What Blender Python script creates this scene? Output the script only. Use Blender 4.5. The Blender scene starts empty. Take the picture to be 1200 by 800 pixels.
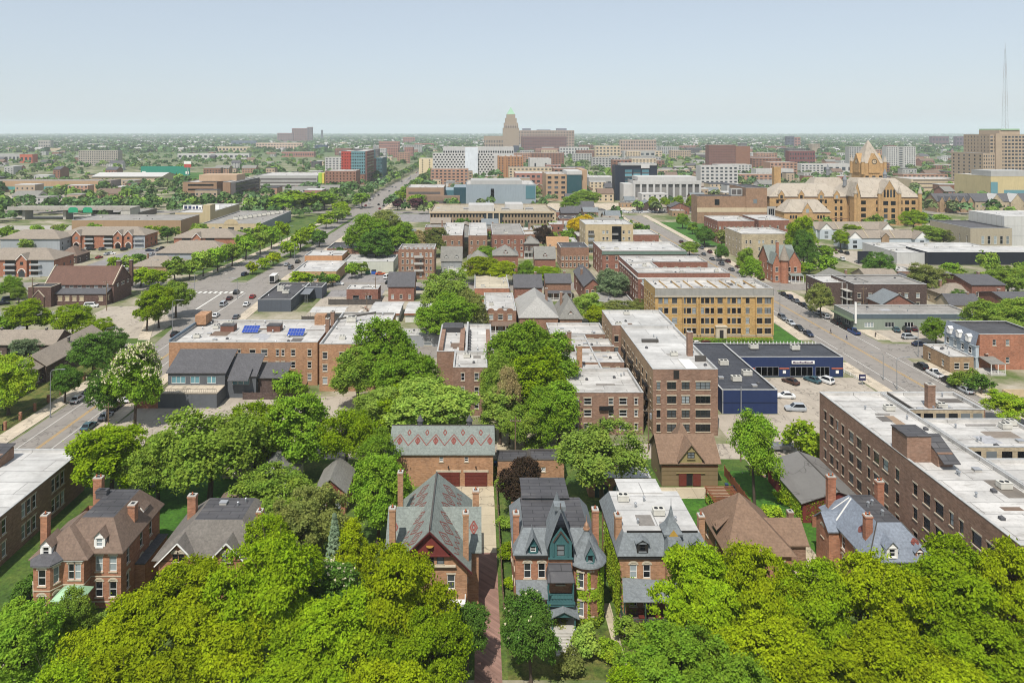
import bpy, math, random
import numpy as np
from mathutils import Vector, Matrix
random.seed(7)
SC = bpy.context.scene
COL = SC.collection
# camera: 65 m up, looking along +Y (the street direction); numbers below are photo pixels turned into metres
F, H, CX, HY = 850.0, 65.0, 560.0, 154.0
def YY(py, h=0.0): return F * (H - h) / (py - HY)
def XX(px, Y): return (px - CX) * Y / F
def ZZ(py, Y): return H - (py - HY) * Y / F
def G(px, py, h=0.0):
    Y = YY(py, h); return XX(px, Y), Y
def lin(hx):
    hx = hx.lstrip('#'); r = []
    for i in (0, 2, 4):
        c = int(hx[i:i+2], 16) / 255
        r.append(c / 12.92 if c <= .04045 else ((c + .055) / 1.055) ** 2.4)
    return (r[0], r[1], r[2], 1)

# ---------------------------------------------------------------- materials
MATS = {}
def new_mat(name):
    m = bpy.data.materials.new(name); m.use_nodes = True
    nt = m.node_tree; b = nt.nodes['Principled BSDF']
    b.inputs['Specular IOR Level'].default_value = .3
    return m, nt, b
def N(nt, t, **kw):
    n = nt.nodes.new(t)
    for k, v in kw.items():
        if k in n.inputs: n.inputs[k].default_value = v
        else: setattr(n, k, v)
    return n
def mixc(nt, fac, a, b, mode='MIX'):
    n = nt.nodes.new('ShaderNodeMix'); n.data_type = 'RGBA'; n.blend_type = mode
    for s, v in ((0, fac), (6, a), (7, b)):
        if hasattr(v, 'links') or hasattr(v, 'is_output'): nt.links.new(v, n.inputs[s])
        else: n.inputs[s].default_value = v
    return n.outputs[2]
def ramp(nt, src, p0, p1, c0=(0, 0, 0, 1), c1=(1, 1, 1, 1)):
    r = nt.nodes.new('ShaderNodeValToRGB'); e = r.color_ramp.elements
    e[0].position = p0; e[1].position = p1; e[0].color = c0; e[1].color = c1
    nt.links.new(src, r.inputs[0]); return r.outputs[0]
def coords(nt, sx=1., sy=1., sz=1., wall=False):
    g = N(nt, 'ShaderNodeNewGeometry'); src = g.outputs['Position']
    if wall:
        s = N(nt, 'ShaderNodeSeparateXYZ'); nt.links.new(src, s.inputs[0])
        a = N(nt, 'ShaderNodeMath', operation='ADD'); nt.links.new(s.outputs[0], a.inputs[0]); nt.links.new(s.outputs[1], a.inputs[1])
        c = N(nt, 'ShaderNodeCombineXYZ'); nt.links.new(a.outputs[0], c.inputs[0]); nt.links.new(s.outputs[2], c.inputs[1]); src = c.outputs[0]
    mp = N(nt, 'ShaderNodeMapping'); mp.inputs['Scale'].default_value = (sx, sy, sz); nt.links.new(src, mp.inputs[0])
    return mp.outputs[0]
def noise(nt, vec, scale, detail=3., rough=.6):
    n = N(nt, 'ShaderNodeTexNoise'); n.inputs['Scale'].default_value = scale; n.inputs['Detail'].default_value = detail
    n.inputs['Roughness'].default_value = rough; nt.links.new(vec, n.inputs['Vector']); return n.outputs['Fac']
def sc4(c, k): return (c[0]*k, c[1]*k, c[2]*k, 1)

def plain(name, hx, rough=.7, var=.12, scale=.8, metal=0., spec=.3):
    if name in MATS: return MATS[name]
    m, nt, b = new_mat(name); c = lin(hx)
    f = noise(nt, coords(nt), scale, 4)
    st = noise(nt, coords(nt, 1.1, .09, 1, wall=True), 1., 3, .65)
    nt.links.new(mixc(nt, ramp(nt, st, .5, .78, (0, 0, 0, 1), (.42,)*3 + (1,)), mixc(nt, f, sc4(c, 1 - 2*var), sc4(c, 1 + 2*var)), sc4(c, .6)), b.inputs['Base Color'])
    b.inputs['Roughness'].default_value = rough; b.inputs['Metallic'].default_value = metal; b.inputs['Specular IOR Level'].default_value = spec
    MATS[name] = m; return m
def brick(name, hx, mort='#a09488', near=True):
    "weathered brickwork: courses, single odd bricks, broad stains and rain streaks"
    if name in MATS: return MATS[name]
    m, nt, b = new_mat(name); c = lin(hx)
    v = coords(nt, wall=True)
    bt = N(nt, 'ShaderNodeTexBrick'); bt.offset = .5
    bt.inputs['Scale'].default_value = 1.; bt.inputs['Brick Width'].default_value = .46; bt.inputs['Row Height'].default_value = .155
    bt.inputs['Mortar Size'].default_value = .012; bt.inputs['Bias'].default_value = 0
    bt.inputs['Color1'].default_value = sc4(c, .55); bt.inputs['Color2'].default_value = sc4(c, 1.5); bt.inputs['Mortar'].default_value = mixl(c, lin(mort), .5)
    nt.links.new(v, bt.inputs['Vector'])
    f1 = noise(nt, coords(nt, 1, 1, 1), .35, 5, .65)
    f2 = noise(nt, coords(nt, 1.4, .12, 1, wall=True), 1., 3, .6)
    f4 = noise(nt, coords(nt, 1.2, 2.6, 1, wall=True), 1., 3, .7)
    col = mixc(nt, .55, bt.outputs['Color'], ramp(nt, f1, .3, .72, sc4(c, .62), sc4(c, 1.3)))
    col = mixc(nt, ramp(nt, f2, .52, .75, (0, 0, 0, 1), (.45, .45, .45, 1)), col, sc4(c, .55))
    col = mixc(nt, ramp(nt, f4, .5, .7, (0, 0, 0, 1), (.5, .5, .5, 1)), col, mixl(sc4(c, 1.5), lin(mort), .35))
    nt.links.new(col, b.inputs['Base Color']); b.inputs['Roughness'].default_value = .9
    MATS[name] = m; return m
def mixl(a, b, t): return tuple(a[i]*(1-t) + b[i]*t for i in range(3)) + (1,)
def shingle(name, hx, row=.28, k=.24):
    if name in MATS: return MATS[name]
    m, nt, b = new_mat(name); c = lin(hx)
    bt = N(nt, 'ShaderNodeTexBrick'); bt.inputs['Scale'].default_value = 1.
    bt.inputs['Brick Width'].default_value = .5; bt.inputs['Row Height'].default_value = row; bt.inputs['Mortar Size'].default_value = .02
    bt.inputs['Color1'].default_value = sc4(c, 1-k); bt.inputs['Color2'].default_value = sc4(c, 1+k); bt.inputs['Mortar'].default_value = sc4(c, .6)
    nt.links.new(coords(nt, wall=True), bt.inputs['Vector'])
    f = noise(nt, coords(nt), .5, 5, .7); f3 = noise(nt, coords(nt), 3., 2, .7)
    col = mixc(nt, .6, bt.outputs['Color'], ramp(nt, f, .3, .7, sc4(c, .75), sc4(c, 1.25)))
    col = mixc(nt, .35, col, ramp(nt, f3, .35, .65, sc4(c, .6), sc4(c, 1.4)))
    nt.links.new(col, b.inputs['Base Color']); b.inputs['Roughness'].default_value = .88
    MATS[name] = m; return m
def membrane(name, hx, dirt='#6f6a64', amt=.6, seam=3.):
    "flat roof sheet: welded seams, ponding stains, patches"
    if name in MATS: return MATS[name]
    m, nt, b = new_mat(name); c = lin(hx); d = lin(dirt)
    f = noise(nt, coords(nt), .16, 7, .7); f2 = noise(nt, coords(nt, .3, 1., 1), .55, 5, .75); f3 = noise(nt, coords(nt), 1.3, 5, .75)
    col = mixc(nt, ramp(nt, f, .3, .7), sc4(c, .7), sc4(c, 1.16))
    col = mixc(nt, ramp(nt, f2, .52, .74, (0, 0, 0, 1), (amt*.95,)*3 + (1,)), col, d)
    col = mixc(nt, ramp(nt, f3, .56, .8, (0, 0, 0, 1), (amt*.7,)*3 + (1,)), col, sc4(d, .8))
    bt = N(nt, 'ShaderNodeTexBrick'); bt.inputs['Scale'].default_value = 1.; bt.inputs['Brick Width'].default_value = seam*3.1; bt.inputs['Row Height'].default_value = seam
    bt.inputs['Mortar Size'].default_value = .07; bt.inputs['Color1'].default_value = (.88,)*3 + (1,); bt.inputs['Color2'].default_value = (1.06,)*3 + (1,); bt.inputs['Mortar'].default_value = (.5,)*3 + (1,)
    nt.links.new(coords(nt), bt.inputs['Vector'])
    nt.links.new(mixc(nt, 1., col, bt.outputs['Color'], 'MULTIPLY'), b.inputs['Base Color'])
    b.inputs['Roughness'].default_value = .75; MATS[name] = m; return m
def pavement(name, hx, stain='#3a3836', amt=.5, slab=0., scale=.25):
    if name in MATS: return MATS[name]
    m, nt, b = new_mat(name); c = lin(hx)
    f = noise(nt, coords(nt), scale, 6, .65); f2 = noise(nt, coords(nt, 1, .12, 1), .5, 4, .7); f3 = noise(nt, coords(nt), 2.5, 3, .7)
    col = mixc(nt, f, sc4(c, .75), sc4(c, 1.2))
    col = mixc(nt, ramp(nt, f2, .5, .8, (0, 0, 0, 1), (amt,)*3 + (1,)), col, lin(stain))
    col = mixc(nt, ramp(nt, f3, .45, .75, (0, 0, 0, 1), (.3,)*3 + (1,)), col, sc4(c, .6))
    vo = N(nt, 'ShaderNodeTexVoronoi', feature='DISTANCE_TO_EDGE'); vo.inputs['Scale'].default_value = .11; wv = N(nt, 'ShaderNodeVectorMath', operation='ADD'); nz = N(nt, 'ShaderNodeTexNoise'); nz.inputs['Scale'].default_value = .3; sm = N(nt, 'ShaderNodeVectorMath', operation='SCALE'); sm.inputs[3].default_value = 9.
    cv = coords(nt); nt.links.new(cv, nz.inputs['Vector']); nt.links.new(nz.outputs['Color'], sm.inputs[0]); nt.links.new(cv, wv.inputs[0]); nt.links.new(sm.outputs[0], wv.inputs[1]); nt.links.new(wv.outputs[0], vo.inputs['Vector'])
    col = mixc(nt, ramp(nt, vo.outputs['Distance'], .006, .018, (.6, .6, .6, 1), (0, 0, 0, 1)), col, sc4(lin(stain), .55))
    if slab:
        bt = N(nt, 'ShaderNodeTexBrick'); bt.offset = 0; bt.inputs['Scale'].default_value = 1.; bt.inputs['Brick Width'].default_value = slab; bt.inputs['Row Height'].default_value = slab
        bt.inputs['Mortar Size'].default_value = .04; bt.inputs['Color1'].default_value = (.9,)*3 + (1,); bt.inputs['Color2'].default_value = (1.08,)*3 + (1,); bt.inputs['Mortar'].default_value = (.6,)*3 + (1,)
        nt.links.new(coords(nt), bt.inputs['Vector']); col = mixc(nt, 1., col, bt.outputs['Color'], 'MULTIPLY')
    nt.links.new(col, b.inputs['Base Color']); b.inputs['Roughness'].default_value = .9; MATS[name] = m; return m
def patchy(name, cols, scale=.1, detail=6):
    if name in MATS: return MATS[name]
    m, nt, b = new_mat(name)
    f = noise(nt, coords(nt), scale, detail, .65)
    r = nt.nodes.new('ShaderNodeValToRGB'); nt.links.new(f, r.inputs[0]); e = r.color_ramp.elements
    n = len(cols)
    for i, hx in enumerate(cols):
        p = .3 + .4*i/(n-1)
        if i == 0: el = e[0]; el.position = p
        elif i == n-1: el = e[-1]; el.position = p
        else: el = e.new(p)
        el.color = lin(hx)
    f2 = noise(nt, coords(nt), 1.8, 4, .75)
    nt.links.new(mixc(nt, ramp(nt, f2, .3, .75, (.25,)*3 + (1,), (1,)*3 + (1,)), (.012, .016, .006, 1), r.outputs[0]), b.inputs['Base Color'])
    b.inputs['Roughness'].default_value = .95; MATS[name] = m; return m
def glass_mat(name, dark='#14181c', pale='#8e9698', thr=.72, tint=None):
    "window pane: dark room behind, now and then a drawn blind"
    if name in MATS: return MATS[name]
    m, nt, b = new_mat(name)
    oi = N(nt, 'ShaderNodeObjectInfo'); g = N(nt, 'ShaderNodeNewGeometry')
    a = N(nt, 'ShaderNodeMath', operation='ADD'); nt.links.new(oi.outputs['Random'], a.inputs[0]); nt.links.new(g.outputs['Random Per Island'], a.inputs[1])
    fr = N(nt, 'ShaderNodeMath', operation='FRACT'); nt.links.new(a.outputs[0], fr.inputs[0])
    r = nt.nodes.new('ShaderNodeValToRGB'); r.color_ramp.interpolation = 'CONSTANT'; nt.links.new(fr.outputs[0], r.inputs[0]); e = r.color_ramp.elements; e[0].position = 0; e[0].color = lin(dark); e[1].position = thr*.62; e[1].color = mixl(lin(dark), lin(pale), .18)
    for p, t in ((thr*.85, .05), (thr, .55), (thr+(1-thr)*.5, 1.)): q = e.new(p); q.color = mixl(lin(dark), lin(pale), t)
    nt.links.new(r.outputs[0], b.inputs['Base Color'])
    b.inputs['Roughness'].default_value = .12; b.inputs['Specular IOR Level'].default_value = .5
    MATS[name] = m; return m
def leaf(name, hx, hue=.03, trans=.4, dk=.68):
    if name in MATS: return MATS[name]
    m = bpy.data.materials.new(name); m.use_nodes = True; nt = m.node_tree; nt.nodes.clear()
    out = N(nt, 'ShaderNodeOutputMaterial'); c = lin(hx)
    g = N(nt, 'ShaderNodeNewGeometry'); oi = N(nt, 'ShaderNodeObjectInfo')
    h = N(nt, 'ShaderNodeHueSaturation'); h.inputs['Color'].default_value = c
    mr = N(nt, 'ShaderNodeMapRange'); nt.links.new(g.outputs['Random Per Island'], mr.inputs[0]); mr.inputs[3].default_value = dk; mr.inputs[4].default_value = 1.35
    tn = noise(nt, coords(nt), .45, 3, .6)
    mr3 = N(nt, 'ShaderNodeMapRange'); nt.links.new(tn, mr3.inputs[0]); mr3.inputs[1].default_value = .3; mr3.inputs[2].default_value = .7; mr3.inputs[3].default_value = .5 - hue; mr3.inputs[4].default_value = .5 + hue*.5
    mr2 = N(nt, 'ShaderNodeMapRange'); nt.links.new(oi.outputs['Random'], mr2.inputs[0]); mr2.inputs[3].default_value = .82; mr2.inputs[4].default_value = 1.18
    mu = N(nt, 'ShaderNodeMath', operation='MULTIPLY'); nt.links.new(mr.outputs[0], mu.inputs[0]); nt.links.new(mr2.outputs[0], mu.inputs[1])
    nt.links.new(mu.outputs[0], h.inputs['Value']); nt.links.new(mr3.outputs[0], h.inputs['Hue'])
    d = N(nt, 'ShaderNodeBsdfDiffuse'); t = N(nt, 'ShaderNodeBsdfTranslucent'); mx = N(nt, 'ShaderNodeMixShader'); mx.inputs[0].default_value = trans
    nt.links.new(h.outputs[0], d.inputs[0]); nt.links.new(h.outputs[0], t.inputs[0])
    nt.links.new(d.outputs[0], mx.inputs[1]); nt.links.new(t.outputs[0], mx.inputs[2]); nt.links.new(mx.outputs[0], out.inputs[0])
    MATS[name] = m; return m

# ---------------------------------------------------------------- mesh builder
class MB:
    def __init__(s, M=None): s.v = []; s.f = []; s.m = []; s.M = M
    def face(s, pts, m=0):
        n = len(s.v)
        for p in pts: s.v.append(tuple(s.M @ Vector(p)) if s.M else tuple(p))
        s.f.append(tuple(range(n, n+len(pts)))); s.m.append(m)
    def grid(s, pts, faces, m=0):
        n = len(s.v)
        for p in pts: s.v.append(tuple(s.M @ Vector(p)) if s.M else tuple(p))
        for f in faces: s.f.append(tuple(i+n for i in f)); s.m.append(m)
    def box(s, x0, x1, y0, y1, z0, z1, m=0):
        s.grid([(x0,y0,z0),(x1,y0,z0),(x1,y1,z0),(x0,y1,z0),(x0,y0,z1),(x1,y0,z1),(x1,y1,z1),(x0,y1,z1)],
               [(0,3,2,1),(4,5,6,7),(0,1,5,4),(1,2,6,5),(2,3,7,6),(3,0,4,7)], m)
    def prism(s, poly, z0, z1, m=0, top=None):
        n = len(poly); P = [(x,y,z0) for x,y in poly] + [(x,y,z1) for x,y in poly]
        s.grid(P, [(i,(i+1)%n,n+(i+1)%n,n+i) for i in range(n)] + [tuple(reversed(range(n)))], m)
        s.face(P[n:], m if top is None else top)
    def cyl(s, x, y, z0, z1, r0, r1=None, n=8, m=0, sx=1., sy=1.):
        r1 = r0 if r1 is None else r1
        P = []
        for z, r in ((z0, r0), (z1, r1)):
            for i in range(n):
                a = 2*math.pi*i/n; P.append((x+r*sx*math.cos(a), y+r*sy*math.sin(a), z))
        s.grid(P, [(i,(i+1)%n,n+(i+1)%n,n+i) for i in range(n)] + [tuple(range(n, 2*n))], m)
    def cone(s, x, y, z0, z1, r, n=10, m=0, a0=0., fr=1., prof=None):
        prof = prof or [(0, 1), (1, 0)]
        P = []; k = len(prof)
        for t, q in prof:
            for i in range(n):
                a = a0 + 2*math.pi*i/n; P.append((x+max(q, .01)*r*math.cos(a), y+max(q, .01)*r*math.sin(a), z0+(z1-z0)*t))
        s.grid(P, [(j*n+i, j*n+(i+1)%n, (j+1)*n+(i+1)%n, (j+1)*n+i) for j in range(k-1) for i in range(n)], m)
    def bar(s, a, b, r0, r1=None, n=5, m=0):
        r1 = r0 if r1 is None else r1; a = Vector(a); b = Vector(b); d = (b-a).normalized()
        u = d.orthogonal().normalized(); w = d.cross(u); P = []
        for c, r in ((a, r0), (b, r1)):
            for i in range(n):
                t = 2*math.pi*i/n; P.append(tuple(c + u*r*math.cos(t) + w*r*math.sin(t)))
        s.grid(P, [(i,(i+1)%n,n+(i+1)%n,n+i) for i in range(n)] + [tuple(reversed(range(n))), tuple(range(n, 2*n))], m)
    # roofs -------------------------------------------------------
    def gable(s, x0, x1, y0, y1, z, rise, axis='x', ov=.4, m=0, mw=1, wall=True, th=.18):
        "two slopes with eaves; ridge along axis; triangular gable walls"
        k = rise / ((y1-y0)/2 if axis == 'x' else (x1-x0)/2)
        def P(u, v, zz): return (u, v, zz) if axis == 'x' else (v, u, zz)
        a0, a1, b0, b1 = (x0, x1, y0, y1) if axis == 'x' else (y0, y1, x0, x1)
        bm = (b0+b1)/2
        for sg, b in ((-1, b0), (1, b1)):
            be = b + sg*ov; ze = z - ov*k
            q = [P(a0-ov, be, ze), P(a1+ov, be, ze), P(a1+ov, bm, z+rise), P(a0-ov, bm, z+rise)]
            s.slab(q, th, m)
        if wall:
            for a in (a0, a1): s.face([P(a, b0, z), P(a, b1, z), P(a, bm, z+rise)], mw)
    def slab(s, q, th, m=0):
        "a thick sheet whose underside is the polygon q"
        n = len(q); up = [(p[0], p[1], p[2]+th) for p in q]
        s.grid(list(q)+up, [tuple(range(n)), tuple(range(n, 2*n))] + [(i,(i+1)%n,n+(i+1)%n,n+i) for i in range(n)], m)
    def hip(s, x0, x1, y0, y1, z, rise, ov=.4, inset=None, deck=None, m=0, md=None, th=.12):
        "hipped roof; deck=(dx,dy) leaves a flat top; otherwise a ridge along the longer side"
        X0, X1, Y0, Y1 = x0-ov, x1+ov, y0-ov, y1+ov
        if deck: i, j = deck
        else:
            q = min(X1-X0, Y1-Y0)/2 - .02; i, j = (inset if inset else q), q
            if Y1-Y0 > X1-X0: i, j = q, (inset if inset else q)
        A = [(X0,Y0,z),(X1,Y0,z),(X1,Y1,z),(X0,Y1,z)]; B = [(X0+i,Y0+j,z+rise),(X1-i,Y0+j,z+rise),(X1-i,Y1-j,z+rise),(X0+i,Y1-j,z+rise)]
        Lo = [(p[0],p[1],p[2]-th) for p in A]
        s.grid(Lo+A+B, [(k,(k+1)%4,4+(k+1)%4,4+k) for k in range(4)] + [(4+k,4+(k+1)%4,8+(k+1)%4,8+k) for k in range(4)] + [(3,2,1,0)], m)
        s.face(B, m if md is None else md)
    def strip(s, o, u, v, pts, w, m=0, lift=.02):
        "flat inlay line through pts (a,b) on the plane o + a*u + b*v"
        o, u, v = Vector(o), Vector(u), Vector(v); n = u.cross(v).normalized()
        if n.z < 0: n = -n
        for (a, b), (c, d) in zip(pts, pts[1:]):
            L = math.hypot(c-a, d-b); ex, ey = -(d-b)/L*w/2, (c-a)/L*w/2
            s.face([tuple(o+u*p+v*q+n*lift) for p, q in ((a-ex,b-ey),(c-ex,d-ey),(c+ex,d+ey),(a+ex,b+ey))], m)
    def build(s, name, mats, par=None, org=None, smooth=False):
        me = bpy.data.meshes.new(name)
        o = Vector(org) if org is not None else (BASE.get(par.name, Vector((0,0,0))) if par else Vector((0,0,0)))
        me.from_pydata([(x-o.x, y-o.y, z-o.z) for x, y, z in s.v], [], s.f)
        for mt in (mats if isinstance(mats, (list, tuple)) else [mats]): me.materials.append(mt)
        if len(me.materials) > 1: me.polygons.foreach_set('material_index', s.m)
        if smooth: me.polygons.foreach_set('use_smooth', [True]*len(s.f))
        me.update()
        ob = bpy.data.objects.new(name, me); COL.objects.link(ob)
        if par: ob.parent = par; BASE[ob.name] = o
        else: ob.location = o
        return ob
BASE = {}   # world origin of every thing, for placing its parts
def root(name, label, cat, loc=(0,0,0), group=None, rz=0.):
    o = bpy.data.objects.new(name, None); o.empty_display_size = .5; COL.objects.link(o)
    o.location = loc; o.rotation_euler = (0, 0, rz); o['label'] = label; o['category'] = cat
    if group: o['group'] = group
    BASE[o.name] = Vector(loc); return o
def tag(o, label, cat, group=None, kind=None):
    o['label'] = label; o['category'] = cat
    if group: o['group'] = group
    if kind: o['kind'] = kind
    return o
def put(name, me, par, loc, rz=0., sc=None, mats=None):
    "a part from shared mesh data at a world position"
    o = bpy.data.objects.new(name, me); COL.objects.link(o)
    if par:
        o.parent = par; b = BASE[par.name]; o.location = (loc[0]-b.x, loc[1]-b.y, loc[2]-b.z); BASE[o.name] = Vector(loc)
    else: o.location = loc
    o.rotation_euler = (0, 0, rz)
    if sc: o.scale = sc
    for i, mt in enumerate(mats or []):
        o.material_slots[i].link = 'OBJECT'; o.material_slots[i].material = mt
    return o
def shared(mb, name, mats):
    me = bpy.data.meshes.new(name); me.from_pydata(mb.v, [], mb.f)
    for mt in mats: me.materials.append(mt)
    me.polygons.foreach_set('material_index', mb.m); me.update(); return me
def flat(name, poly, z, mat, kind='structure', label=None, cat=None):
    b = MB(); b.face([(x, y, z) for x, y in poly]); o = b.build(name, mat); o['kind'] = kind
    if label: o['label'] = label; o['category'] = cat
    return o
def rect(x0, x1, y0, y1): return [(x0,y0),(x1,y0),(x1,y1),(x0,y1)]
# ---------------------------------------------------------------- windows, walls, flat-roofed bodies
GL = glass_mat('window_glass'); GLB = glass_mat('blue_glass', '#2c4750', '#5e8790', .4); GLD = glass_mat('dark_glass', '#0c0e10', '#30363a', .8)
WHITE = plain('white_paint', '#d8d6d0', .5, .05); DARKF = plain('dark_frame', '#2c2a28', .5); STONE = plain('limestone', '#b3a894', .85, .15, 2.)
CONC = plain('concrete_trim', '#a8a49c', .85, .15); BLACK = plain('black_metal', '#1a1a1c', .5); STEEL = plain('galvanised', '#9a9da0', .45, .12, 2., .6)
COPW = plain('white_coping', '#a3a3a1', .7, .2, 1.5); COPD = plain('dark_coping', '#4a4642', .6)
TERRA = plain('clay_pot', '#9c5a3c', .8)
WMESH = {}
def win_mesh(w, h, st='dh', fr=WHITE, tr=STONE, gl=GL):
    key = (round(w, 2), round(h, 2), st, fr.name, tr.name, gl.name)
    if key in WMESH: return WMESH[key]
    b = MB(); hw = w/2
    far = st == 'far'; yg = -.03 if far else .14; f = .07
    b.face([(-hw, yg, 0), (hw, yg, 0), (hw, yg, h), (-hw, yg, h)], 0)
    if not far:
        y0, y1 = yg-.07, yg-.005
        b.box(-hw, -hw+f, y0, y1, 0, h, 1); b.box(hw-f, hw, y0, y1, 0, h, 1); b.box(-hw+f, hw-f, y0, y1, 0, f, 1); b.box(-hw+f, hw-f, y0, y1, h-f, h, 1)
        if st in ('dh', 'arch', 'plain', 'wide', 'pair'): b.box(-hw+f, hw-f, y0+.01, y1, h*.5-.03, h*.5+.03, 1)
        nm = {'wide': 2, 'pair': 1, 'store': max(1, int(w/1.6)), 'band': max(1, int(w/1.5))}.get(st, 0)
        for i in range(nm):
            x = -hw + w*(i+1)/(nm+1); b.box(x-.05, x+.05, y0-.01, y1, f, h-f, 1)
        if st not in ('store', 'band'): b.box(-hw-.1, hw+.1, -.1, .06, -.16, -.003, 2)
        if st in ('dh', 'wide', 'pair'): b.box(-hw-.12, hw+.12, -.035, .05, h+.003, h+.24, 2)
        if st == 'arch':
            n = 7; A = [(-math.cos(math.pi*i/(n-1)), math.sin(math.pi*i/(n-1))) for i in range(n)]
            for (c0, s0), (c1, s1) in zip(A, A[1:]):
                q = [(c0*(hw+.02), h+s0*.3), (c1*(hw+.02), h+s1*.3), (c1*(hw+.22), h+.03+s1*.52), (c0*(hw+.22), h+.03+s0*.52)]
                b.grid([(x, -.07, z) for x, z in q] + [(x, .0, z) for x, z in q], [(0,1,2,3), (3,2,6,7), (0,4,5,1)], 2)
            b.face([(-A[0][0]*-hw, -.012, h)] + [(c*hw, -.012, h+s_*.28) for c, s_ in A], 2)
    WMESH[key] = shared(b, 'window', [gl, fr, tr]); return WMESH[key]
WINS = {}
def wall_open(mb, p, q, z0, z1, ops, m=0, rev=.16):
    "a wall from p to q (left to right seen from outside) with real openings and their reveals"
    L = math.hypot(q[0]-p[0], q[1]-p[1]); dx, dy = (q[0]-p[0])/L, (q[1]-p[1])/L; nx, ny = dy, -dx
    def P(u, v, d=0.): return (p[0]+dx*u-nx*d, p[1]+dy*u-ny*d, v)
    vs = sorted({z0, z1} | {o[2] for o in ops} | {o[3] for o in ops})
    for a, b in zip(vs, vs[1:]):
        if b - a < 1e-5: continue
        c = (a+b)/2; cut = sorted((o[0], o[1]) for o in ops if o[2] < c < o[3]); u = 0.
        for s, e in cut + [(L, L)]:
            if s - u > 1e-5: mb.face([P(u, a), P(s, a), P(s, b), P(u, b)], m)
            u = max(u, e)
    for u0, u1, v0, v1 in ops:
        mb.face([P(u0,v0), P(u0,v0,rev), P(u0,v1,rev), P(u0,v1)], m); mb.face([P(u1,v0,rev), P(u1,v0), P(u1,v1), P(u1,v1,rev)], m)
        mb.face([P(u0,v1), P(u0,v1,rev), P(u1,v1,rev), P(u1,v1)], m); mb.face([P(u0,v0,rev), P(u0,v0), P(u1,v0), P(u1,v0,rev)], m)
def cols_of(spec, L, w):
    if not spec: return []
    if isinstance(spec, int): return [((i+.5)*L/spec, w, None) for i in range(spec)]
    r = []
    for s in spec:
        s = s if isinstance(s, tuple) else (s,)
        u = s[0]*L if s[0] <= 1.0 else s[0]
        r.append((u, s[1] if len(s) > 1 else w, s[2] if len(s) > 2 else None))
    return r
def walls(rt, quad, z0, h, wm, specs, fh=3.1, z1=.9, ww=1., wh=1.6, st='dh', fr=WHITE, tr=STONE, gl=GL, nf=None, top=None, hole=True, name='wall', rows=None):
    "four (or more) wall faces of the footprint quad (counter-clockwise from the front left); specs = windows per side"
    mb = MB(); n = len(quad); multi = isinstance(wm, (list, tuple))
    if rows is None:
        nf = nf or max(1, int((h-z0-.4)/fh)); rows = [z0+z1+i*fh for i in range(nf)]
    for k in range(n if n > 2 else 1):
        p, q = quad[k], quad[(k+1) % n]; L = math.hypot(q[0]-p[0], q[1]-p[1]); dx, dy = (q[0]-p[0])/L, (q[1]-p[1])/L
        ops = []; sp = specs[k] if k < len(specs) else 0
        for u, w, s2 in cols_of(sp, L, ww):
            if u-w/2 < .1 or u+w/2 > L-.1: continue
            for z in rows:
                hh = min(wh, h-.35-z)
                if hh < .4: continue
                if hole: ops.append((u-w/2, u+w/2, z, z+hh))
                me = win_mesh(w, hh, s2 or (st if hole else 'far'), fr, tr, gl)
                X, Y = p[0]+dx*u, p[1]+dy*u
                WINS.setdefault(rt.name, []).append((Y - 40*(dy == 0 and dx > 0), me, (X, Y, z), math.atan2(dy, dx)))
        wall_open(mb, p, q, z0, h, ops, k if multi else 0)
    return mb.build(name, wm, rt)
def flat_roof(rt, x0, x1, y0, y1, h, rm, cop=COPW, par=.6, wm=None, t=.32):
    b = MB(); z = h-par; b.face([(x0+t,y0+t,z),(x1-t,y0+t,z),(x1-t,y1-t,z),(x0+t,y1-t,z)], 0); b.build('roof', rm, rt)
    c = MB()
    for q in ([(x0+t,y0+t),(x0+t,y1-t)], [(x0+t,y1-t),(x1-t,y1-t)], [(x1-t,y1-t),(x1-t,y0+t)], [(x1-t,y0+t),(x0+t,y0+t)]):
        (a, b_), (c_, d) = q; c.face([(a,b_,z-.05),(c_,d,z-.05),(c_,d,h),(a,b_,h)], 0)
    e = .05
    c.box(x0-e, x1+e, y0-e, y0+t, h+.002, h+.1, 1); c.box(x0-e, x1+e, y1-t, y1+e, h+.002, h+.1, 1)
    c.box(x0-e, x0+t, y0+t, y1-t, h+.002, h+.1, 1); c.box(x1-t, x1+e, y0+t, y1-t, h+.002, h+.1, 1)
    c.build('parapet', [rm, cop], rt)
def body(rt, x0, x1, y0, y1, h, wm, rm, front=0, right=0, back=0, left=0, z0=0., cop=COPW, par=.6, clutter=0, **kw):
    w = walls(rt, [(x0,y0),(x1,y0),(x1,y1),(x0,y1)], z0, h, wm, [front, right, back, left], **kw)
    if rm: flat_roof(rt, x0, x1, y0, y1, h, rm, cop, par, wm)
    if clutter: roof_clutter(rt, x0+1, x1-1, y0+1, y1-1, h-par, clutter)
    return w
def bldg(name, label, cat, x0, x1, y0, y1, h, wm, rm, group=None, **kw):
    rt = root(name, label, cat, ((x0+x1)/2, (y0+y1)/2, 0), group); body(rt, x0, x1, y0, y1, h, wm, rm, **kw); return rt
def bpx(px0, px1, pyf, pyb, h):
    "footprint of a flat roof of height h from its photo edges: front corners, front edge, back edge"
    y0 = YY(pyf, h); y1 = YY(pyb, h); return XX(px0, y0), XX(px1, y0), y0, y1
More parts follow.
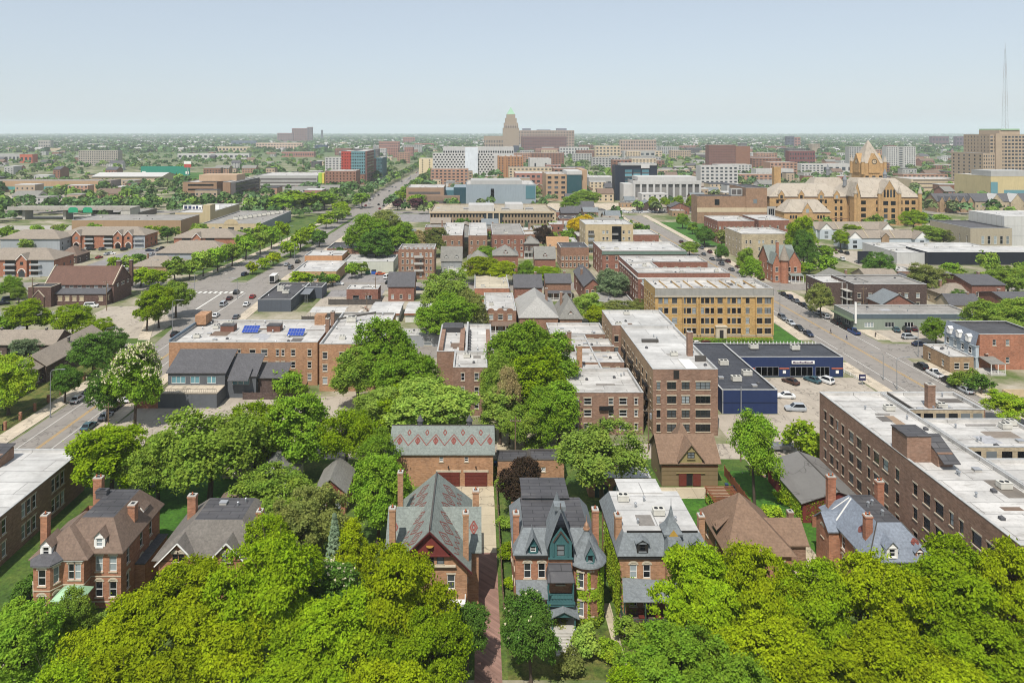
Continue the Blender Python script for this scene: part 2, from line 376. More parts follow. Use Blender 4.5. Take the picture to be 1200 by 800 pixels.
# roof furniture: shared meshes
def _vent():
    b = MB(); b.cyl(0,0,0,.5,.12,n=6); b.cyl(0,0,.5,.62,.2,.1,n=6); return shared(b, 'roof_vent', [STEEL])
def _hat():
    b = MB(); b.box(-.3,.3,-.3,.3,0,.35); b.cone(0,0,.35,.6,.42,4,0,math.pi/4); return shared(b, 'roof_vent', [plain('dark_vent','#4a4a4c')])
def _ac():
    b = MB(); b.box(-1,1,-.7,.7,.15,1.1,0); b.box(-1.05,1.05,-.75,.75,1.1,1.16,0); b.cyl(-.45,0,1.16,1.24,.35,n=10,m=1); b.cyl(.45,0,1.16,1.24,.35,n=10,m=1)
    b.box(-.9,-.7,-.6,.6,0,.15,1); b.box(.7,.9,-.6,.6,0,.15,1); return shared(b, 'air_conditioner', [plain('unit_grey','#b9b6ac',.5), BLACK])
def _hatch():
    b = MB(); b.box(-.5,.5,-.4,.4,0,.3,0); b.box(-.56,.56,-.46,.46,.3,.36,1); return shared(b, 'roof_hatch', [CONC, plain('hatch_lid','#8d8f92',.5)])
VENT, HAT, AC, HATCH = _vent(), _hat(), _ac(), _hatch()
PATCH = [plain('patch_'+h, '#'+h, .9, .25, 1.2) for h in ('5f5b57', '77726c', '8d8985', '6b5a4d', '9a9a9c')]
def roof_clutter(rt, x0, x1, y0, y1, z, n, ac=None):
    for i in range(max(1, n//3) if x1-x0 > 5 and y1-y0 > 5 else 0):
        w, d = random.uniform(.8, min(5, (x1-x0)*.4)), random.uniform(.6, min(5, (y1-y0)*.35)); x, y = random.uniform(x0, x1-w), random.uniform(y0, y1-d); b = MB(); t = .02+.004*i
        if random.random() < .7: b.box(x, x+w, y, y+d, z+.003, z+t)
        else: b.box(x, x+w*1.6 if x+w*1.6 < x1 else x+w, y, y+.22, z+.1, z+.3)
        b.build('roof_patch', random.choice(PATCH), rt)
    for i in range(n):
        k = random.random(); p = (random.uniform(x0, x1), random.uniform(y0, y1), z)
        if k < .45: put('roof_vent', VENT, rt, p, 0, (1.2,)*3)
        elif k < .75: put('roof_vent', HAT, rt, p)
        elif k < .88: put('roof_hatch', HATCH, rt, p)
        else: put('air_conditioner', AC, rt, p, 0, (.8,)*3)
def chimney(rt, x, y, z0, z1, w, d, wm, pots=0, cap=CONC, name='chimney'):
    b = MB(); b.box(x-w/2, x+w/2, y-d/2, y+d/2, z0, z1-.35, 0); b.box(x-w/2-.07, x+w/2+.07, y-d/2-.07, y+d/2+.07, z1-.348, z1-.15, 0)
    b.box(x-w/2-.02, x+w/2+.02, y-d/2-.02, y+d/2+.02, z1-.148, z1, 1)
    b.box(x-w/4, x+w/4, y-d/4, y+d/4, z1, z1+.03, 3)
    for i in range(pots): b.cyl(x-w/2+w*(i+.5)/pots, y, z1, z1+.35, .13, .1, 7, 2)
    return b.build(name, [wm, cap, TERRA, BLACK], rt)
def finish_windows():
    for rn, L in WINS.items():
        rt = bpy.data.objects[rn]; L.sort(key=lambda t: t[0])
        near = BASE[rn].y < 470
        for k, (_, me, loc, rz) in enumerate(L[:100] if near else []): put('window', me, rt, loc, rz)
        rest = L[100:] if near else L
        if rest:
            b = MB(); mats = []
            for _, me, loc, rz in rest:
                b.M = Matrix.Translation(loc) @ Matrix.Rotation(rz, 4, 'Z'); idx = []
                for mt in me.materials:
                    if mt not in mats: mats.append(mt)
                    idx.append(mats.index(mt))
                for pl in me.polygons: b.face([me.vertices[i].co for i in pl.vertices], idx[pl.material_index])
            b.M = None; o = b.build('windows', mats, rt); o['kind'] = 'stuff'

# ---------------------------------------------------------------- trees
def quads_mesh(name, ctr, nrm, size, asp, rng, mat, spin=None):
    n = len(ctr); r = rng.normal(size=(n, 3)); u = np.cross(nrm, r); u /= np.linalg.norm(u, axis=1)[:, None]+1e-9; v = np.cross(nrm, u)
    su = (size*asp)[:, None]*u; sv = size[:, None]*v
    V = np.stack([ctr-su, ctr-sv*.9+su*.1, ctr+su, ctr+sv*.9+su*.1], 1).reshape(-1, 3)
    me = bpy.data.meshes.new(name); me.vertices.add(4*n); me.vertices.foreach_set('co', V.astype(np.float32).ravel())
    me.loops.add(4*n); me.loops.foreach_set('vertex_index', np.arange(4*n, dtype=np.int32))
    me.polygons.add(n); me.polygons.foreach_set('loop_start', np.arange(0, 4*n, 4, dtype=np.int32)); me.polygons.foreach_set('loop_total', np.full(n, 4, dtype=np.int32))
    me.materials.append(mat); me.update(calc_edges=True); me.validate(); return me
def crown_points(rng, R, zc, rz, nl, lr, ncl, cr, flatn, nleaf, gap=.8, low=-.45):
    "leaf positions: lobes on an ellipsoid, tufts on the lobes, leaves in the tufts"
    lob = []
    while len(lob) < nl:
        d = rng.normal(size=3); d /= np.linalg.norm(d)
        if d[2] < low: continue
        q = d*rng.uniform(.4, .84)
        if all(np.linalg.norm(q-o[0]) > .38 for o in lob) or rng.random() < .15: lob.append((q, lr*rng.uniform(.55, 1.2)))
    C = []
    while len(C) < ncl:
        q, r = lob[rng.integers(len(lob))]; d = rng.normal(size=3); d /= np.linalg.norm(d)
        if d[2] < -.35 and rng.random() < .7: continue
        p = q + d*r*rng.uniform(.85, 1.05)
        if any(np.linalg.norm(p-o[0]) < o[1]*gap for o in lob if o[0] is not q): continue
        C.append(p)
    C = np.array(C)*np.array([R, R, rz]) + np.array([0, 0, zc])
    k = rng.integers(0, ncl, nleaf); tuft = cr*rng.uniform(.6, 1.4, ncl)
    off = rng.normal(size=(nleaf, 3))*.5; P = C[k] + off*tuft[k][:, None]*np.array([1, 1, flatn])
    out = (P-np.array([0, 0, zc]))/np.array([R, R, rz]); out /= np.linalg.norm(out, axis=1)[:, None]+1e-9
    nr = out*.55 + np.array([0, 0, .55]) + rng.normal(size=(nleaf, 3))*.55; nr /= np.linalg.norm(nr, axis=1)[:, None]
    L = [(q*np.array([R, R, rz])+np.array([0, 0, zc])) for q, r in lob]
    return P, nr, L
BARK = plain('bark', '#4d4238', .95, .25, 1.5); BARKP = plain('pale_bark', '#7d7466', .95, .25, 1.5)
PROTO = {}
def make_proto(key, seed, R, Ht, zc, rz, nl, lr, ncl, cr, flatn, nleaf, leafs, low=-.45, tr=.3, gap=.8, asp=1.3):
    rng = np.random.default_rng(seed)
    P, nr, L = crown_points(rng, R, zc, rz, nl, lr, ncl, cr, flatn, nleaf, gap, low)
    sz = leafs*rng.uniform(.6, 1.3, nleaf)
    cm = quads_mesh('crown', P, nr, sz, np.full(nleaf, asp), rng, BARK)
    b = MB(); zt = zc-rz*.45; b.cyl(0, 0, -.1, .5, tr*1.5, tr, 8); b.bar((0,0,.4), (0.05*R,.03*R,zt), tr, tr*.7, 8)
    for q in L:
        m = Vector((q[0]*.45+.02*R, q[1]*.45, zt+(q[2]-zt)*.45)); b.bar((0.05*R,.03*R,zt-.3), m, tr*.5, tr*.3, 5); b.bar(m, (q[0]*.95, q[1]*.95, q[2]), tr*.3, tr*.1, 4)
        for _ in range(2):
            e = Vector(q) + Vector(rng.normal(size=3))*R*.18; b.bar(m, e, tr*.16, tr*.05, 3)
    PROTO.setdefault(key, []).append((cm, shared(b, 'trunk', [BARK]), R*1.16, Ht*1.06))
for s in range(3):
    make_proto('broad', 10+s, 5.5, 11., 7.0, 4.0, 20, .33, 700, .56, .5, 42000, .1, -.25, .3, .72, 1.5)
    make_proto('round', 20+s, 4.5, 11., 6.3, 4.7, 21, .32, 520, .55, .75, 32000, .115, -.5, .28, .74)
    make_proto('tall', 30+s, 3.4, 13., 7.6, 5.4, 18, .34, 420, .55, .8, 24000, .12, -.6, .26, .74)
    make_proto('airy', 40+s, 4.5, 12., 7.2, 4.6, 15, .3, 300, .7, .8, 20000, .115, -.5, .25, .8)
    make_proto('bush', 50+s, 1.6, 2.6, 1.25, 1.3, 9, .4, 90, .35, .9, 2600, .11, -.4, .08)
    make_proto('mid', 60+s, 4.5, 11., 6.1, 4.8, 14, .38, 150, .85, .75, 2600, .42, -.5, .3, .78)
for s in range(2):
    rng = np.random.default_rng(90+s); n = 6000; t = rng.random(n)**.75; k = np.floor(t*16)/16
    a = rng.random(n)*6.283; a = np.floor(a*9/6.283+k*7)*6.283/9 + rng.normal(size=n)*.16; rr = (1-k)*2.6*rng.random(n)**.6+.1
    P = np.stack([np.cos(a)*rr, np.sin(a)*rr, 1.2+k*10.6-rr*.22+rng.normal(size=n)*.12], 1)
    nr = np.stack([np.cos(a)*.4, np.sin(a)*.4, np.full(n, .8)], 1)+rng.normal(size=(n, 3))*.3; nr /= np.linalg.norm(nr, axis=1)[:, None]
    cm = quads_mesh('crown', P, nr, np.full(n, .17), np.full(n, 1.5), rng, BARK); b = MB(); b.cyl(0, 0, -.1, 11, .22, .03, 7)
    PROTO.setdefault('conifer', []).append((cm, shared(b, 'trunk', [BARK]), 2.6, 12.))
LEAF = dict(lime=leaf('locust_leaves', '#8e9f1a', .012), lime2=leaf('bright_leaves', '#829d1e', .014), green=leaf('maple_leaves', '#789a2f', .016), mid=leaf('street_tree_leaves', '#7f9a3a', .02), dark=leaf('chestnut_leaves', '#597c31', .015, .35),
    olive=leaf('olive_leaves', '#808a48', .02), soft=leaf('willow_leaves', '#88a245', .02), bronze=leaf('bronze_leaves', '#3f3428', .02, .15), yellow=leaf('yellow_leaves', '#cbb31c', .005), spruce=leaf('spruce_needles', '#6b7d62', .015, .1),
    tan=leaf('budding_leaves', '#a39766', .03), plum=leaf('plum_leaves', '#4a2f33', .02, .15), grey=leaf('grey_green_leaves', '#71845f', .02), bright=leaf('hedge_leaves', '#8fac2f', .03))
BLOS = plain('cream_blossom', '#c2bb9a', .8, .08)
TREES = []
def tree_at(X, Y, r, h, sp, shape, label=None, group=None, name='tree', cat='tree', z=0., rz=None, blossom=0):
    pr = PROTO[shape][random.randrange(len(PROTO[shape]))]; rt = root(name, label or '', cat, (X, Y, z), group)
    rt.rotation_euler.z = random.uniform(0, 6.28) if rz is None else rz; e = random.uniform(.88, 1.14); rt.scale = (r/pr[2]*e, r/pr[2]/e, h/pr[3])
    c = bpy.data.objects.new('crown', pr[0]); COL.objects.link(c); c.parent = rt; c.material_slots[0].link = 'OBJECT'; c.material_slots[0].material = LEAF[sp]
    t = bpy.data.objects.new('trunk', pr[1]); COL.objects.link(t); t.parent = rt
    if blossom:
        n = len(pr[0].polygons); idx = random.sample(range(n), min(n, blossom*4)); idx.sort(key=lambda i: -pr[0].polygons[i].center.z-pr[0].polygons[i].center.xy.length); idx = idx[:blossom]
        ct = np.array([pr[0].polygons[i].center for i in idx])+np.array([0, 0, .12]); rng = np.random.default_rng(5)
        ct = np.repeat(ct, 5, 0) + rng.normal(size=(len(ct)*5, 3))*.09; nr = rng.normal(size=ct.shape); nr /= np.linalg.norm(nr, axis=1)[:, None]
        bo = bpy.data.objects.new('blossom', quads_mesh('blossom', ct, nr, np.full(len(ct), .13), np.full(len(ct), 1.2), rng, BLOS)); COL.objects.link(bo); bo.parent = rt
    TREES.append((X, Y, r)); return rt
def tr(px, pyt, w, pyb, sp, shape, label, group=None, **kw):
    "tree from the photo: crown centre, top, crown width, foot of the trunk (its place on the ground)"
    X, Y = G(px, pyb); return tree_at(X, Y, w*Y/F/2, ZZ(pyt, Y), sp, shape, label, group, **kw)
# ---------------------------------------------------------------- world, sun, camera
EL, AZ = math.radians(56), math.radians(20)          # sun behind the camera, a little to its left
sx, sy = -math.sin(AZ)*math.cos(EL), -math.cos(AZ)*math.cos(EL)
W = bpy.data.worlds.new('World'); SC.world = W; W.use_nodes = True
nt = W.node_tree; bg = nt.nodes['Background']; sk = nt.nodes.new('ShaderNodeTexSky'); sk.sky_type = 'NISHITA'; sk.sun_disc = False
sk.sun_elevation = EL; sk.sun_rotation = math.atan2(sx, sy); sk.altitude = 200; sk.air_density = 1.0; sk.dust_density = 1.; sk.ozone_density = 1.
hs = nt.nodes.new('ShaderNodeHueSaturation'); hs.inputs['Saturation'].default_value = .7; nt.links.new(sk.outputs[0], hs.inputs['Color']); air = mixc(nt, .6, hs.outputs[0], (3.95, 4.55, 5.25, 1)); nt.links.new(air, bg.inputs[0]); bg.inputs[1].default_value = .1
su = bpy.data.lights.new('sun', 'SUN'); su.energy = 4.0; su.angle = math.radians(.53); su.color = (1, .955, .89)
so = bpy.data.objects.new('sun', su); COL.objects.link(so); so.rotation_euler = Vector((sx, sy, math.sin(EL))).to_track_quat('Z', 'Y').to_euler()
cam = bpy.data.cameras.new('camera'); co = bpy.data.objects.new('camera', cam); COL.objects.link(co); SC.camera = co
co.location = (0, 0, H); co.rotation_euler = (math.pi/2, 0, 0); cam.sensor_width = 36; cam.lens = F/1200*36
cam.shift_x = 40/1200; cam.shift_y = -246/1200; cam.clip_start = .5; cam.clip_end = 200000
vs = SC.view_settings; vs.view_transform = 'Standard'; vs.look = 'None'; vs.exposure = .48; vs.gamma = 1; vs.use_curve_mapping = False
SC.cycles.use_denoising = True; SC.cycles.max_bounces = 5; SC.cycles.diffuse_bounces = 3; SC.cycles.glossy_bounces = 2; SC.cycles.transmission_bounces = 3; SC.cycles.transparent_max_bounces = 6
SC.cycles.volume_bounces = 2; SC.cycles.sample_clamp_indirect = 6; SC.cycles.filter_width = 1.05

# ---------------------------------------------------------------- ground
GROUND = patchy('ground_cover', ['#3d5226', '#4a5c2c', '#6a6f45', '#8d8672', '#9b9384'], .045)
FARG = patchy('far_ground', ['#2f4a22', '#3a5626', '#46602c', '#7a7a62'], .006)
GRASS = patchy('grass', ['#3c5520', '#4c6a26', '#62772f', '#85854a'], .16)
LUSH = patchy('lush_grass', ['#37611a', '#45761e', '#538423'], .3)
WEED = patchy('rough_growth', ['#3b5118', '#5a6a28', '#7d7a3f', '#6b7a2c'], .35)
ASPH = pavement('asphalt', '#857f78', '#625d57', .4); LOT = pavement('lot_asphalt', '#85817f', '#565352', .6)
OLDLOT = pavement('worn_lot', '#a2988a', '#6a625a', .6); WALK = pavement('sidewalk', '#b9ac98', '#7c7468', .35, 1.5)
DRIVE = pavement('concrete_drive', '#b0a48c', '#7e7464', .3, 3.); PAVER = brick('paver_bricks', '#85685c', '#8a7a70'); HIWAY = pavement('highway_concrete', '#9d988f', '#7c7872', .4)
KERB = plain('kerb_stone', '#aaa69c', .9); YEL = plain('yellow_paint', '#b08a3c', .7, .25, 1.5); WHT = plain('road_white', '#c9c7c0', .7, .25, 1.5)
gm, gt, gb = new_mat('ground'); MATS['ground'] = gm
gn = N(gt, 'ShaderNodeNewGeometry'); gs = N(gt, 'ShaderNodeSeparateXYZ'); gt.links.new(gn.outputs['Position'], gs.inputs[0])
mr = N(gt, 'ShaderNodeMapRange'); gt.links.new(gs.outputs[1], mr.inputs[0]); mr.inputs[1].default_value = 900; mr.inputs[2].default_value = 2600
def four(nt_, cols, sc):
    f = noise(nt_, coords(nt_), sc, 7, .7); r = nt_.nodes.new('ShaderNodeValToRGB'); nt_.links.new(f, r.inputs[0]); e = r.color_ramp.elements
    e[0].position = .32; e[0].color = lin(cols[0]); e[1].position = .68; e[1].color = lin(cols[-1])
    for i, c in enumerate(cols[1:-1]): q = e.new(.32+.36*(i+1)/(len(cols)-1)); q.color = lin(c)
    return r.outputs[0]
gt.links.new(mixc(gt, mr.outputs[0], four(gt, ['#3d5226', '#52602f', '#77755a', '#938b79', '#a39b8c'], .045), four(gt, ['#2f4a22', '#3a5626', '#486030', '#8a8570'], .012)), gb.inputs['Base Color'])
gb.inputs['Roughness'].default_value = 1.
b = MB(); b.face([(-21000,-400,0),(21000,-400,0),(21000,24000,0),(-21000,24000,0)]); b.build('ground', gm)['kind'] = 'structure'
# the air
hz = bpy.data.materials.new('haze'); hz.use_nodes = True; hn = hz.node_tree; hn.nodes.remove(hn.nodes['Principled BSDF']); pv = hn.nodes.new('ShaderNodeVolumePrincipled')
pv.inputs['Color'].default_value = (.86, .93, 1, 1); pv.inputs['Density'].default_value = .85e-4; pv.inputs['Anisotropy'].default_value = 0.
hn.links.new(pv.outputs[0], hn.nodes['Material Output'].inputs['Volume'])
b = MB(); b.box(-21500, 21500, -500, 24500, -1, 262); o = b.build('haze', hz); o['kind'] = 'stuff'
def road(name, pts, mat, z, kind='structure'):
    "pts: (Y, x_left, x_right)"
    b = MB()
    for (y0, a0, c0), (y1, a1, c1) in zip(pts, pts[1:]): b.face([(a0,y0,z),(c0,y0,z),(c1,y1,z),(a1,y1,z)])
    o = b.build(name, mat); o['kind'] = kind; return o
def raised(name, pts, mat, z=.13):
    b = MB()
    for (y0, a0, c0), (y1, a1, c1) in zip(pts, pts[1:]):
        b.face([(a0,y0,z),(c0,y0,z),(c1,y1,z),(a1,y1,z)], 0)
        for a, c in ((a0, a1), (c0, c1)): b.face([(a,y0,0),(c,y1,0),(c,y1,z+.004),(a,y0,z+.004)], 1)
    for y, a, c in (pts[0], pts[-1]): b.face([(a,y,0),(c,y,0),(c,y,z+.004),(a,y,z+.004)], 1)
    o = b.build(name, [mat, KERB]); o['kind'] = 'structure'; return o
def dashes(name, xs, y0, y1, mat, w=.14, z=.02, on=0, off=0):
    b = MB()
    for x in xs:
        y = y0
        while y < y1:
            e = min(y1, y+on) if on else y1; b.face([(x-w,y,z),(x+w,y,z),(x+w,e,z),(x-w,e,z)]); y = e+off if on else y1
    o = b.build(name, mat); o['kind'] = 'structure'
# west avenue, boulevard beyond the crossing
road('avenue', [(90,-98,-84),(150,-97.5,-84),(215,-98,-84),(240,-101,-84),(268,-116,-84),(297,-122,-85)], ASPH, .008)
road('boulevard', [(313,-122,-107),(410,-113,-99),(470,-109,-96),(575,-106,-94)], ASPH, .009)
road('boulevard_lane', [(313,-100,-87),(410,-94,-84),(470,-93,-82),(575,-94,-82)], ASPH, .0095)
road('far_avenue', [(592,-106,-80),(800,-108,-78),(1000,-100,-70),(1400,-92,-60),(2400,-60,-20)], ASPH, .01)
raised('boulevard_median', [(316,-106.6,-100.6),(410,-98.6,-94.6),(470,-95.6,-93.4),(570,-93.8,-91)], GRASS)
road('second_avenue', [(88,104,123.5),(165,104,123.5),(196,104,122),(224,104,124),(297,106,122)], ASPH, .008)
road('second_avenue_north', [(313,107,122),(400,108,124),(560,112,126)], ASPH, .009)
for y0, y1, x0, x1 in ((208,222,-84,104),(208,222,123,190),(208,222,-190,-98),(297,313,-330,330),(575,592,-700,700)):
    road('cross_street', [(y0,x0,x1),(y1,x0,x1)], ASPH, .012)
raised('sidewalk', [(90,-102.5,-98.2),(205,-102,-98.2)], WALK); raised('sidewalk', [(226,-106,-102.2),(262,-119,-115.5),(293,-127,-123)], WALK); raised('sidewalk', [(90,-83.8,-80.5),(204,-83.8,-80.5)], WALK)
raised('sidewalk', [(226,-83.8,-80),(294,-84.5,-80.5)], WALK); raised('sidewalk', [(317,-126,-122.4),(410,-117.5,-113.6),(560,-111,-107)], WALK); raised('sidewalk', [(317,-86.5,-82.5),(560,-81.5,-78)], WALK)
raised('sidewalk', [(90,100,103.8),(204,100,103.8)], WALK); raised('sidewalk', [(226,100,103.8),(294,102,105.8)], WALK); raised('sidewalk', [(90,123.8,128.5),(204,122.6,127)], WALK); raised('sidewalk', [(226,124.3,129),(294,122.3,127)], WALK)
raised('sidewalk', [(317,122.4,126.5),(560,127,131)], WALK); raised('sidewalk', [(317,102,106.5),(560,107,111.5)], WALK)
dashes('centre_line', (-90.6,-90.2), 100, 250, YEL, .09); dashes('lane_line', (-87.4,-94.6), 100, 240, WHT, .07)
dashes('centre_line', (113.4,113.9), 90, 290, YEL, .09); dashes('lane_line', (107.3,119.9), 90, 290, WHT, .08, .02, 60, 3); dashes('centre_line', (114.6,115), 318, 540, YEL, .1)
dashes('lane_line', (-115,), 330, 400, WHT, .1, .022, 3, 5); dashes('lane_line', (-93.6,), 250, 292, WHT, .12); dashes('lane_line', (-103,), 265, 291, WHT, .3)
b = MB()
for i in range(11): b.face([(-117+i*2.1,291.5,.022),(-115.9+i*2.1,291.5,.022),(-115.9+i*2.1,294.5,.022),(-117+i*2.1,294.5,.022)])
b.build('crosswalk', WHT)['kind'] = 'structure'
# lots and yards
for nm, r, m, z in (('alley', rect(-80,99,144,151), OLDLOT, .006), ('courtyard', rect(-80,-2,151,178), OLDLOT, .005), ('parking_lot', rect(53,99.5,139,166.5), OLDLOT, .01), ('parking_lot', rect(69.3,99.5,166.5,191.5), OLDLOT, .011),
      ('lawn', rect(-83,100,86,144), GRASS, .004), ('garden', rect(3.6,35,86,95), WEED, .012), ('yard', rect(30.5,52,112,132.5), LUSH, .012), ('patio', rect(33,45,128.5,132.6), DRIVE, .016), ('yard', rect(46,56,104,139), LUSH, .013),
      ('driveway', rect(-.4,2.9,85,112), PAVER, .02), ('driveway_court', rect(-4.5,2.9,112,133), DRIVE, .02), ('alley_pad', rect(4,14,146,159), DRIVE, .016), ('path', rect(46.5,52,98,116), DRIVE, .014),
      ('lawn', rect(-103,-150,150,215), GRASS, .005), ('lawn', rect(55,100.5,223,226), LUSH, .006), ('lawn', rect(92.4,100.4,224,258), LUSH, .007), ('parking_lot', rect(-137,-103,226,270), OLDLOT, .006),
      ('lawn', rect(-134,-103,222,228), GRASS, .011), ('parking_lot', rect(-190,-150,330,400), LOT, .006), ('parking_lot', rect(-200,-150,230,262), LOT, .006), ('parking_lot', rect(-60,-38,285,333), LOT, .006),
      ('service_lot', rect(-61,-28,225,285), OLDLOT, .007), ('parking_lot', rect(128,182,224,243), OLDLOT, .007), ('parking_lot', rect(185,215,318,395), OLDLOT, .006), ('lawn', rect(128,182,316,345), WEED, .006),
      ('lawn', rect(135,185,400,470), LUSH, .006), ('lawn', rect(120,165,410,520), LUSH, .005), ('plaza', rect(60,160,595,655), WALK, .01), ('plaza', rect(-80,-40,600,700), WALK, .01), ('parking_lot', rect(-80,-20,520,572), LOT, .008),
      ('lawn', rect(-140,-107,330,560), GRASS, .004), ('sports_field', rect(-560,-340,900,1140), LUSH, .01), ('parking_lot', rect(-520,-330,590,740), OLDLOT, .008), ('highway', rect(-700,-255,478,500), HIWAY, .01),
      ('yard', rect(-60,-45,110,144), LUSH, .011), ('walkway', rect(-61,-57,88,96), DRIVE, .014), ('walkway', rect(17.1,18.2,88,100), DRIVE, .02), ('lawn', rect(-102.6,-113,150,205), WEED, .009)): flat(nm, r, z, m)
# ---------------------------------------------------------------- vehicles
def car_mb(kind):
    L, Wd, Hh, belt = dict(sedan=(4.7,.9,1.45,.92), suv=(4.7,.95,1.75,1.05), hatch=(4.2,.88,1.55,.95), pickup=(5.6,.98,1.85,1.1), van=(5.0,.97,1.85,1.1))[kind]
    h = L/2; b = MB()
    S = [(-h,.42,belt*.86,.8),(-h+.18,.3,belt*.97,.97),(-h*.5,.26,belt,1.),(0,.25,belt,1.),(h*.45,.26,belt*.98,1.),(h-.35,.28,belt*.86,.97),(h-.05,.36,belt*.72,.82),(h,.42,belt*.62,.74)]
    P = []
    for x, z0, z1, k in S: w = Wd*k; P += [(x,-w*.96,z0),(x,-w,z0+(z1-z0)*.55),(x,-w*.93,z1),(x,w*.93,z1),(x,w,z0+(z1-z0)*.55),(x,w*.96,z0)]
    n = len(S); b.grid(P, [(i*6+j,i*6+(j+1)%6,(i+1)*6+(j+1)%6,(i+1)*6+j) for i in range(n-1) for j in range(6)] + [tuple(range(6)), tuple(range(6*n-6, 6*n))], 0)
    c = dict(sedan=(-h+.55,h*.42,-h+1.25,h*.05), suv=(-h+.1,h*.45,-h+.5,h*.1), hatch=(-h+.15,h*.45,-h+.7,h*.08), pickup=(-h*.2,h*.48,-h*.1,h*.15), van=(-h+.08,h*.72,-h+.25,h*.35))[kind]
    bw, tw = Wd*.9, Wd*.7; zb, zt = belt-.02, Hh
    B = [(c[0],-bw,zb),(c[1],-bw,zb),(c[1],bw,zb),(c[0],bw,zb)]; T = [(c[2],-tw,zt),(c[3],-tw,zt),(c[3],tw,zt),(c[2],tw,zt)]
    b.grid(B+T, [(0,1,5,4),(1,2,6,5),(2,3,7,6),(3,0,4,7),(4,5,6,7)], 0)
    g = MB()
    for q in ((0,1,5,4),(1,2,6,5),(2,3,7,6),(3,0,4,7)):
        pts = [Vector((B+T)[i]) for i in q]; ce = sum(pts, Vector())/4; nn = (pts[1]-pts[0]).cross(pts[3]-pts[0]).normalized()
        g.face([tuple(ce+(p-ce)*.86+nn*.015) for p in pts])
    if kind == 'pickup': b.box(-h+.15, c[0]-.1, -Wd*.75, Wd*.75, belt-.002, belt+.012, 1)
    b.box(-h-.03, -h+.1, -Wd*.7, Wd*.7, .38, .56, 1); b.box(h-.1, h+.03, -Wd*.66, Wd*.66, .36, .5, 1)
    wh = MB(); wh.cyl(0,0,-.11,.11,.34,n=12,m=0); wh.cyl(0,0,-.115,.116,.2,n=8,m=1)
    li = MB()
    for s in (-1, 1): li.box(h-.2, h-.0, s*Wd*.5-.16, s*Wd*.5+.16, belt*.62, belt*.74, 0); li.box(-h-.02, -h+.1, s*Wd*.62-.12, s*Wd*.62+.12, belt*.66, belt*.84, 1)
    return b, g, wh, li, h
CARG = plain('car_glass', '#15191d', .08, .05, 1, 0, .6); TYRE = plain('tyre', '#181818', .9); RIM = plain('wheel_rim', '#8d9092', .35, .05, 1, .8); LENS = plain('lamp_lens', '#d5d8da', .15); RED = plain('tail_lens', '#7a1210', .3)
def paint(name, hx): return plain('paint_'+name, hx, .28, .02, 1, .15, .5)
PAINT = dict(white=paint('white', '#dcdcda'), silver=paint('silver', '#a5a9ac'), grey=paint('grey', '#5b5f64'), black=paint('black', '#141517'), red=paint('red', '#8e1d1c'), blue=paint('blue', '#27406e'), navy=paint('navy', '#1c2740'), maroon=paint('maroon', '#4b191c'), brown=paint('brown', '#4a352b'), tan=paint('tan', '#9c8f7a'), orange=paint('orange', '#b2552c'), teal=paint('teal', '#3f5c63'))
CARM = {}
def _rotx(mb):
    w = MB(Matrix.Rotation(math.pi/2, 4, 'X'))
    for f, m in zip(mb.f, mb.m): w.face([mb.v[i] for i in f], m)
    return w
for k in ('sedan', 'suv', 'hatch', 'pickup', 'van'):
    b, g, wh, li, h = car_mb(k); wr = _rotx(wh)
    one = MB(); one.v = list(b.v); one.f = list(b.f); one.m = list(b.m)
    for f in g.f: one.face([g.v[i] for i in f], 2)
    for x in (-h*.6, h*.62):
        for s in (-.82, .82):
            one.M = Matrix.Translation((x, s, .34))
            for f, m in zip(wr.f, wr.m): one.face([wr.v[i] for i in f], 1)
    one.M = None
    CARM[k] = (shared(b, 'body', [WHITE, BLACK]), shared(g, 'windows', [CARG]), shared(wr, 'wheel', [TYRE, RIM]), shared(li, 'lights', [LENS, RED]), h, shared(one, 'car', [WHITE, BLACK, CARG]))
NCAR = 0
def car(px, py, kind, col, deg, label, group=None, world=None, z=.012):
    X, Y = world or G(px, py); M = CARM[kind]; rz = math.radians(deg)
    nm = dict(suv='parked_suv', pickup='pickup_truck', van='minivan').get(kind, 'parked_car'); cat = dict(suv='SUV', pickup='pickup', van='van').get(kind, 'car')
    if Y > 260:
        o = bpy.data.objects.new(nm, M[5]); COL.objects.link(o); o.location = (X, Y, z); o.rotation_euler.z = rz; o.material_slots[0].link = 'OBJECT'; o.material_slots[0].material = PAINT[col]; return tag(o, label, cat, group)
    r = root(nm, label, cat, (X, Y, z), group, rz)
    def add(n, me, loc=(0,0,0), mt=None):
        o = bpy.data.objects.new(n, me); COL.objects.link(o); o.parent = r; o.location = loc
        if mt: o.material_slots[0].link = 'OBJECT'; o.material_slots[0].material = mt
    add('body', M[0], (0,0,0), PAINT[col]); add('windows', M[1]); add('lights', M[3])
    for x in (-M[4]*.6, M[4]*.62):
        for s in (-.82, .82): add('wheel', M[2], (x, s, .34))
    return r
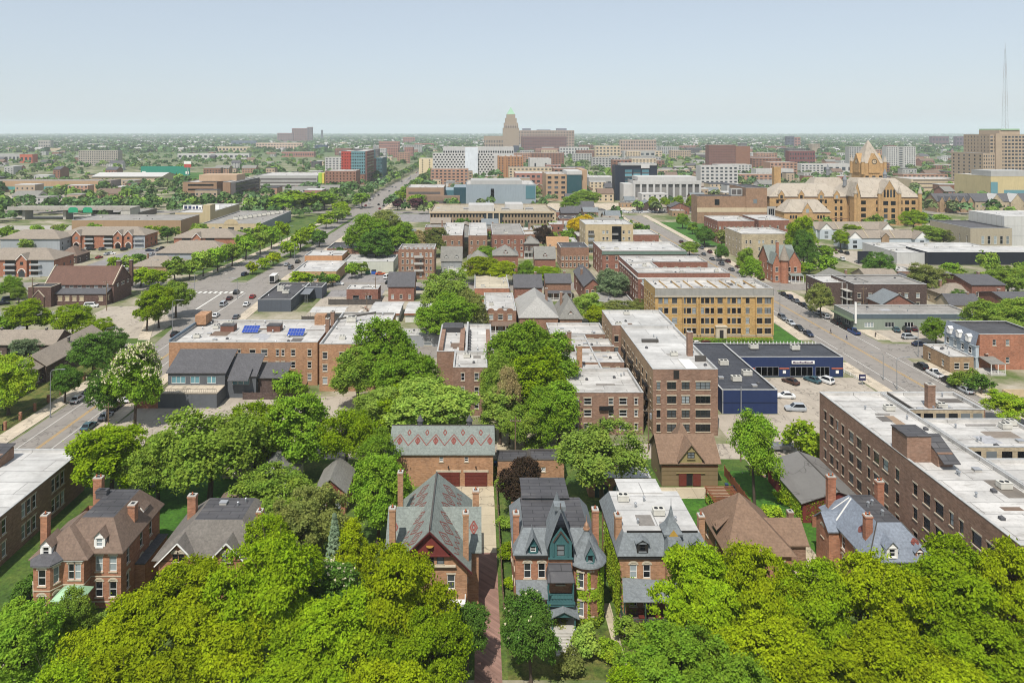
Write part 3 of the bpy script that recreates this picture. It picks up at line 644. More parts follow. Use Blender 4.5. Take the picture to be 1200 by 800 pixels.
# ---------------------------------------------------------------- street furniture
def lamp(px, pyb, h, side, label, group='street lamps with curved arms', arm=2.6):
    X, Y = G(px, pyb); r = root('street_lamp', label, 'street lamp', (X, Y, .13), group)
    b = MB(); b.cyl(X, Y, .13, .6, .2, .16, 8); b.cyl(X, Y, .6, h-.6, .11, .07, 8); b.build('pole', STEEL, r)
    a = MB(); P = [(X, Y, h-.7), (X+side*.3, Y, h-.15), (X+side*arm*.5, Y, h+.1), (X+side*arm, Y, h+.15)]
    for p, q in zip(P, P[1:]): a.bar(p, q, .05, .045, 6)
    a.build('arm', STEEL, r); l = MB(); l.box(X+side*arm-.1, X+side*arm+.75*side+(.1 if side > 0 else -.1)*0, Y-.16, Y+.16, h+.1, h+.24); l.build('lamp_head', STEEL, r); return r
WOOD = plain('weathered_wood', '#6b5a48', .9, .2, 2.)
def utility(px, pyb, h, label, X=None, Y=None, tf=False, mt=None):
    if X is None: X, Y = G(px, pyb)
    r = root('utility_pole', label, 'utility pole', (X, Y, 0), 'utility poles along the alleys'); b = MB(); b.cyl(X, Y, 0, h, .17, .11, 8); b.build('pole', mt or WOOD, r)
    c = MB(); c.box(X-1.1, X+1.1, Y-.18, Y-.06, h-.9, h-.75); c.build('crossarm', WOOD, r)
    i = MB()
    for d in (-1, -.5, .5, 1): i.cyl(X+d, Y-.12, h-.75, h-.5, .05, n=6)
    i.build('insulators', CONC, r)
    if tf: t = MB(); t.cyl(X+.42, Y-.1, h-2.4, h-1.4, .25, n=10); t.cyl(X+.42, Y-.1, h-1.4, h-1.3, .27, .15, n=10); t.build('transformer', STEEL, r)
def fence(name, label, pts, h, mat, post=2.5, group=None, cat='fence', boards=True, pm=None):
    r = root(name, label, cat, (pts[0][0], pts[0][1], 0), group); b = MB(); c = MB()
    for (x0, y0), (x1, y1) in zip(pts, pts[1:]):
        L = math.hypot(x1-x0, y1-y0); n = max(1, round(L/post)); b.M = Matrix.Translation((x0, y0, 0)) @ Matrix.Rotation(math.atan2(y1-y0, x1-x0), 4, 'Z')
        if boards:
            k = max(2, int(L/.3))
            for i in range(k): b.box(i*L/k, (i+.94)*L/k, -.02, .02, .08, h-.06-.03*((i*7) % 3))
            b.box(0, L, .02, .07, .3, .4); b.box(0, L, .02, .07, h-.45, h-.35)
        else:
            b.box(0, L, -.03, .03, h-.15, h-.08); b.box(0, L, -.03, .03, .2, .26); k = max(2, int(L/.35))
            for i in range(k): b.box(i*L/k-.015, i*L/k+.015, -.015, .015, .1, h-.02)
        b.M = None
        for i in range(n+1):
            x, y = x0+(x1-x0)*i/n, y0+(y1-y0)*i/n; s = .07 if pm is None else .25; c.box(x-s, x+s, y-s, y+s, 0, h+.1 if pm is None else h+.35)
    b.build('fence_panel', mat, r); o = c.build('posts', pm or mat, r); o['kind'] = 'stuff' if len(c.f) > 120*6 else 'thing'; return r
def person(X, Y, label, shirt, pants, rz=0., stride=.25):
    me = bpy.data.meshes.new('p'); V = [(0,0,.95),(0,0,1.2),(0,0,1.42),(0,0,1.52),(0,0,1.64),(.02,0,1.72), (.09,stride*.3,.9),(.1,stride*.6,.5),(.1,stride,.07),(.1,stride+.16,.04), (-.09,-stride*.3,.9),(-.1,-stride*.4,.5),(-.1,-stride,.09),(-.1,-stride+.16,.05), (.19,0,1.4),(.25,-.1,1.12),(.24,.02,.88), (-.19,0,1.4),(-.25,.1,1.12),(-.24,.2,.9)]
    E = [(0,1),(1,2),(2,3),(3,4),(4,5),(0,6),(6,7),(7,8),(8,9),(0,10),(10,11),(11,12),(12,13),(2,14),(14,15),(15,16),(2,17),(17,18),(18,19)]
    R = [.15,.14,.15,.06,.1,.08,.1,.07,.05,.04,.1,.07,.05,.04,.06,.045,.04,.06,.045,.04]
    me.from_pydata(V, E, []); o = bpy.data.objects.new('p', me); COL.objects.link(o); md = o.modifiers.new('s', 'SKIN')
    for i, v in enumerate(me.skin_vertices[0].data): v.radius = (R[i], R[i]*.85); v.use_root = i == 0
    o.modifiers.new('d', 'SUBSURF').levels = 1
    dg = bpy.context.evaluated_depsgraph_get(); nm = bpy.data.meshes.new_from_object(o.evaluated_get(dg)); bpy.data.objects.remove(o)
    sk_, sh, pa, ha = plain('skin', '#8a6450'), plain('cloth_'+shirt, shirt), plain('cloth_'+pants, pants), plain('hair', '#1f1813')
    nm.materials.clear()
    for m in (sk_, sh, pa, ha): nm.materials.append(m)
    for p in nm.polygons:
        z = p.center.z; x = abs(p.center.x); p.material_index = 3 if z > 1.7 else 0 if z > 1.5 or (x > .2 and z < 1.15) else 1 if z > .95 else 2
        p.use_smooth = True
    q = bpy.data.objects.new('person', nm); COL.objects.link(q); q.location = (X, Y, .01); q.rotation_euler.z = rz; tag(q, label, 'person', None)
# ---------------------------------------------------------------- foreground houses
BRK_A = brick('red_brick', '#97694f'); BRK_B = brick('orange_brick', '#9b7557'); BRK_D = brick('brown_brick', '#7e6251'); BRK_R = brick('deep_red_brick', '#7a5041'); BRK_O = brick('bright_orange_brick', '#96634b')
BRK_Y = brick('yellow_brick', '#a88853'); BRK_T = brick('tan_brick', '#8e7559'); BRK_K = brick('dark_brick', '#4d3d38'); CREAMB = brick('cream_brick', '#a2947a'); TANW = brick('buff_brick', '#b98c4e')
SH_BR = shingle('brown_shingle', '#6d5c50'); SH_GR = shingle('grey_shingle', '#77756f'); SH_DK = shingle('dark_shingle', '#525153'); SLATE = shingle('slate', '#6e7375', .3, .26); SLATE_G = shingle('green_grey_slate', '#727872', .3, .24); SLATE_B = shingle('blue_slate', '#747b85', .3, .24)
SH_RD = shingle('rust_shingle', '#76604f'); SH_TP = shingle('taupe_shingle', '#83796d'); TARR = membrane('tar_roof', '#4b4a4c', '#6f6b68', .5, 1.); TARB = membrane('black_roof', '#3f4147', '#68686c', .4, 1.); WROOF = membrane('white_roof', '#b5b2ad', '#6f6962', .85, 3.); GROOF = membrane('grey_roof', '#908c86', '#66605a', .6, 2.)
WROOF2 = membrane('pale_roof', '#b6b4b0', '#7a756f', .6, 4.); CROOF = membrane('cream_roof', '#b3a994', '#9a8f7c', .35, 3.); COPPER = plain('green_copper', '#8fae8d', .6, .12, 2.); TEAL = plain('teal_paint', '#3c5f60', .5, .08); CLAP = plain('red_clapboard', '#6a312d', .7, .1); OLIVE = plain('olive_siding', '#74644a', .75, .06); OLIVE_L = plain('khaki_siding', '#8b7e56', .75, .06); RUST = plain('rust_trim', '#7a4a31', .7); INLAY = plain('red_slate', '#74423a', .85, .15, 2.); DOORR = plain('oxblood_door', '#5d2a22', .6)
IVY = LEAF['bright']
def dormer(rt, x, y, z, w, h, dep, rm, wm=WHITE, fr=WHITE, tr=WHITE, st='dh', name='dormer', rise=None, ov=.2):
    b = MB(); rise = rise or w*.55
    wall_open(b, (x-w/2, y), (x+w/2, y), z, z+h, [(w*.22, w*.78, z+.25, z+h-.15)], 0, .1)
    b.face([(x-w/2,y,z),(x-w/2,y+dep,z),(x-w/2,y+dep,z+h),(x-w/2,y,z+h)]); b.face([(x+w/2,y,z),(x+w/2,y+dep,z),(x+w/2,y+dep,z+h),(x+w/2,y,z+h)])
    b.face([(x-w/2,y,z+h),(x+w/2,y,z+h),(x,y,z+h+rise)])
    b.gable(x-w/2, x+w/2, y, y+dep, z+h, rise, 'y', ov, 1, 0, False, .1)
    o = b.build(name, [wm, rm], rt); put('window', win_mesh(w*.56, h-.4, st, fr, tr), o, (x, y-.04, z+.25)); return o
def ivy(rt, quad, n, seed, label=None, thick=.25):
    "climbing leaves over a wall patch (origin, u, v)"
    o, u, v = (np.array(a, float) for a in quad); rng = np.random.default_rng(seed); a = rng.random(n)**.8; c = rng.random(n)
    nn = np.cross(u, v); nn /= np.linalg.norm(nn); nz = np.sin(a*9+seed)*.12+np.sin(c*14)*.1
    keep = rng.random(n) > (c-.55+nz)*1.3; a, c = a[keep], c[keep]; n = len(a)
    P = o + a[:, None]*u + c[:, None]*v + nn*rng.random(n)[:, None]*thick; nr = nn*.8 + np.array([0, 0, .5]) + rng.normal(size=(n, 3))*.4; nr /= np.linalg.norm(nr, axis=1)[:, None]
    me = quads_mesh('ivy', P, nr, np.full(n, .13), np.full(n, 1.2), rng, IVY); q = bpy.data.objects.new('ivy', me); COL.objects.link(q); q.parent = rt; q.location = -BASE[rt.name]; return q
def turret_ivy(rt, cx, cy, rad):
    rng = np.random.default_rng(3); n = 4200; a = rng.uniform(-.75, 1.5, n); z = rng.random(n)**.8*7.4
    win = np.zeros(n, bool)
    for wa in (-.32, .33):
        for z0 in (1.5, 5.2): win |= (abs(a-wa) < .26) & (z > z0-.1) & (z < z0+2.2)
    k = ~win & (rng.random(n) < .35+.65*(np.sin(a*5+z*1.1) > -.35)); a, z = a[k], z[k]; n = len(a); q = rad+rng.random(n)*.2
    P = np.stack([cx+np.sin(a)*q, cy-np.cos(a)*q, z], 1); nr = np.stack([np.sin(a), -np.cos(a), np.full(n, .6)], 1)+rng.normal(size=(n, 3))*.4; nr /= np.linalg.norm(nr, axis=1)[:, None]
    o = bpy.data.objects.new('ivy', quads_mesh('ivy', P, nr, np.full(n, .12), np.full(n, 1.2), rng, IVY)); COL.objects.link(o); o.parent = rt; o.location = -BASE[rt.name]
def posts(rt, pts, z0, z1, r, mat, name='porch_post'):
    for x, y in pts: b = MB(); b.cyl(x, y, z0, z1, r, n=6); b.cyl(x, y, z1-.15, z1, r*1.7, n=6); b.build(name, mat, rt)
def railing(rt, pts, z, h, mat, step=.18):
    b = MB()
    for (x0, y0), (x1, y1) in zip(pts, pts[1:]):
        b.bar((x0,y0,z+h),(x1,y1,z+h),.05,n=4); b.bar((x0,y0,z+.1),(x1,y1,z+.1),.04,n=4); k = max(2, int(math.hypot(x1-x0, y1-y0)/step))
        for i in range(k+1): t = i/k; b.bar((x0+(x1-x0)*t,y0+(y1-y0)*t,z+.1),(x0+(x1-x0)*t,y0+(y1-y0)*t,z+h),.025,n=4)
    b.build('railing', mat, rt)
def steps(rt, x0, x1, y0, y1, z1, mat):
    b = MB(); n = max(3, int(z1/.17))
    for i in range(n): b.box(x0, x1, y0+(y1-y0)*i/n, y1, z1*i/n, z1*(i+1)/n)
    b.build('steps', mat, rt)
# A: brick villa at the left
r = root('brick_house', 'orange brick villa with brown hipped roof, white dormers and green copper porch roof', 'house', (-54, 103, 0))
QA = [(-59.6,97.2),(-58.7,95.8),(-56.5,95.8),(-55.6,97.2),(-52.8,97.2),(-52.8,99),(-48.7,99),(-48.7,111),(-59.6,111)]
walls(r, QA, 0, 7.8, BRK_A, [[(.5,.75)],[(.5,1.)],[(.5,.75)],[(1.1,.8),(2.0,.8)],0,[(1.1,1.),(3.0,1.)],[(2,.9),(6,.9),(9,.9)],0,[(3,1.)]], rows=[1.5,5.0], wh=2.1, st='arch')
b = MB()
for z in (.9, 4.35): 
    b = MB()
    for p, q in zip(QA, QA[1:7]): b.bar((p[0],p[1]-.02,z), (q[0],q[1]-.02,z), .09, n=4)
    b.build('stone_course', STONE, r)
b = MB(); b.hip(-57.2,-48.7,99,111,7.8,3.5,.55,deck=(2.6,2.6),m=0,md=1); b.hip(-59.6,-52.6,97.4,106,7.82,3.0,.5,inset=2.7); b.build('roof', [SH_BR, TARR], r)
b = MB(); P = [(-59.9,97.1),(-58.9,95.4),(-56.3,95.4),(-55.3,97.1)]; b.grid([(x,y,7.72) for x,y in P]+[(x,y,7.86) for x,y in P]+[(-58.2,98.6,8.9),(-56.9,98.6,8.9)], [(0,1,5,4),(1,2,6,5),(2,3,7,6),(4,5,8),(5,6,9,8),(6,7,9)]); b.build('bay_roof', SH_DK, r)
b = MB()
for p, q in zip(QA, QA[1:8]): b.bar((p[0],p[1]-.1,7.62),(q[0],q[1]-.1,7.62),.16,n=4)
b.build('cornice', WHITE, r)
dormer(r, -57.9, 97.2, 8.0, 1.5, 1.5, 2.6, SH_BR); dormer(r, -51.6, 98.9, 8.2, 1.5, 1.5, 2.6, SH_BR); dormer(r, -49.6, 106.5, 8.6, 1.0, 1.0, 1.6, SH_BR)
chimney(r, -59.3, 99.5, 6, 12.6, .9, .9, BRK_A, 1); chimney(r, -49.6, 104.3, 7.5, 11.6, 1., 1.1, BRK_A); chimney(r, -57.6, 110.2, 7, 12.6, 1.3, .9, BRK_A, 2); chimney(r, -55.6, 107.5, 10.8, 12.0, 1.6, 1., SH_DK, 0, TARR, 'roof_lantern')
b = MB(); b.hip(-55.4,-51.9,94.7,97.2,3.9,.9,.3,deck=(1.2,1.2)); b.build('porch_roof', COPPER, r)
posts(r, [(-55.2,94.9),(-53.6,94.9),(-52.1,94.9)], 1.2, 3.85, .12, WHITE); b = MB(); b.box(-55.6,-51.8,94.6,97.15,0,1.2); b.build('porch', STONE, r); steps(r, -57.3,-55.65,94.7,97, 1.1, STONE); railing(r, [(-57.3,94.7),(-57.3,96.8)], 1., .9, WHITE)
b = MB(); b.box(-55,-51,111.01,113.5,0,6.5); b.gable(-55,-51,111.01,113.5,6.5,1.2,'y',.3,1,0); b.build('rear_wing', [BRK_A, SH_BR], r); b = MB(); b.box(-48.68,-47.3,103,110.5,0,3.6,0); b.box(-48.66,-47.2,102.9,110.6,3.603,3.75,1); b.build('side_bay', [BRK_A, SH_DK], r)
# B: grey house beside it
r = root('gabled_house', 'brick house with grey shingle roof, flat dark deck and two small front gables', 'house', (-36.5, 105, 0))
walls(r, [(-44,100),(-29.5,100),(-29.5,111.5),(-44,111.5)], 0, 6.3, BRK_A, [[(3.2,1.),(9.5,1.)],3,0,3], rows=[1.3,4.2], wh=1.6)
b = MB(); b.hip(-44,-29.5,100,111.5,6.3,3.8,.7,deck=(4.6,3.4),m=0,md=1); b.build('roof', [shingle('umber_grey_shingle','#67625c'), TARR], r)
for x in (-41.0, -34.3):
    b = MB(); b.gable(x-2.6,x+2.6,99.3,104.5,6.3,2.5,'y',.45,0,1,True,.15); b.box(x-2.6,x+2.6,99.3,100.2,5.0,6.3,1); g = b.build('front_gable', [MATS['umber_grey_shingle'], BRK_A], r)
    put('window', win_mesh(.7,1.1,'arch',DARKF,STONE), g, (x-.42,99.14,6.2)); put('window', win_mesh(.7,1.1,'arch',DARKF,STONE), g, (x+.42,99.14,6.2))
    b = MB()
    for s in (-1, 1): b.bar((x+s*3.1,98.8,5.75),(x,98.8,8.85),.11,n=4)
    b.build('bargeboard', WHITE, g)
chimney(r, -42.0, 106.8, 7.5, 11.6, 1.2, .9, BRK_A, 1); chimney(r, -31.0, 103.2, 6.5, 11.2, .8, 1., BRK_A, 1); put('roof_hatch', HATCH, r, (-37.5,107,10.12)); put('roof_vent', VENT, r, (-35.2,106.5,10.12)); put('roof_vent', VENT, r, (-34.4,107.6,10.12))
b = MB(); b.box(-40,-33,111.52,115,0,7.5,0); b.hip(-40,-33,111.6,115,7.5,1.6,.4,m=1); b.build('rear_wing', [BRK_A, SH_BR], r)
# C: slate-roofed gothic house with red inlay diamonds
r = root('gothic_house', 'steep slate roof house with red diamond inlay and red front gable by the brick drive', 'house', (-6.2, 103, 0))
walls(r, [(-11.1,95),(-1.4,95),(-1.4,112),(-11.1,112)], 0, 8.3, BRK_B, [[(2.5,1.0),(7.6,1.)],[(2,1.),(5.5,1.),(14,1.)],0,4], rows=[1.4,5.1], wh=1.9)
b = MB(); zx, ze, zr = -6.25, 8.3, 13.1; k = (zr-ze)/4.85; ov = .55
yr = 110.2
for s in (-1, 1):
    xe = zx+s*(4.85+ov); b.slab([(xe,94.2,ze-ov*k),(xe,112.5,ze-ov*k),(zx,yr,zr),(zx,94.2,zr)], .15, 0)
b.slab([(zx-4.85-ov,112.5,ze-ov*k),(zx+4.85+ov,112.5,ze-ov*k),(zx,yr,zr)], .15, 0); b.box(zx-.12,zx+.12,94.2,yr,zr+.13,zr+.26,1)
for s in (-1, 1):
    u = Vector((0,1,0)); v = Vector((s*-1.,0,k)).normalized(); o = Vector((zx+s*(4.85+ov),94.2,ze-ov*k+.15)); Ls = (zr-ze+ov*k)/v.z
    for i in range(6):
        c = 1.6+i*2.55
        for t0, t1 in ((.46,.8),): 
            m_ = (t0+t1)/2*Ls; hh = (t1-t0)/2*Ls
            b.strip(o,u,v,[(c-1.05,m_),(c,m_+hh),(c+1.05,m_),(c,m_-hh),(c-1.05,m_)],.2,2); b.strip(o,u,v,[(c-.5,m_),(c,m_+hh*.5),(c+.5,m_),(c,m_-hh*.5),(c-.5,m_)],.16,2)
    b.strip(o,u,v,[(.3+.64*i,Ls*(.3 if i%2 else .42)) for i in range(26)],.14,2)
b.build('roof', [SLATE_G, COPD, INLAY], r)
for s, x0, x1 in ((1,-1.38,.1),(-1,-12.2,-11.12)):
    b = MB(); b.box(x0,x1,98.6,106,0,8.4,1); xa, xb = (zx,x1+.4) if s > 0 else (x0-.4,zx)
    for y0_, ym in ((98.1,102.3),(106.5,102.3)): b.slab([(xa,y0_,7.95),(xb,y0_,7.95),(xb,ym,12.0),(xa,ym,12.0)], .15, 0)
    b.face([(x1 if s > 0 else x0,98.6,8.4),(x1 if s > 0 else x0,106,8.4),(x1 if s > 0 else x0,102.3,12)],1)
    u = Vector((1,0,0)); v = Vector((0,4.2,4.05)).normalized(); o = Vector((xa,98.1,8.1)); c = (xb-xa)*(.84 if s > 0 else .16)
    for hh, w in ((.85,.2),(.4,.2)): b.strip(o,u,v,[(c-hh*.6,3.1),(c,3.1+hh),(c+hh*.6,3.1),(c,3.1-hh),(c-hh*.6,3.1)],w,2)
    b.build('cross_gable', [SLATE_G, BRK_B, INLAY], r)
b = MB(); b.face([(-11.1,94.98,8.3),(-1.4,94.98,8.3),(zx,94.98,13.05)],0); b.box(-8.9,-3.6,94.5,94.97,9.6,9.8,1); b.face([(-8.75,94.55,9.8),(-3.75,94.55,9.8),(zx,94.55,12.7)],1); b.box(-9.6,-2.9,94.6,94.96,8.15,8.32,2); g = b.build('front_gable', [BRK_B, CLAP, STONE], r)
b = MB(); b.cyl(zx,94.5,11.0,11.06,.5,n=12,m=0); b.build('ornament', plain('gilt','#9c7a3a',.5), g)
for i in range(3): put('window', win_mesh(.95,1.0,'plain',DARKF,STONE), g, (-7.6+i*1.35,94.8,8.45))
b = MB()
for s in (-1, 1): b.bar((zx+s*5.5,94.1,7.65),(zx,94.1,13.0),.12,n=4)
b.cyl(zx,94.2,13,14.2,.06,.02,6); b.build('bargeboard', plain('dark_red_trim','#4d211f',.6), r)
for x, y, z0, z1, w in ((-1.6,96.2,7,14.6,.75),(-.3,104.2,7,13.6,.9),(-11.4,97,6.5,14.8,.8),(-11.3,106,6.5,15.4,.75)): chimney(r, x, y, z0, z1, w, .9, BRK_B, 1)
b = MB(); b.box(-5.4,-1.6,92.9,94.96,3.6,3.8,0); b.box(-5.4,-1.6,92.9,93.0,3.8,4.5,0); b.box(-1.7,-1.6,93,94.96,3.8,4.5,0); b.build('porch_roof', WHITE, r); posts(r, [(-5.2,93.1),(-3.5,93.1),(-1.8,93.1)], 1, 3.6, .1, WHITE); b = MB(); b.box(-5.5,-1.5,92.8,94.97,0,1); b.build('porch', STONE, r)
# D: coach house
r = root('coach_house', 'long brick coach house with zigzag diamond slate roof and two garage doors', 'garage', (-6.6, 138, 0))
walls(r, [(-16,133),(2.8,133),(2.8,143),(-16,143)], 0, 6., BRK_B, [[(9.3,.7,'plain'),(13.9,.7,'plain')],0,0,0], rows=[4.5], wh=.9, tr=STONE)
b = MB(); b.gable(-16,2.8,133,143,6.,3.,'x',.35,0,1,True,.15); kx = Vector((1,0,0)); kv = Vector((0,5,3.)).normalized(); o = Vector((-16.35,132.65,5.94)); Ls = 5.35/kv.y
z_, p_ = [], 19.5/5.8
pts = []
for i in range(12): pts.append((.1+i*p_/2, Ls*(.3 if i % 2 == 0 else .68)))
b.strip(o,kx,kv,pts,.17,2)
for i in range(6):
    c = .1+p_/2+i*p_; m_ = Ls*.46; b.strip(o,kx,kv,[(c-.4,m_),(c,m_+.75),(c+.4,m_),(c,m_-.75),(c-.4,m_)],.26,2); b.strip(o,kx,kv,[(c,m_+.4),(c,m_-.4)],.3,2)
    if i < 5: c += p_/2; m_ = Ls*.74; b.strip(o,kx,kv,[(c-.3,m_),(c,m_+.6),(c+.3,m_),(c,m_-.6),(c-.3,m_)],.2,2)
b.box(-16.4,3.2,137.9,138.1,9.1,9.24,3); b.build('roof', [SLATE_G, BRK_B, INLAY, COPD], r)
for x in (-11, -1.6): b = MB(); b.cyl(x,138.3,8.8,9.9,.5,n=8); b.cone(x,138.3,9.9,11.1,.7,8); b.build('cupola', SH_DK, r)
for x in (-5.4, -.35):
    b = MB(); b.box(x-2.05,x+2.05,132.86,132.99,0,2.6); 
    for i in range(4): b.box(x-2.0,x+2.0,132.82,132.86,.1+i*.62,.6+i*.62)
    b.build('garage_door', DOORR, r); b = MB(); b.box(x-2.3,x+2.3,132.85,132.99,2.62,2.95); b.build('lintel', STONE, r)
    l = MB(); l.cone(x,132.7,3.5,3.9,.18,6); l.bar((x,132.98,3.8),(x,132.7,3.85),.03); l.build('wall_lamp', BLACK, r)
# E: turreted house
r = root('turreted_house', 'brick house with slate mansard, steep teal centre gable and bell-shaped corner turret', 'house', (10.5, 102, 0))
walls(r, [(5,96.5),(16,96.5),(16,110),(5,110)], 0, 8.9, BRK_A, [[(1.6,.95),(3.5,.95)],3,0,3], rows=[1.6,5.6], wh=2.0, st='arch')
b = MB(); b.hip(5,16,96.5,108.5,8.9,2.4,.35,deck=(1.5,2.3),m=0,md=1); b.build('roof', [SLATE, TARR], r); b = MB(); b.box(6.6,13.1,106,111.5,6,11.6,0); b.box(6.4,13.3,105.6,111.7,11.603,11.75,1); b.build('rear_roof', [SLATE, TARR], r)
b = MB(); b.box(5,9.2,96.2,96.47,8.35,8.8); b.box(5,9.2,96.3,96.47,4.9,5.1); b.box(12.4,16,96.2,96.47,8.35,8.8); b.build('cornice', DARKF, r)
b = MB(); wall_open(b,(9.3,95.2),(12.4,95.2),0,9.2,[(1.,2.1,5.6,7.6)]); b.face([(9.3,95.2,0),(9.3,96.5,0),(9.3,96.5,9.2),(9.3,95.2,9.2)]); b.face([(12.4,95.2,0),(12.4,96.5,0),(12.4,96.5,9.2),(12.4,95.2,9.2)]); t = b.build('tower_wall', BRK_A, r); put('window', win_mesh(1.1,2.,'dh',DARKF), t, (10.85,95.2,5.6))
b = MB(); wall_open(b,(9.25,95.0),(12.45,95.0),9.2,11.0,[(1.1,2.1,9.4,10.9)],0); b.box(9.25,9.4,95.0,98,9.2,11,0); b.box(12.3,12.45,95.0,98,9.2,11,0); b.box(9.2,12.5,94.85,95.0,9.05,9.25,0); b.face([(9.25,95,11),(12.45,95,11),(10.85,95,13.2)],0)
b.gable(9.25,12.45,95.0,99.5,11.0,4.4,'y',.3,1,0,False,.12); b.cyl(10.85,95.1,15.3,16.3,.05,n=5,m=2); b.box(10.1,11.6,95.8,97.3,14.9,15.5,1)
for s in (-1, 1): b.bar((10.85+s*.95,94.9,9.4),(10.85+s*.95,94.9,11.6),.1,n=4,m=0); b.bar((10.85+s*1.0,94.85,11.3),(10.85,94.85,12.7),.1,n=4,m=2)
g = b.build('tower_gable', [TEAL, SLATE, plain('brown_trim','#4a3a32')], r); put('window', win_mesh(1.,1.5,'dh',DARKF,TEAL), g, (10.85,95.0,9.4))
cx, cy = 14.5, 96.9; b = MB(); b.cyl(cx,cy,0,8.3,2.05,n=14); b.build('turret_wall', BRK_A, r); b = MB(); b.cone(cx,cy,8.1,12.2,2.7,16,0,0,1,[(0,1),(.05,.98),(.25,.72),(.5,.42),(.75,.2),(1,.07)]); b.build('turret_roof', SLATE, r); b = MB(); b.cyl(cx,cy,11.9,12.1,.45,n=10); b.cone(cx,cy,12.1,13.0,.36,10,0,0,1,[(0,1),(.5,.8),(1,.1)]); b.cyl(cx,cy,13,13.8,.05,.02,5); b.build('finial', plain('copper_pink','#b08a70',.4,.1,1,.5), r)
for a in (-1.25, -.55): 
    for z in (1.6, 5.3): put('window', win_mesh(.8,2.0,'dh',WHITE), r, (cx+2.12*math.sin(a+.9)*.9-.4, cy-2.12*math.cos(a+.9)-.02, z), (a+.9)*.9)
dormer(r, 14.7, 94.75, 8.5, 1.1, 1.3, 2.2, SLATE, TEAL, DARKF, TEAL, rise=1.1); dormer(r, 7.35, 96.3, 9.0, 1.3, 1.1, 2.4, SLATE, plain('dark_teal','#214a4e'), WHITE, TEAL, rise=1.2, ov=.4)
chimney(r, 5.2, 98.8, 7, 13.2, .8, 1., BRK_A, 1); chimney(r, 16.2, 100.2, 7, 13., .85, 1., BRK_A, 1)
b = MB(); b.slab([(8.9,93.1,7.05),(12.5,93.1,7.05),(12.2,93.9,7.9),(9.2,93.9,7.9)],.1); b.slab([(9.2,93.9,7.9),(12.2,93.9,7.9),(12.2,95.18,8.35),(9.2,95.18,8.35)],.1); b.face([(8.9,93.1,7.05),(9.2,93.9,7.9),(9.2,95.18,8.35),(8.9,95.18,7.05)]); b.face([(12.5,93.1,7.05),(12.2,93.9,7.9),(12.2,95.18,8.35),(12.5,95.18,7.05)]); b.build('balcony_roof', TARR, r)
posts(r, [(9.1,93.3),(12.3,93.3)], 4.5, 7.05, .1, TEAL); railing(r, [(9.1,95.1),(9.1,93.3),(12.3,93.3),(12.3,95.1)], 4.5, 1., TEAL); b = MB(); b.box(8.9,12.5,93.1,95.18,4.25,4.5); b.box(9,12.4,93.2,93.3,3.95,4.25); b.build('balcony', TEAL, r)
b = MB(); b.gable(9.3,12.6,92.3,95.1,3.2,.8,'y',.3,0,1,True,.1); b.build('entrance_roof', [SLATE, TEAL], r); posts(r, [(9.5,92.5),(12.4,92.5)], 1.5, 3.2, .1, TEAL); b = MB(); b.box(9.3,12.6,92.2,95.18,0,1.5); b.build('porch', CONC, r); steps(r, 9.7,12.1,89.9,92.2,1.5,CONC); railing(r, [(12.3,90),(12.3,92.2)], .9, .9, WHITE)
b = MB(); b.box(10.3,11.4,95.08,95.19,1.5,3.7); b.build('front_door', DOORR, r)
b = MB(); b.slab([(5,93.6,4.6),(9.2,93.6,4.6),(9.2,96.48,5.3),(5,96.48,5.3)],.12); b.build('side_porch_roof', SLATE, r); posts(r, [(5.2,93.8),(7.1,93.8)], .8, 4.6, .1, TEAL); b = MB(); b.box(5,9.2,93.6,96.48,0,.8); b.build('side_porch', CONC, r)
turret_ivy(r, 14.5, 96.9, 2.1); ivy(r, ((16.02,97,0),(0,0,6),(0,8,0)), 1600, 4)
# F: second-empire house with the white flat roof
r = root('mansard_house', 'brick house with flat white roof above grey slate mansard and curved spire dormer', 'house', (25, 103, 0))
walls(r, [(18.9,97),(31,97),(31,110.5),(18.9,110.5)], 0, 8.4, BRK_B, [[(1.9,.95),(3.7,.95),(8,.95),(10,.95)],3,0,3], rows=[1.6,5.3], wh=1.8, st='arch')
b = MB(); b.hip(18.9,31,97,111,8.4,2.3,.3,deck=(1.2,1.7),m=0,md=1); b.build('roof', [SLATE, WROOF2], r); b = MB(); b.box(21.5,27.5,109,113,8,10.75,0); b.box(21.3,27.7,108.8,113.2,10.753,10.85,1); b.build('rear_roof', [SLATE, WROOF2], r)
b = MB(); b.box(18.7,25,96.7,96.98,8.0,8.38); b.box(27.4,31.2,96.7,96.98,8.0,8.38); b.box(20.2,29.8,98.3,98.42,10.68,10.9); b.build('cornice', DARKF, r)
b = MB(); wall_open(b,(25,96),(27.4,96),0,8.4,[(.75,1.65,5.3,7.1)]); b.face([(25,96,0),(25,97,0),(25,97,8.4),(25,96,8.4)]); b.face([(27.4,96,0),(27.4,97,0),(27.4,97,8.4),(27.4,96,8.4)]); t = b.build('pavilion_wall', BRK_B, r); put('window', win_mesh(.9,1.8,'arch',DARKF), t, (26.2,96,5.3))
b = MB(); b.hip(25,27.4,96,98.6,8.4,2.4,.25,deck=(.6,.6)); b.build('pavilion_roof', SLATE, r)
b = MB(); b.cone(26.2,98.4,10.75,14.3,1.75,4,0,math.pi/4,1,[(0,1),(.08,1.05),(.3,.6),(.6,.25),(1,.04)]); b.cyl(26.2,98.4,14.2,15.3,.04,.02,5,1); b.face([(25.5,97.1,10.75),(26.9,97.1,10.75),(26.2,97.1,11.7)],2); b.build('spire', [SLATE, DARKF, plain('gold_trim','#a5843d',.5)], r)
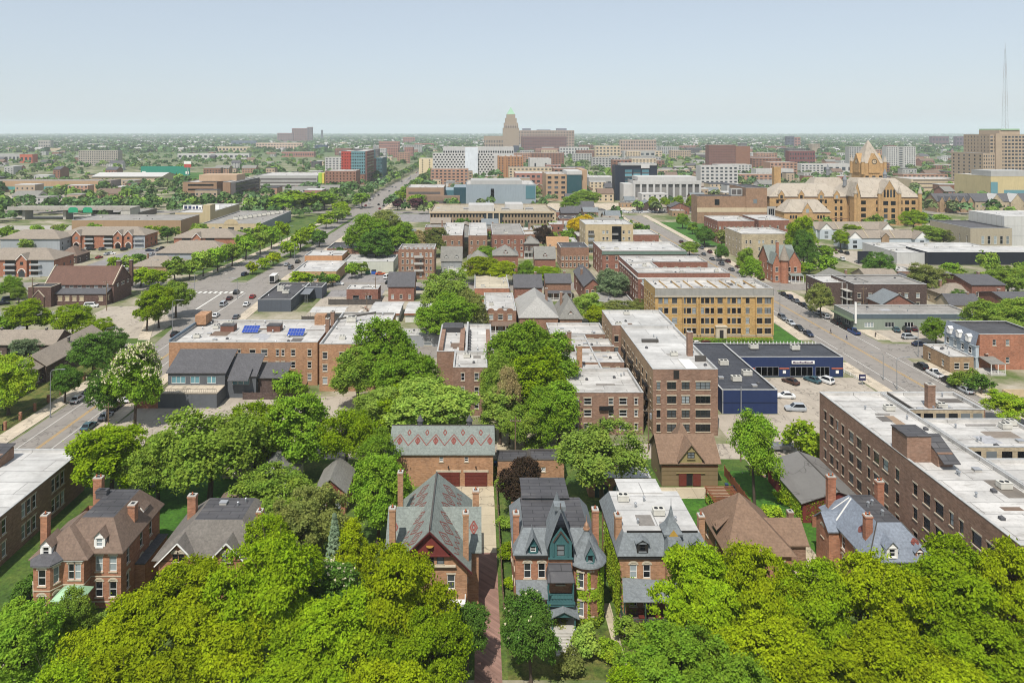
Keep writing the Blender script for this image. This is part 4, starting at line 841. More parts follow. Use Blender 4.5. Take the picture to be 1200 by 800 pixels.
dormer(r, 22.0, 96.9, 8.7, 1.5, 1.35, 1.7, SLATE, DARKF, DARKF, SLATE, rise=.45); dormer(r, 26.2, 95.95, 8.75, 1.6, 1.4, 1.9, SLATE, DARKF, DARKF, SLATE, rise=.5); dormer(r, 29.2, 96.9, 8.7, 1.3, 1.3, 1.7, SLATE, DARKF, DARKF, SLATE, rise=.45)
chimney(r, 19.3, 100, 5.5, 12.3, .85, 1.1, BRK_B, 1); chimney(r, 30.9, 100.5, 6, 12, .8, 1., BRK_B, 1); roof_clutter(r, 21, 29, 99.5, 108, 10.7, 7)
b = MB(); b.slab([(18.7,93.2,4.5),(27.6,93.2,4.5),(27.6,95.98,5.3),(19.3,96.98,5.3)],.12); b.build('porch_roof', SLATE, r); posts(r, [(18.9,93.4),(21.6,93.4),(24.4,93.4),(27.2,93.4)], 1.3, 4.5, .1, plain('green_trim','#31473a')); railing(r, [(18.9,96.8),(18.9,93.4),(27.2,93.4)], 1.3, .9, plain('green_trim','#31473a')); b = MB(); b.box(18.7,27.4,93.2,95.98,0,1.3,0); b.box(18.6,27.5,93.05,93.19,1.0,1.32,1); b.build('porch', [BRK_K, WHITE], r)
for x in (21.4, 23.6): b = MB(); b.box(x-.35,x+.35,94.4,95.1,1.3,1.75); b.box(x-.35,x+.35,95.1,95.2,1.3,2.3); tag(b.build('porch_chair', DOORR), 'dark red chair on the mansard house porch, %s' % ('nearer the turreted house' if x < 22 else 'farther from the turreted house'), 'chair', 'chairs on the porch')
ivy(r, ((18.88,96,0),(0,0,7.5),(0,12,0)), 3800, 6); ivy(r, ((18.9,96.95,0),(0,0,5.5),(2.2,0,0)), 1100, 7)
# G: barn
r = root('carriage_barn', 'khaki wooden carriage barn with rust shingle roof and dark red sliding doors', 'barn', (39, 137, 0))
walls(r, [(33.7,133),(44,133),(44,141),(33.7,141)], 0, 4.6, OLIVE, [0,0,0,0])
b = MB(); b.gable(33.7,44,133,141,4.6,3.2,'x',.5,0,1,True,.16); b.hip(37.2,40.8,137.2,141.2,5.4,3.6,.3,deck=(1.9,1.9),m=0); b.gable(36.9,41.0,132.6,137,5.2,2.6,'y',.4,0,2,True,.14); b.face([(36.9,132.6,4.4),(41,132.6,4.4),(41,132.6,5.2),(36.9,132.6,5.2)],2); b.build('roof', [SH_RD, OLIVE, OLIVE_L], r)
b = MB(); b.box(33.6,44.1,132.9,132.98,3.55,3.75); b.build('belt_trim', RUST, r); b = MB()
for y in (1.2, 2.0, 2.8): b.box(33.72,43.98,132.965,132.985,y,y+.03)
b.build('siding_lines', plain('siding_shadow','#5f5536'), r); put('window', win_mesh(1.3,1.2,'pair',DARKF,OLIVE_L), r, (38.95,132.45,5.3))
for x in (37.5, 40.1): b = MB(); b.box(x-.7,x+.7,132.8,132.9,.1,2.4); b.box(x-.62,x+.62,132.77,132.8,.2,1.2); b.build('sliding_door', DOORR, r)
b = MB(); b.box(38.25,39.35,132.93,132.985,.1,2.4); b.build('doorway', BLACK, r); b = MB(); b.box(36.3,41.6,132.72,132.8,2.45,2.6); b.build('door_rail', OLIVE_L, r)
# H: low garages and the arched coach row
r = bldg('brick_garage', 'low brick garage with flat dark roof behind the turreted house', 'garage', 3.6, 9.6, 134.5, 139, 3.9, BRK_B, TARR, front=[(4,.8,'plain')], wh=.9, z1=1.9, par=.25, cop=COPD); body(r, 9.64, 16, 134.5, 139, 4.1, BRK_B, TARR, front=[(2.5,.8,'plain')], wh=.8, z1=2, par=.25, cop=COPD)
r = bldg('arched_coach_row', 'low brick coach row with white roof and three green arched openings', 'garage', 19.7, 30.8, 129, 133.2, 3.4, BRK_B, WROOF, par=.3)
for i in range(3):
    x = 22+i*3.2; b = MB(); b.prism([(x-1.2,0),(x+1.2,0),(x+1.2,1.7)]+[(x+1.2*math.cos(a),1.7+.7*math.sin(a)) for a in (.5,1.05,1.57,2.09,2.64)]+[(x-1.2,1.7)],0,.06); b.v = [(p[0],128.99-p[2],p[1]) for p in b.v]; d = b.build('arched_door', plain('bottle_green','#24413a',.5), r)
    c = MB()
    for j in range(8):
        a0, a1 = math.pi*j/8, math.pi*(j+1)/8; c.bar((x+1.25*math.cos(a0),128.93,1.7+.75*math.sin(a0)),(x+1.25*math.cos(a1),128.93,1.7+.75*math.sin(a1)),.09,n=4)
    c.build('arch_trim', BRK_O, d)
roof_clutter(r, 21, 29, 129.6, 132.6, 3.1, 4)
# I: rust pyramid roof
r = root('pyramid_roof_house', 'house under a big rust shingle pyramid roof half hidden by lime trees', 'house', (40.5, 110, 0))
walls(r, [(36.2,104.5),(45.2,104.5),(45.2,116.4),(36.2,116.4)], 0, 4.2, BRK_A, [3,3,0,3], wh=1.7, z1=1.3)
b = MB(); A = [(35.6,103.9,4.1),(45.8,103.9,4.1),(45.8,117,4.1),(35.6,117,4.1)]; b.grid(A+[(40.0,111.2,9.7)], [(0,1,4),(1,2,4),(2,3,4),(3,0,4),(3,2,1,0)]); b.build('roof', SH_RD, r)
b = MB(); b.gable(43.6,48.6,107.5,113,4.0,2.2,'x',.4,0,1); b.box(45.22,48.6,107.5,113,0,4.0,1); b.build('side_wing', [SH_RD, BRK_D], r); b = MB(); b.slab([(35.6,108.3,5.4),(35.6,110.6,5.4),(38.4,109.4,7.2)],.12,0); b.face([(35.8,108.5,4.6),(35.8,110.4,4.6),(35.8,109.4,6.1)],1); b.build('dormer', [SH_RD, BLACK], r); chimney(r, 48.3, 112.2, 3, 6.4, .8, .8, BRK_D)
# J: long shed
r = root('long_shed', 'long low shed with weathered grey roof and dark red board side', 'shed', (59, 127, 0))
walls(r, [(54,120.5),(65,120.5),(65,135),(54,135)], 0, 3.4, plain('barn_red','#6b2f29',.85,.15,2.), [0,0,0,0]); b = MB(); b.slab([(53.6,120.1,3.3),(59.8,120.1,5.3),(59.8,135.4,5.3),(53.6,135.4,3.3)],.12); b.slab([(65.4,120.1,3.3),(65.4,135.4,3.3),(59.82,135.4,5.3),(59.82,120.1,5.3)],.12); b.box(59.7,59.95,120.1,135.4,5.42,5.5,1); b.face([(54,120.5,3.4),(65,120.5,3.4),(59.8,120.5,5.2)],2); b.build('roof', [pavement('shed_felt','#6f6d6a','#55504c',.4), COPD, plain('barn_red','#6b2f29')], r)
ivy(r, ((53.98,120.6,0),(0,0,3.2),(0,9,0)), 1500, 9); ivy(r, ((54.5,120.45,0.3),(0,0,3.4),(9,0,0)), 2600, 10)
# K: blue slate house
r = root('slate_house', 'brick house with pale blue-grey slate roof, dark flat deck and white dormer', 'house', (57.6, 105, 0))
walls(r, [(53.4,98.8),(62,98.8),(62,112),(53.4,112)], 0, 6.6, BRK_A, [[(1.5,1.),(4.3,1.)],3,0,[(2,1.),(6,1.),(9.5,1.)]], rows=[1.2,4.0], wh=1.8, st='arch')
b = MB(); b.hip(53.4,62,98.8,112.5,6.6,3.6,.4,deck=(3.,3.4),m=0,md=1)
u = Vector((1,0,0)); v = Vector((0,3.0,3.6)).normalized(); o = Vector((53,98.4,6.6))
for c, u_, v_, o_ in ((7.2,u,v,o),(9.7,Vector((0,-1,0)),Vector((3.,0,3.6)).normalized(),Vector((53,112.9,6.6)))):
    for hh in (.5, .22): b.strip(o_,u_,v_,[(c-hh,2.4),(c,2.4+hh),(c+hh,2.4),(c,2.4-hh),(c-hh,2.4)],.22,2,.05)
for x0, y0_, x1, y1_ in ((53.0,98.4,56,101.8),(62.4,98.4,59.4,101.8)): b.bar((x0,y0_,6.65),(x1,y1_,10.25),.08,n=4,m=3)
b.build('roof', [SLATE_B, TARR, INLAY, COPD], r)
b = MB()
for y0_, y1_ in ((106.8,109.2),): b.bar((53.2,108,6.9),(55.9,108.6,10.1),.12,n=4); b.bar((53.4,110.6,6.9),(55.8,109,10.0),.12,n=4)
b.build('valley_flashing', WHITE, r); dormer(r, 56.4, 98.7, 6.9, 1.5, 1.5, 2.2, SLATE_B, WHITE, WHITE, WHITE, rise=.8); dormer(r, 60.2, 98.9, 6.7, 1.0, 1.1, 1.6, SLATE_B, BRK_A, WHITE, WHITE)
chimney(r, 54.6, 101.6, 6.8, 11.4, 1.0, .8, BRK_O, 2); chimney(r, 54.2, 111.4, 6, 12.2, 1.2, .8, BRK_O, 2); chimney(r, 60.6, 109.5, 8, 12.4, 1., .9, BRK_O, 2)
for x, y in ((57,105.9),(57.9,106.5),(57.8,103.6)): put('roof_vent', VENT, r, (x,y,10.2), 0, (1.4,)*3)
b = MB(); b.gable(51.8,55.5,107,111,6.2,1.6,'x',.3,1,0); b.box(51.8,53.38,107,111,0,6.2,0); b.build('side_gable', [BRK_A, SLATE_B], r); put('window', win_mesh(.9,1.6,'arch'), r, (51.8,109,4.2), -math.pi/2)
# hidden houses among the trees at the left
for nm, lb, x, y, w, d, hh, wm, rm in (('brick_cottage','brick cottage with grey roof and dark red gable glimpsed between trees',-25,127,5,8,4.0,BRK_A,SH_GR),('clapboard_cottage','pale cottage with grey roof buried in trees behind the gabled house',-36,131,7,8,4.6,WHITE,SH_GR),('clapboard_cottage','small grey-roofed house under trees west of the coach house',-44,140,8,8,4.6,STONE,SH_DK)):
    r = root(nm, lb, 'house', (x, y, 0)); walls(r, [(x-w/2,y-d/2),(x+w/2,y-d/2),(x+w/2,y+d/2),(x-w/2,y+d/2)], 0, hh, wm, [2,2,0,2], wh=1.5); b = MB(); b.gable(x-w/2,x+w/2,y-d/2,y+d/2,hh,w*.42,'y',.4,0,1); b.build('roof', [rm, CLAP if wm is BRK_A else wm], r)
# garden things
r = root('pergola', 'brown wooden pergola in the back garden before the carriage barn', 'pergola', (42, 124.5, 0))
for x in (40, 44.3):
    for y in (122, 127): b = MB(); b.box(x-.09,x+.09,y-.09,y+.09,0,2.6); b.build('post', RUST, r)
b = MB()
for i in range(12): b.box(39.6,44.7,121.6+i*.5,121.7+i*.5,2.72,2.86)
for x in (40, 44.3): b.box(x-.06,x+.06,121.4,127.6,2.6,2.718)
b.build('rafters', RUST, r)
b = MB(); b.box(39.5,42.5,118.8,120.6,0,.5); b.box(39.6,42.4,118.9,120.5,.5,.52); tag(b.build('garden_bed', STONE), 'pale stone garden bed beside the brown pergola', 'garden bed')
BIN = {}
def bin_at(x, y, hx, lb, grp=None):
    m = plain('bin_'+hx, hx, .5); b = MB(); b.cone(x,y,0,1.0,.36,4,0,math.pi/4,1,[(0,.85),(1,1.1)]); b.box(x-.3,x+.3,y-.33,y+.3,1.002,1.08); tag(b.build('wheelie_bin', m), lb, 'bin', grp)
bin_at(45.2,131.8,'#2c3d59','blue wheelie bin by the corner of the carriage barn'); bin_at(46.0,130.9,'#1d2026','black wheelie bin beside the brown board fence'); bin_at(45.9,129.8,'#23272c','black wheelie bin nearest the pergola')
bin_at(3.4,140.5,'#1f4a8a','bright blue bin at the east end of the coach house')
fence('board_fence', 'brown board fence between the barn garden and the tall tree lawn', [(46.6,137),(46.8,112)], 1.9, RUST, group=None); fence('board_fence', 'grey board fence along the brick drive by the turreted house', [(3.4,133),(3.5,97)], 1.7, WOOD)
r = root('brick_garden_wall', 'low brick wall with ivy at the front of the long shed', 'wall', (56, 118, 0)); b = MB(); b.box(55,58.2,119.2,119.5,0,1.9); b.build('wall', BRK_O, r)
# L: the big flats at the right
r = root('brick_apartment_block', 'long four-storey brown brick apartment block with light grey roof and cream light courts', 'apartment block', (75, 110, 0))
LW = [(2.2,.9),(4.6,1.3),(6.6,.8),(8.6,.8),(11.4,1.5),(14,1.5),(17.,.8),(19.2,1.5),(21.8,1.5),(25.,.9),(29.5,1.0),(32.2,1.5),(35.,1.8),(37.6,.8),(39.6,.8),(42.5,1.8),(45.,1.3),(47.6,1.)]
body(r, 63.6, 75, 85, 135, 16.5, BRK_D, WROOF, front=3, left=LW, wh=1.7, z1=2.0, fh=3.75, rows=[1.6,5.1,8.6,12.1], clutter=16, cop=COPW, par=.5, fr=DARKF)
for y0, y1, x1 in ((126.5,135,88.5),(111.5,122.5,90),(85,107.5,91)): 
    body(r, 75.02, x1, y0, y1, 16.5, BRK_D, WROOF, right=4, back=4 if y1 > 130 else 0, clutter=8, rows=[1.6,5.1,8.6,12.1], cop=COPW, par=.5)
    if y0 > 100: walls(r, [(75.3,y0-.08),(x1-.3,y0-.08)], 8, 16.45, CREAMB, [6], rows=[14.75], wh=1.15, ww=1.6, name='court_wall', hole=False)
b = MB(); b.box(63.62,67.2,107.5,111.5,16,19.8,0); b.box(63.5,67.3,107.4,111.6,19.803,19.95,1); b.slab([(67.2,104.5,17.0),(69.6,104.5,17.0),(69.6,109.5,19.3),(67.2,109.5,19.3)],.15,1); b.box(67.22,69.4,106,109.5,16,18,0); b.build('stair_tower', [BRK_D, TARR], r)
chimney(r, 80.4, 129, 16, 20.2, 1.3, 1.1, BRK_D); b = MB(); b.box(76,76.25,126.6,134.9,15.95,16.62); b.build('fire_wall', COPD, r)
for x, y, sx_, sy_, hx in ((71,97,3,5,'#6e675f'),(84,131,4,2,'#5a5550'),(82,116,5,2.5,'#7a7066'),(70,121,1.6,4,'#8b7763')): b = MB(); b.box(x,x+sx_,y,y+sy_,16.004,16.02); b.build('roof_patch', plain('patch'+hx,hx,.9,.2), r)
# M: white-roofed school-like block at the far left
r = bldg('white_roofed_block', 'two-storey brick block with a bright white flat roof beside the avenue', 'building', -96, -71.4, 98, 131.5, 7.4, BRK_D, WROOF2, right=[(3,1.),(4.4,1.),(8.5,1.),(9.9,1.),(11.3,1.),(16,1.),(17.4,1.),(18.8,1.),(24,1.),(25.4,1.),(26.8,1.)], wh=2.2, fh=3.4, z1=1.0, nf=2, clutter=7, par=.4)
b = MB(); b.box(-85,-82.5,125,129,7,9,0); b.slab([(-85.2,124.8,8.6),(-82.3,124.8,8.6),(-82.3,129.2,9.4),(-85.2,129.2,9.4)],.15,1); b.build('stair_head', [BRK_D, TARR], r)
# ---------------------------------------------------------------- the middle distance (roof edges read off the photo)
def gabled(name, label, cat, x0, x1, y0, y1, he, hr, wm, rm, axis='x', group=None, front=2, right=0, left=0, back=0, ov=.4, hip=False, wins=True, nd=0, ndc=WHITE, **kw):
    r = root(name, label, cat, ((x0+x1)/2, (y0+y1)/2, 0), group); walls(r, [(x0,y0),(x1,y0),(x1,y1),(x0,y1)], 0, he, wm, [front, right, back, left], **kw)
    b = MB()
    if hip: b.hip(x0, x1, y0, y1, he, hr-he, ov, m=0)
    else: b.gable(x0, x1, y0, y1, he, hr-he, axis, ov, 0, 1)
    b.build('roof', [rm, wm], r)
    for i in range(nd): dormer(r, x0+(x1-x0)*(i+.5)/nd, y0+.6, he+.3, 1.5, 1.2, 2.4, rm, ndc, WHITE, WHITE)
    return r
def porch(r, x0, x1, y0, y1, z, rm, pm=WHITE, n=3):
    b = MB(); b.slab([(x0,y0,z-.2),(x1,y0,z-.2),(x1,y1,z+.4),(x0,y1,z+.4)],.12); b.build('porch_roof', rm, r); posts(r, [(x0+.2+(x1-x0-.4)*i/(n-1),y0+.15) for i in range(n)], .5, z-.2, .09, pm); railing(r, [(x0+.2,y0+.15),(x1-.2,y0+.15)], .5, .8, pm, .4); b = MB(); b.box(x0,x1,y0,y1-.02,0,.5); b.build('porch', CONC, r)
# O: flats with the solar panels
x0, x1, y0, y1 = bpx(198, 372, 401, 375, 11)
r = bldg('solar_apartment_block', 'three-storey orange brick flats with two blue solar arrays on the roof', 'apartment block', x0, x1, y0, y1, 11, BRK_B, WROOF, front=[(3.6,.8),(5.4,1.3),(6.9,.7),(10.4,1.5),(13.2,1.5),(16.6,.8),(18,.8),(21.4,1.5),(24.4,1.6),(27.8,.8),(29.2,.8),(31.8,1.1),(36,1.)], right=5, left=3, rows=[1.3,4.4,7.5], wh=1.6, clutter=20)
def solar(r, x, y, z):
    b = MB(); b.slab([(x-2.2,y-1.3,z+.3),(x+2.2,y-1.3,z+.3),(x+2.2,y+1.5,z+1.5),(x-2.2,y+1.5,z+1.5)],.06,0)
    for i in range(6):
        for j in range(2): b.slab([(x-2.12+i*.72,y-1.25+j*1.38,z+.37+j*.59),(x-1.46+i*.72,y-1.25+j*1.38,z+.37+j*.59),(x-1.46+i*.72,y+.05+j*1.38,z+.93+j*.59),(x-2.12+i*.72,y+.05+j*1.38,z+.93+j*.59)],.02,1)
    for xx in (-2, 2): b.bar((x+xx,y+1.4,z),(x+xx,y+1.4,z+1.45),.04,n=4,m=0)
    b.build('solar_array', [STEEL, plain('solar_cell','#2a4391',.25,.1,2.,.1,.6)], r)
solar(r, XX(294,197), 197, 10.4); solar(r, XX(347,194), 194, 10.4)
for px in (268, 322): b = MB(); X = XX(px, 199); b.box(X-1.8,X+1.8,197.6,200.4,10.38,12.0,0); b.box(X-1.9,X+1.9,197.5,200.5,12.003,12.12,1); b.build('roof_stair_head', [plain('rust_sheet','#6b4a3e',.8,.2), TARR], r)
b = MB(); b.box(x0-.02,x0+3,203,y1,10.9,13.6); b.build('end_gable', BRK_B, r); b = MB(); b.box(x1-5,x1-2,y1-3,y1,10.38,13); b.build('end_gable', BRK_B, r); chimney(r, x1+.5, 196, 3, 14.6, 1.0, 1.2, BRK_D); chimney(r, x1+.5, 203, 3, 14.8, 1., 1.4, BRK_D)
b = MB(); b.box(x0-.04,x0+.35,y0,y1,11.1,11.7); b.build('raised_parapet', plain('blue_grey_metal','#5d6b78'), r)
# P: shed-roofed coach houses in front
r = root('mews_house', 'grey-roofed mews house with blue windows and brick forecourt before the solar flats', 'house', (-72, 178, 0))
xa, xb = XX(200,177.5), XX(266,177.5); walls(r, [(xa,176),(xb,176),(xb,184),(xa,184)], 0, 6.6, plain('grey_render','#55585c'), [[(2.5,3.4,'band'),(6.5,2.2,'band'),(10.5,2.2,'band')],2,0,2], rows=[3.9], wh=1.7, gl=GLB)
b = MB(); b.slab([(xa-.4,175.6,6.4),(xb+.4,175.6,6.4),(xb+.4,184.4,9.6),(xa-.4,184.4,9.6)],.16); b.build('roof', SH_DK, r); b = MB(); b.box(xa,xb,170.5,175.98,0,3.4,0); b.box(xa-.05,xb+.05,170.4,175.98,3.402,3.5,1); b.build('terrace_block', [plain('grey_render','#55585c'), WALK], r); railing(r, [(xa+.1,175.8),(xa+.1,170.6),(xb-.1,170.6)], 3.5, .9, BLACK, .5)
xc = XX(300,177); walls(r, [(xb+.02,177),(xc,177),(xc,184),(xb+.02,184)], 0, 5.4, plain('grey_render','#55585c'), [[(3.5,4.2,'band')],2,0,0], rows=[3.2], wh=1.6, gl=GLB); b = MB(); b.slab([(xb+.1,176.6,5.3),(xc+.3,176.6,5.3),(xc+.3,184,8.6),(xb+.1,184,8.6)],.14); b.slab([(xb+1,174.6,4.9),(xb+6,174.6,4.9),(xb+6,178.5,6.8),(xb+1,178.5,6.8)],.12); b.slab([(xc-1.,178,4.4),(xc+7,178,4.4),(xc+7,184,6.4),(xc-1,184,6.4)],.14); b.build('low_roof', SH_DK, r); b = MB(); b.box(xc+.02,xc+6.8,178.5,184,0,4.4); b.build('end_store', BRK_K, r)
r = root('forecourt_wall', 'orange brick garden wall west of the mews house terrace', 'wall', (-80,172,0)); b = MB(); b.box(-80.4,xa-.05,170.4,170.8,0,3.4); b.box(-80.4,-80,170.8,180,0,3.4); b.build('wall', BRK_O, r); fence('deck_fence', 'dark board fence round the deck below the solar flats', [(-57,176),(-43,176),(-43,183)], 1.8, BRK_K)
x0, x1, y0, y1 = bpx(371, 447, 403, 366, 11.8)
r = bldg('brick_flats', 'three-storey brick flats with pale roof and dark fire wall, east of the solar flats', 'apartment block', x0+.7, x1, y0, y1, 11.8, BRK_B, WROOF, front=[(1.4,1.2),(5.6,1.3),(7.4,1.2),(11,1.2),(14,1.2)], left=5, rows=[1.8,5.0,8.1], wh=1.6, clutter=7)
put('air_conditioner', AC, r, (XX(412,205),205,11.2), 0, (1.3,)*3); b = MB(); b.slab([(x0+1,y1-9,11.9),(x1-5,y1-6,13.0),(x1-5,y1-5.6,13.0),(x0+1,y1-8.6,11.9)],.5); b.build('fire_wall', COPD, r)
# R: narrow centre block
xr = (XX(512,178), XX(577,178)); r = root('twin_apartment_block', 'narrow brick flats with white roofs, light wells and a line of roof vents', 'apartment block', ((xr[0]+xr[1])/2, 182, 0))
body(r, XX(531,166), XX(571,166), 166, 178, 11, BRK_D, WROOF, front=[(2.2,.8),(5.4,1.0)], rows=[1.6,4.8,8.0], wh=1.7, clutter=3, left=3, right=3)
body(r, xr[0], xr[1], 178.02, 203, 11, BRK_D, WROOF, front=[(1.,.8),(12.2,.8)], rows=[1.6,4.8,8], left=5, right=5, clutter=6)
b = MB(); b.box(xr[0]+.4,xr[0]+1.4,180,196,10.42,11.6,0); b.box(xr[0]+5.4,xr[0]+6.6,180,198,10.42,11.4,0); b.box(xr[1]-1.4,xr[1]-.4,180,196,10.42,11.6,0); b.box(xr[0]+.5,xr[0]+6,197,202.6,10.42,11.7,1); b.box(xr[0]+7,xr[0]+7.5,176,202.6,10.42,11.9,2); b.build('light_wells', [BRK_D, TARR, COPW], r)
for i in range(9): put('roof_vent', HAT, r, (xr[0]+7.9, 176+i*2.6, 10.45), 0, (1.3,1.3,1.6))
# S: stepped row flats
xs0, xs1 = XX(669,155.6), XX(754,155.6); r = root('stepped_apartment_row', 'row of joined brick flats with stepped white roofs and deep light wells', 'apartment block', ((xs0+xs1)/2, 170, 0))
for i, (a, c) in enumerate(((155.6,171.5),(176,184),(189,195.5),(200.5,212))): body(r, xs0, xs1, a, c, 9, BRK_D, WROOF, front=[(1.3,.8),(3.6,1.6),(8.6,1.,),(11.2,1.7),(14,.8)], left=3, right=3, rows=[1.,3.9,6.4], wh=1.4, clutter=4)
body(r, xs0+5, xs0+9.5, 171.52, 200, 8.9, BRK_D, WROOF, par=.4); chimney(r, xs0+4.2, 172.6, 3, 14.2, 1.2, 1.2, BRK_B); chimney(r, xs0+3.6, 187, 3, 13.6, 1., 1.1, BRK_D)
b = MB()
for z in (2.6,5.4): b.box(xs0+6,xs0+9,155.0,155.58,z,z+.08); b.box(xs0+6,xs0+9,155.0,155.06,z+.1,z+.9)
b.build('fire_escape', BLACK, r)
# T: five-storey flats
TW4 = [BRK_D, BRK_D, BRK_D, BRK_T]; r = root('five_storey_flats', 'five-storey brown brick flats with clean pale roof and tall side chimney', 'apartment block', (45,178,0))
body(r, 37.4, 51.3, 155, 190, 14.2, TW4, WROOF2, front=[(1.2,.8),(4.,1.9,'pair'),(7.0,1.7,'pair'),(10.7,3.1,'wide')], left=[(3,1.),(5,1.6),(9,1.6),(12,.8),(15,1.6),(19,1.6),(22,.8),(25,1.6),(29,1.6),(33,1.)], right=9, rows=[.9,3.9,6.9,9.9,12.0][:4], wh=1.6, clutter=5, fr=DARKF)
body(r, 35.2, 51.6, 190.02, 206, 14.2, TW4, WROOF2, left=4, right=4, front=[(1.1,1.)], rows=[.9,3.9,6.9,9.9], wh=1.6, clutter=3, fr=DARKF)
chimney(r, 48.6, 166.5, 13, 19.2, 1.2, 1.1, BRK_D); b = MB(); b.box(45,47.5,155.6,163,13.64,13.9,0); b.box(40,44,176.6,177.4,13.64,14.3,1); b.box(48.6,51,162,162.5,13.64,14.9,1); b.build('roof_kerbs', [WHITE, COPD], r)
b = MB()
for z in (3.2,6.2,9.2):
    for y in (160,168,176,184): b.box(36.5,37.38,y-1.3,y+1.3,z,z+.07); b.box(36.5,36.55,y-1.3,y+1.3,z+.08,z+.95)
b.build('fire_escape', BLACK, r); b = MB(); b.box(41.8,43,154.9,154.98,12.2,14); b.build('roof_stair_door', DARKF, r)
# U: blue store
BLUE = plain('navy_siding', '#1d2c50', .6, .06, .5); r = root('blue_store', 'dark blue L-shaped store with flat black roof, white sign board and shop windows', 'shop', (76,190,0))
body(r, 56.2, 69, 167, 204, 5.5, BLUE, TARB, par=.35, cop=COPW, left=0); body(r, 69.02, 96.7, 192, 204.3, 5.3, BLUE, TARB, par=.35, cop=COPW)
b = MB(); b.box(56.25,69,166.9,166.98,2.6,2.75); b.build('siding_band', plain('navy_dark','#1a2848'), r)
for a, c in ((73.5,79.6),(82.6,88.6),(89.4,93)): put('shop_window', win_mesh(c-a,2.4,'store',STEEL,CONC,GLD), r, ((a+c)/2,191.86,.35))
for a, c in ((70.4,73.3),(79.8,82.4),(93.6,96.6)): b = MB(); b.box(a,c,191.9,191.98,2.2,2.45); b.build('orange_band', plain('orange_trim','#b5603f'), r); b = MB(); b.box((a+c)/2-.4,(a+c)/2+.4,191.88,191.98,1.,1.8); b.build('notice', WHITE, r)
b = MB(); b.box(83,89,191.7,191.95,3.6,4.4,0)
xk = 83.3
for w in (.5,.35,.4,.3,.45,.35,.3,.5,.4,.3,.35,.5): b.box(xk,xk+w,191.66,191.7,3.82,4.1 if w < .45 else 4.2,1); xk += w+.05
b.build('sign_board', [WHITE, plain('sign_purple','#4a3350')], r)
for x, y, k in ((62,174,AC),(66,178,AC),(63,186,AC),(59,176,HATCH),(65,170.5,HATCH),(76,200,AC),(87,199,AC),(66.5,172,HAT)): put('air_conditioner' if k is AC else 'roof_vent', k, r, (x,y,5.15), 0, (1.1,)*3)
b = MB()
for i in range(26): b.cyl(70+i,203.9,5.3,6.0,.12,n=5)
b.build('roof_railing_posts', WHITE, r)['kind'] = 'stuff'
b = MB(); b.box(56.2,56.5,166.95,167.3,0,5.5); b.cyl(60.5,166.7,0,6.4,.12,n=6); b.build('service_mast', STEEL, r)
r = root('store_pylon_sign', 'small dark purple sign on a post at the kerb by the blue store', 'sign', (98.6,186,0)); b = MB(); b.cyl(98.6,186,0,1.2,.1,n=6); b.box(97.8,99.4,185.85,186.15,1.2,2.7,1); b.box(98,99.2,185.82,185.85,1.9,2.2,2); b.build('sign', [STEEL, plain('sign_navy','#2b2a4a'), WHITE], r)
fence('kerb_railing', 'low white railing along the kerb by the blue store', [(98,203),(99.6,188)], .9, WHITE, boards=False)
# V: yellow flats
r = root('yellow_apartment_block', 'yellow brick apartment block with pale parapet and a classical entrance', 'apartment block', (74,234,0))
YC = [(1.6,1.3),(3.4,1.3),(6,1.6),(8.9,1.2),(10.5,1.3),(12.1,1.2),(14.6,1.2),(16.2,1.3),(17.9,1.2),(20.2,1.6),(22.8,1.2),(24.5,1.3),(26.2,1.2),(28.8,1.2),(32.4,2.,'pair'),(35.1,2.,'pair')]
body(r, 55.4, 92.2, 226.4, 242, 16, BRK_Y, WROOF, front=YC, left=5, right=5, rows=[1.9,5.05,8.2,11.35], wh=1.75, clutter=18, par=1., fr=plain('brown_sash','#4b3a30'))
b = MB(); b.box(55.3,92.3,226.2,226.38,13.7,15.9); b.box(92.22,92.4,226.2,242,13.7,15.9); b.build('stone_frieze', plain('pale_terracotta','#8d8b84',.8), r); b = MB(); b.box(55.2,92.4,226.0,226.38,13.4,13.68); b.box(55.3,92.3,226.3,226.38,1.2,1.5); b.build('string_course', STONE, r)
for a, c in ((63.8,68.6),(69.2,74),(77.4,82.4),(86.6,92.2)): b = MB(); b.box(a,a+.35,226.05,226.38,1.5,13.4); b.box(c-.35,c,226.05,226.38,1.5,13.4); b.build('pilasters', BRK_Y, r)
b = MB(); b.box(74,77.2,225,226.38,0,4.2,0); b.box(75,76.2,224.96,225,.4,3.4,1); b.box(73.8,77.4,224.8,226.38,4.203,4.6,0); b.build('entrance', [STONE, DARKF], r)
for i in range(9): b = MB(); b.box(56.2+i*4,56.35+i*4,227,241.6,15.02,15.5); b.build('roof_batten', BRK_Y, r)
# W group behind
r = root('courtyard_apartment_block', 'red brick apartment block round a courtyard with white roofs behind the yellow flats', 'apartment block', (73,276,0))
for a, c, d, e in ((57.2,90,259,268.4),(57.2,67,268.42,281),(57.2,89,281.02,294)): body(r, a, c, d, e, 14.5, BRK_R, WROOF, front=[(.06,1.2),(.2,1.2),(.34,1.2),(.48,1.2),(.62,1.2),(.76,1.2),(.9,1.2)], left=[(.2,1.1),(.5,1.1),(.8,1.1)], right=[(.3,1.2),(.7,1.2)], fh=3.2, nf=4, z1=1.3, clutter=6)
b = MB(); b.box(57.0,57.18,259,294,12.4,12.8); b.box(57,90,258.8,258.98,12.4,12.8); b.build('white_band', WHITE, r)
r = root('low_connecting_wing', 'low red brick wing with pale roof between the yellow flats and the courtyard block', 'building', (74,250,0)); body(r, 58, 90.5, 243, 258.5, 11, BRK_R, GROOF, left=4, clutter=6)
x0, x1, y0, y1 = bpx(706, 804, 294, 283.5, 12)
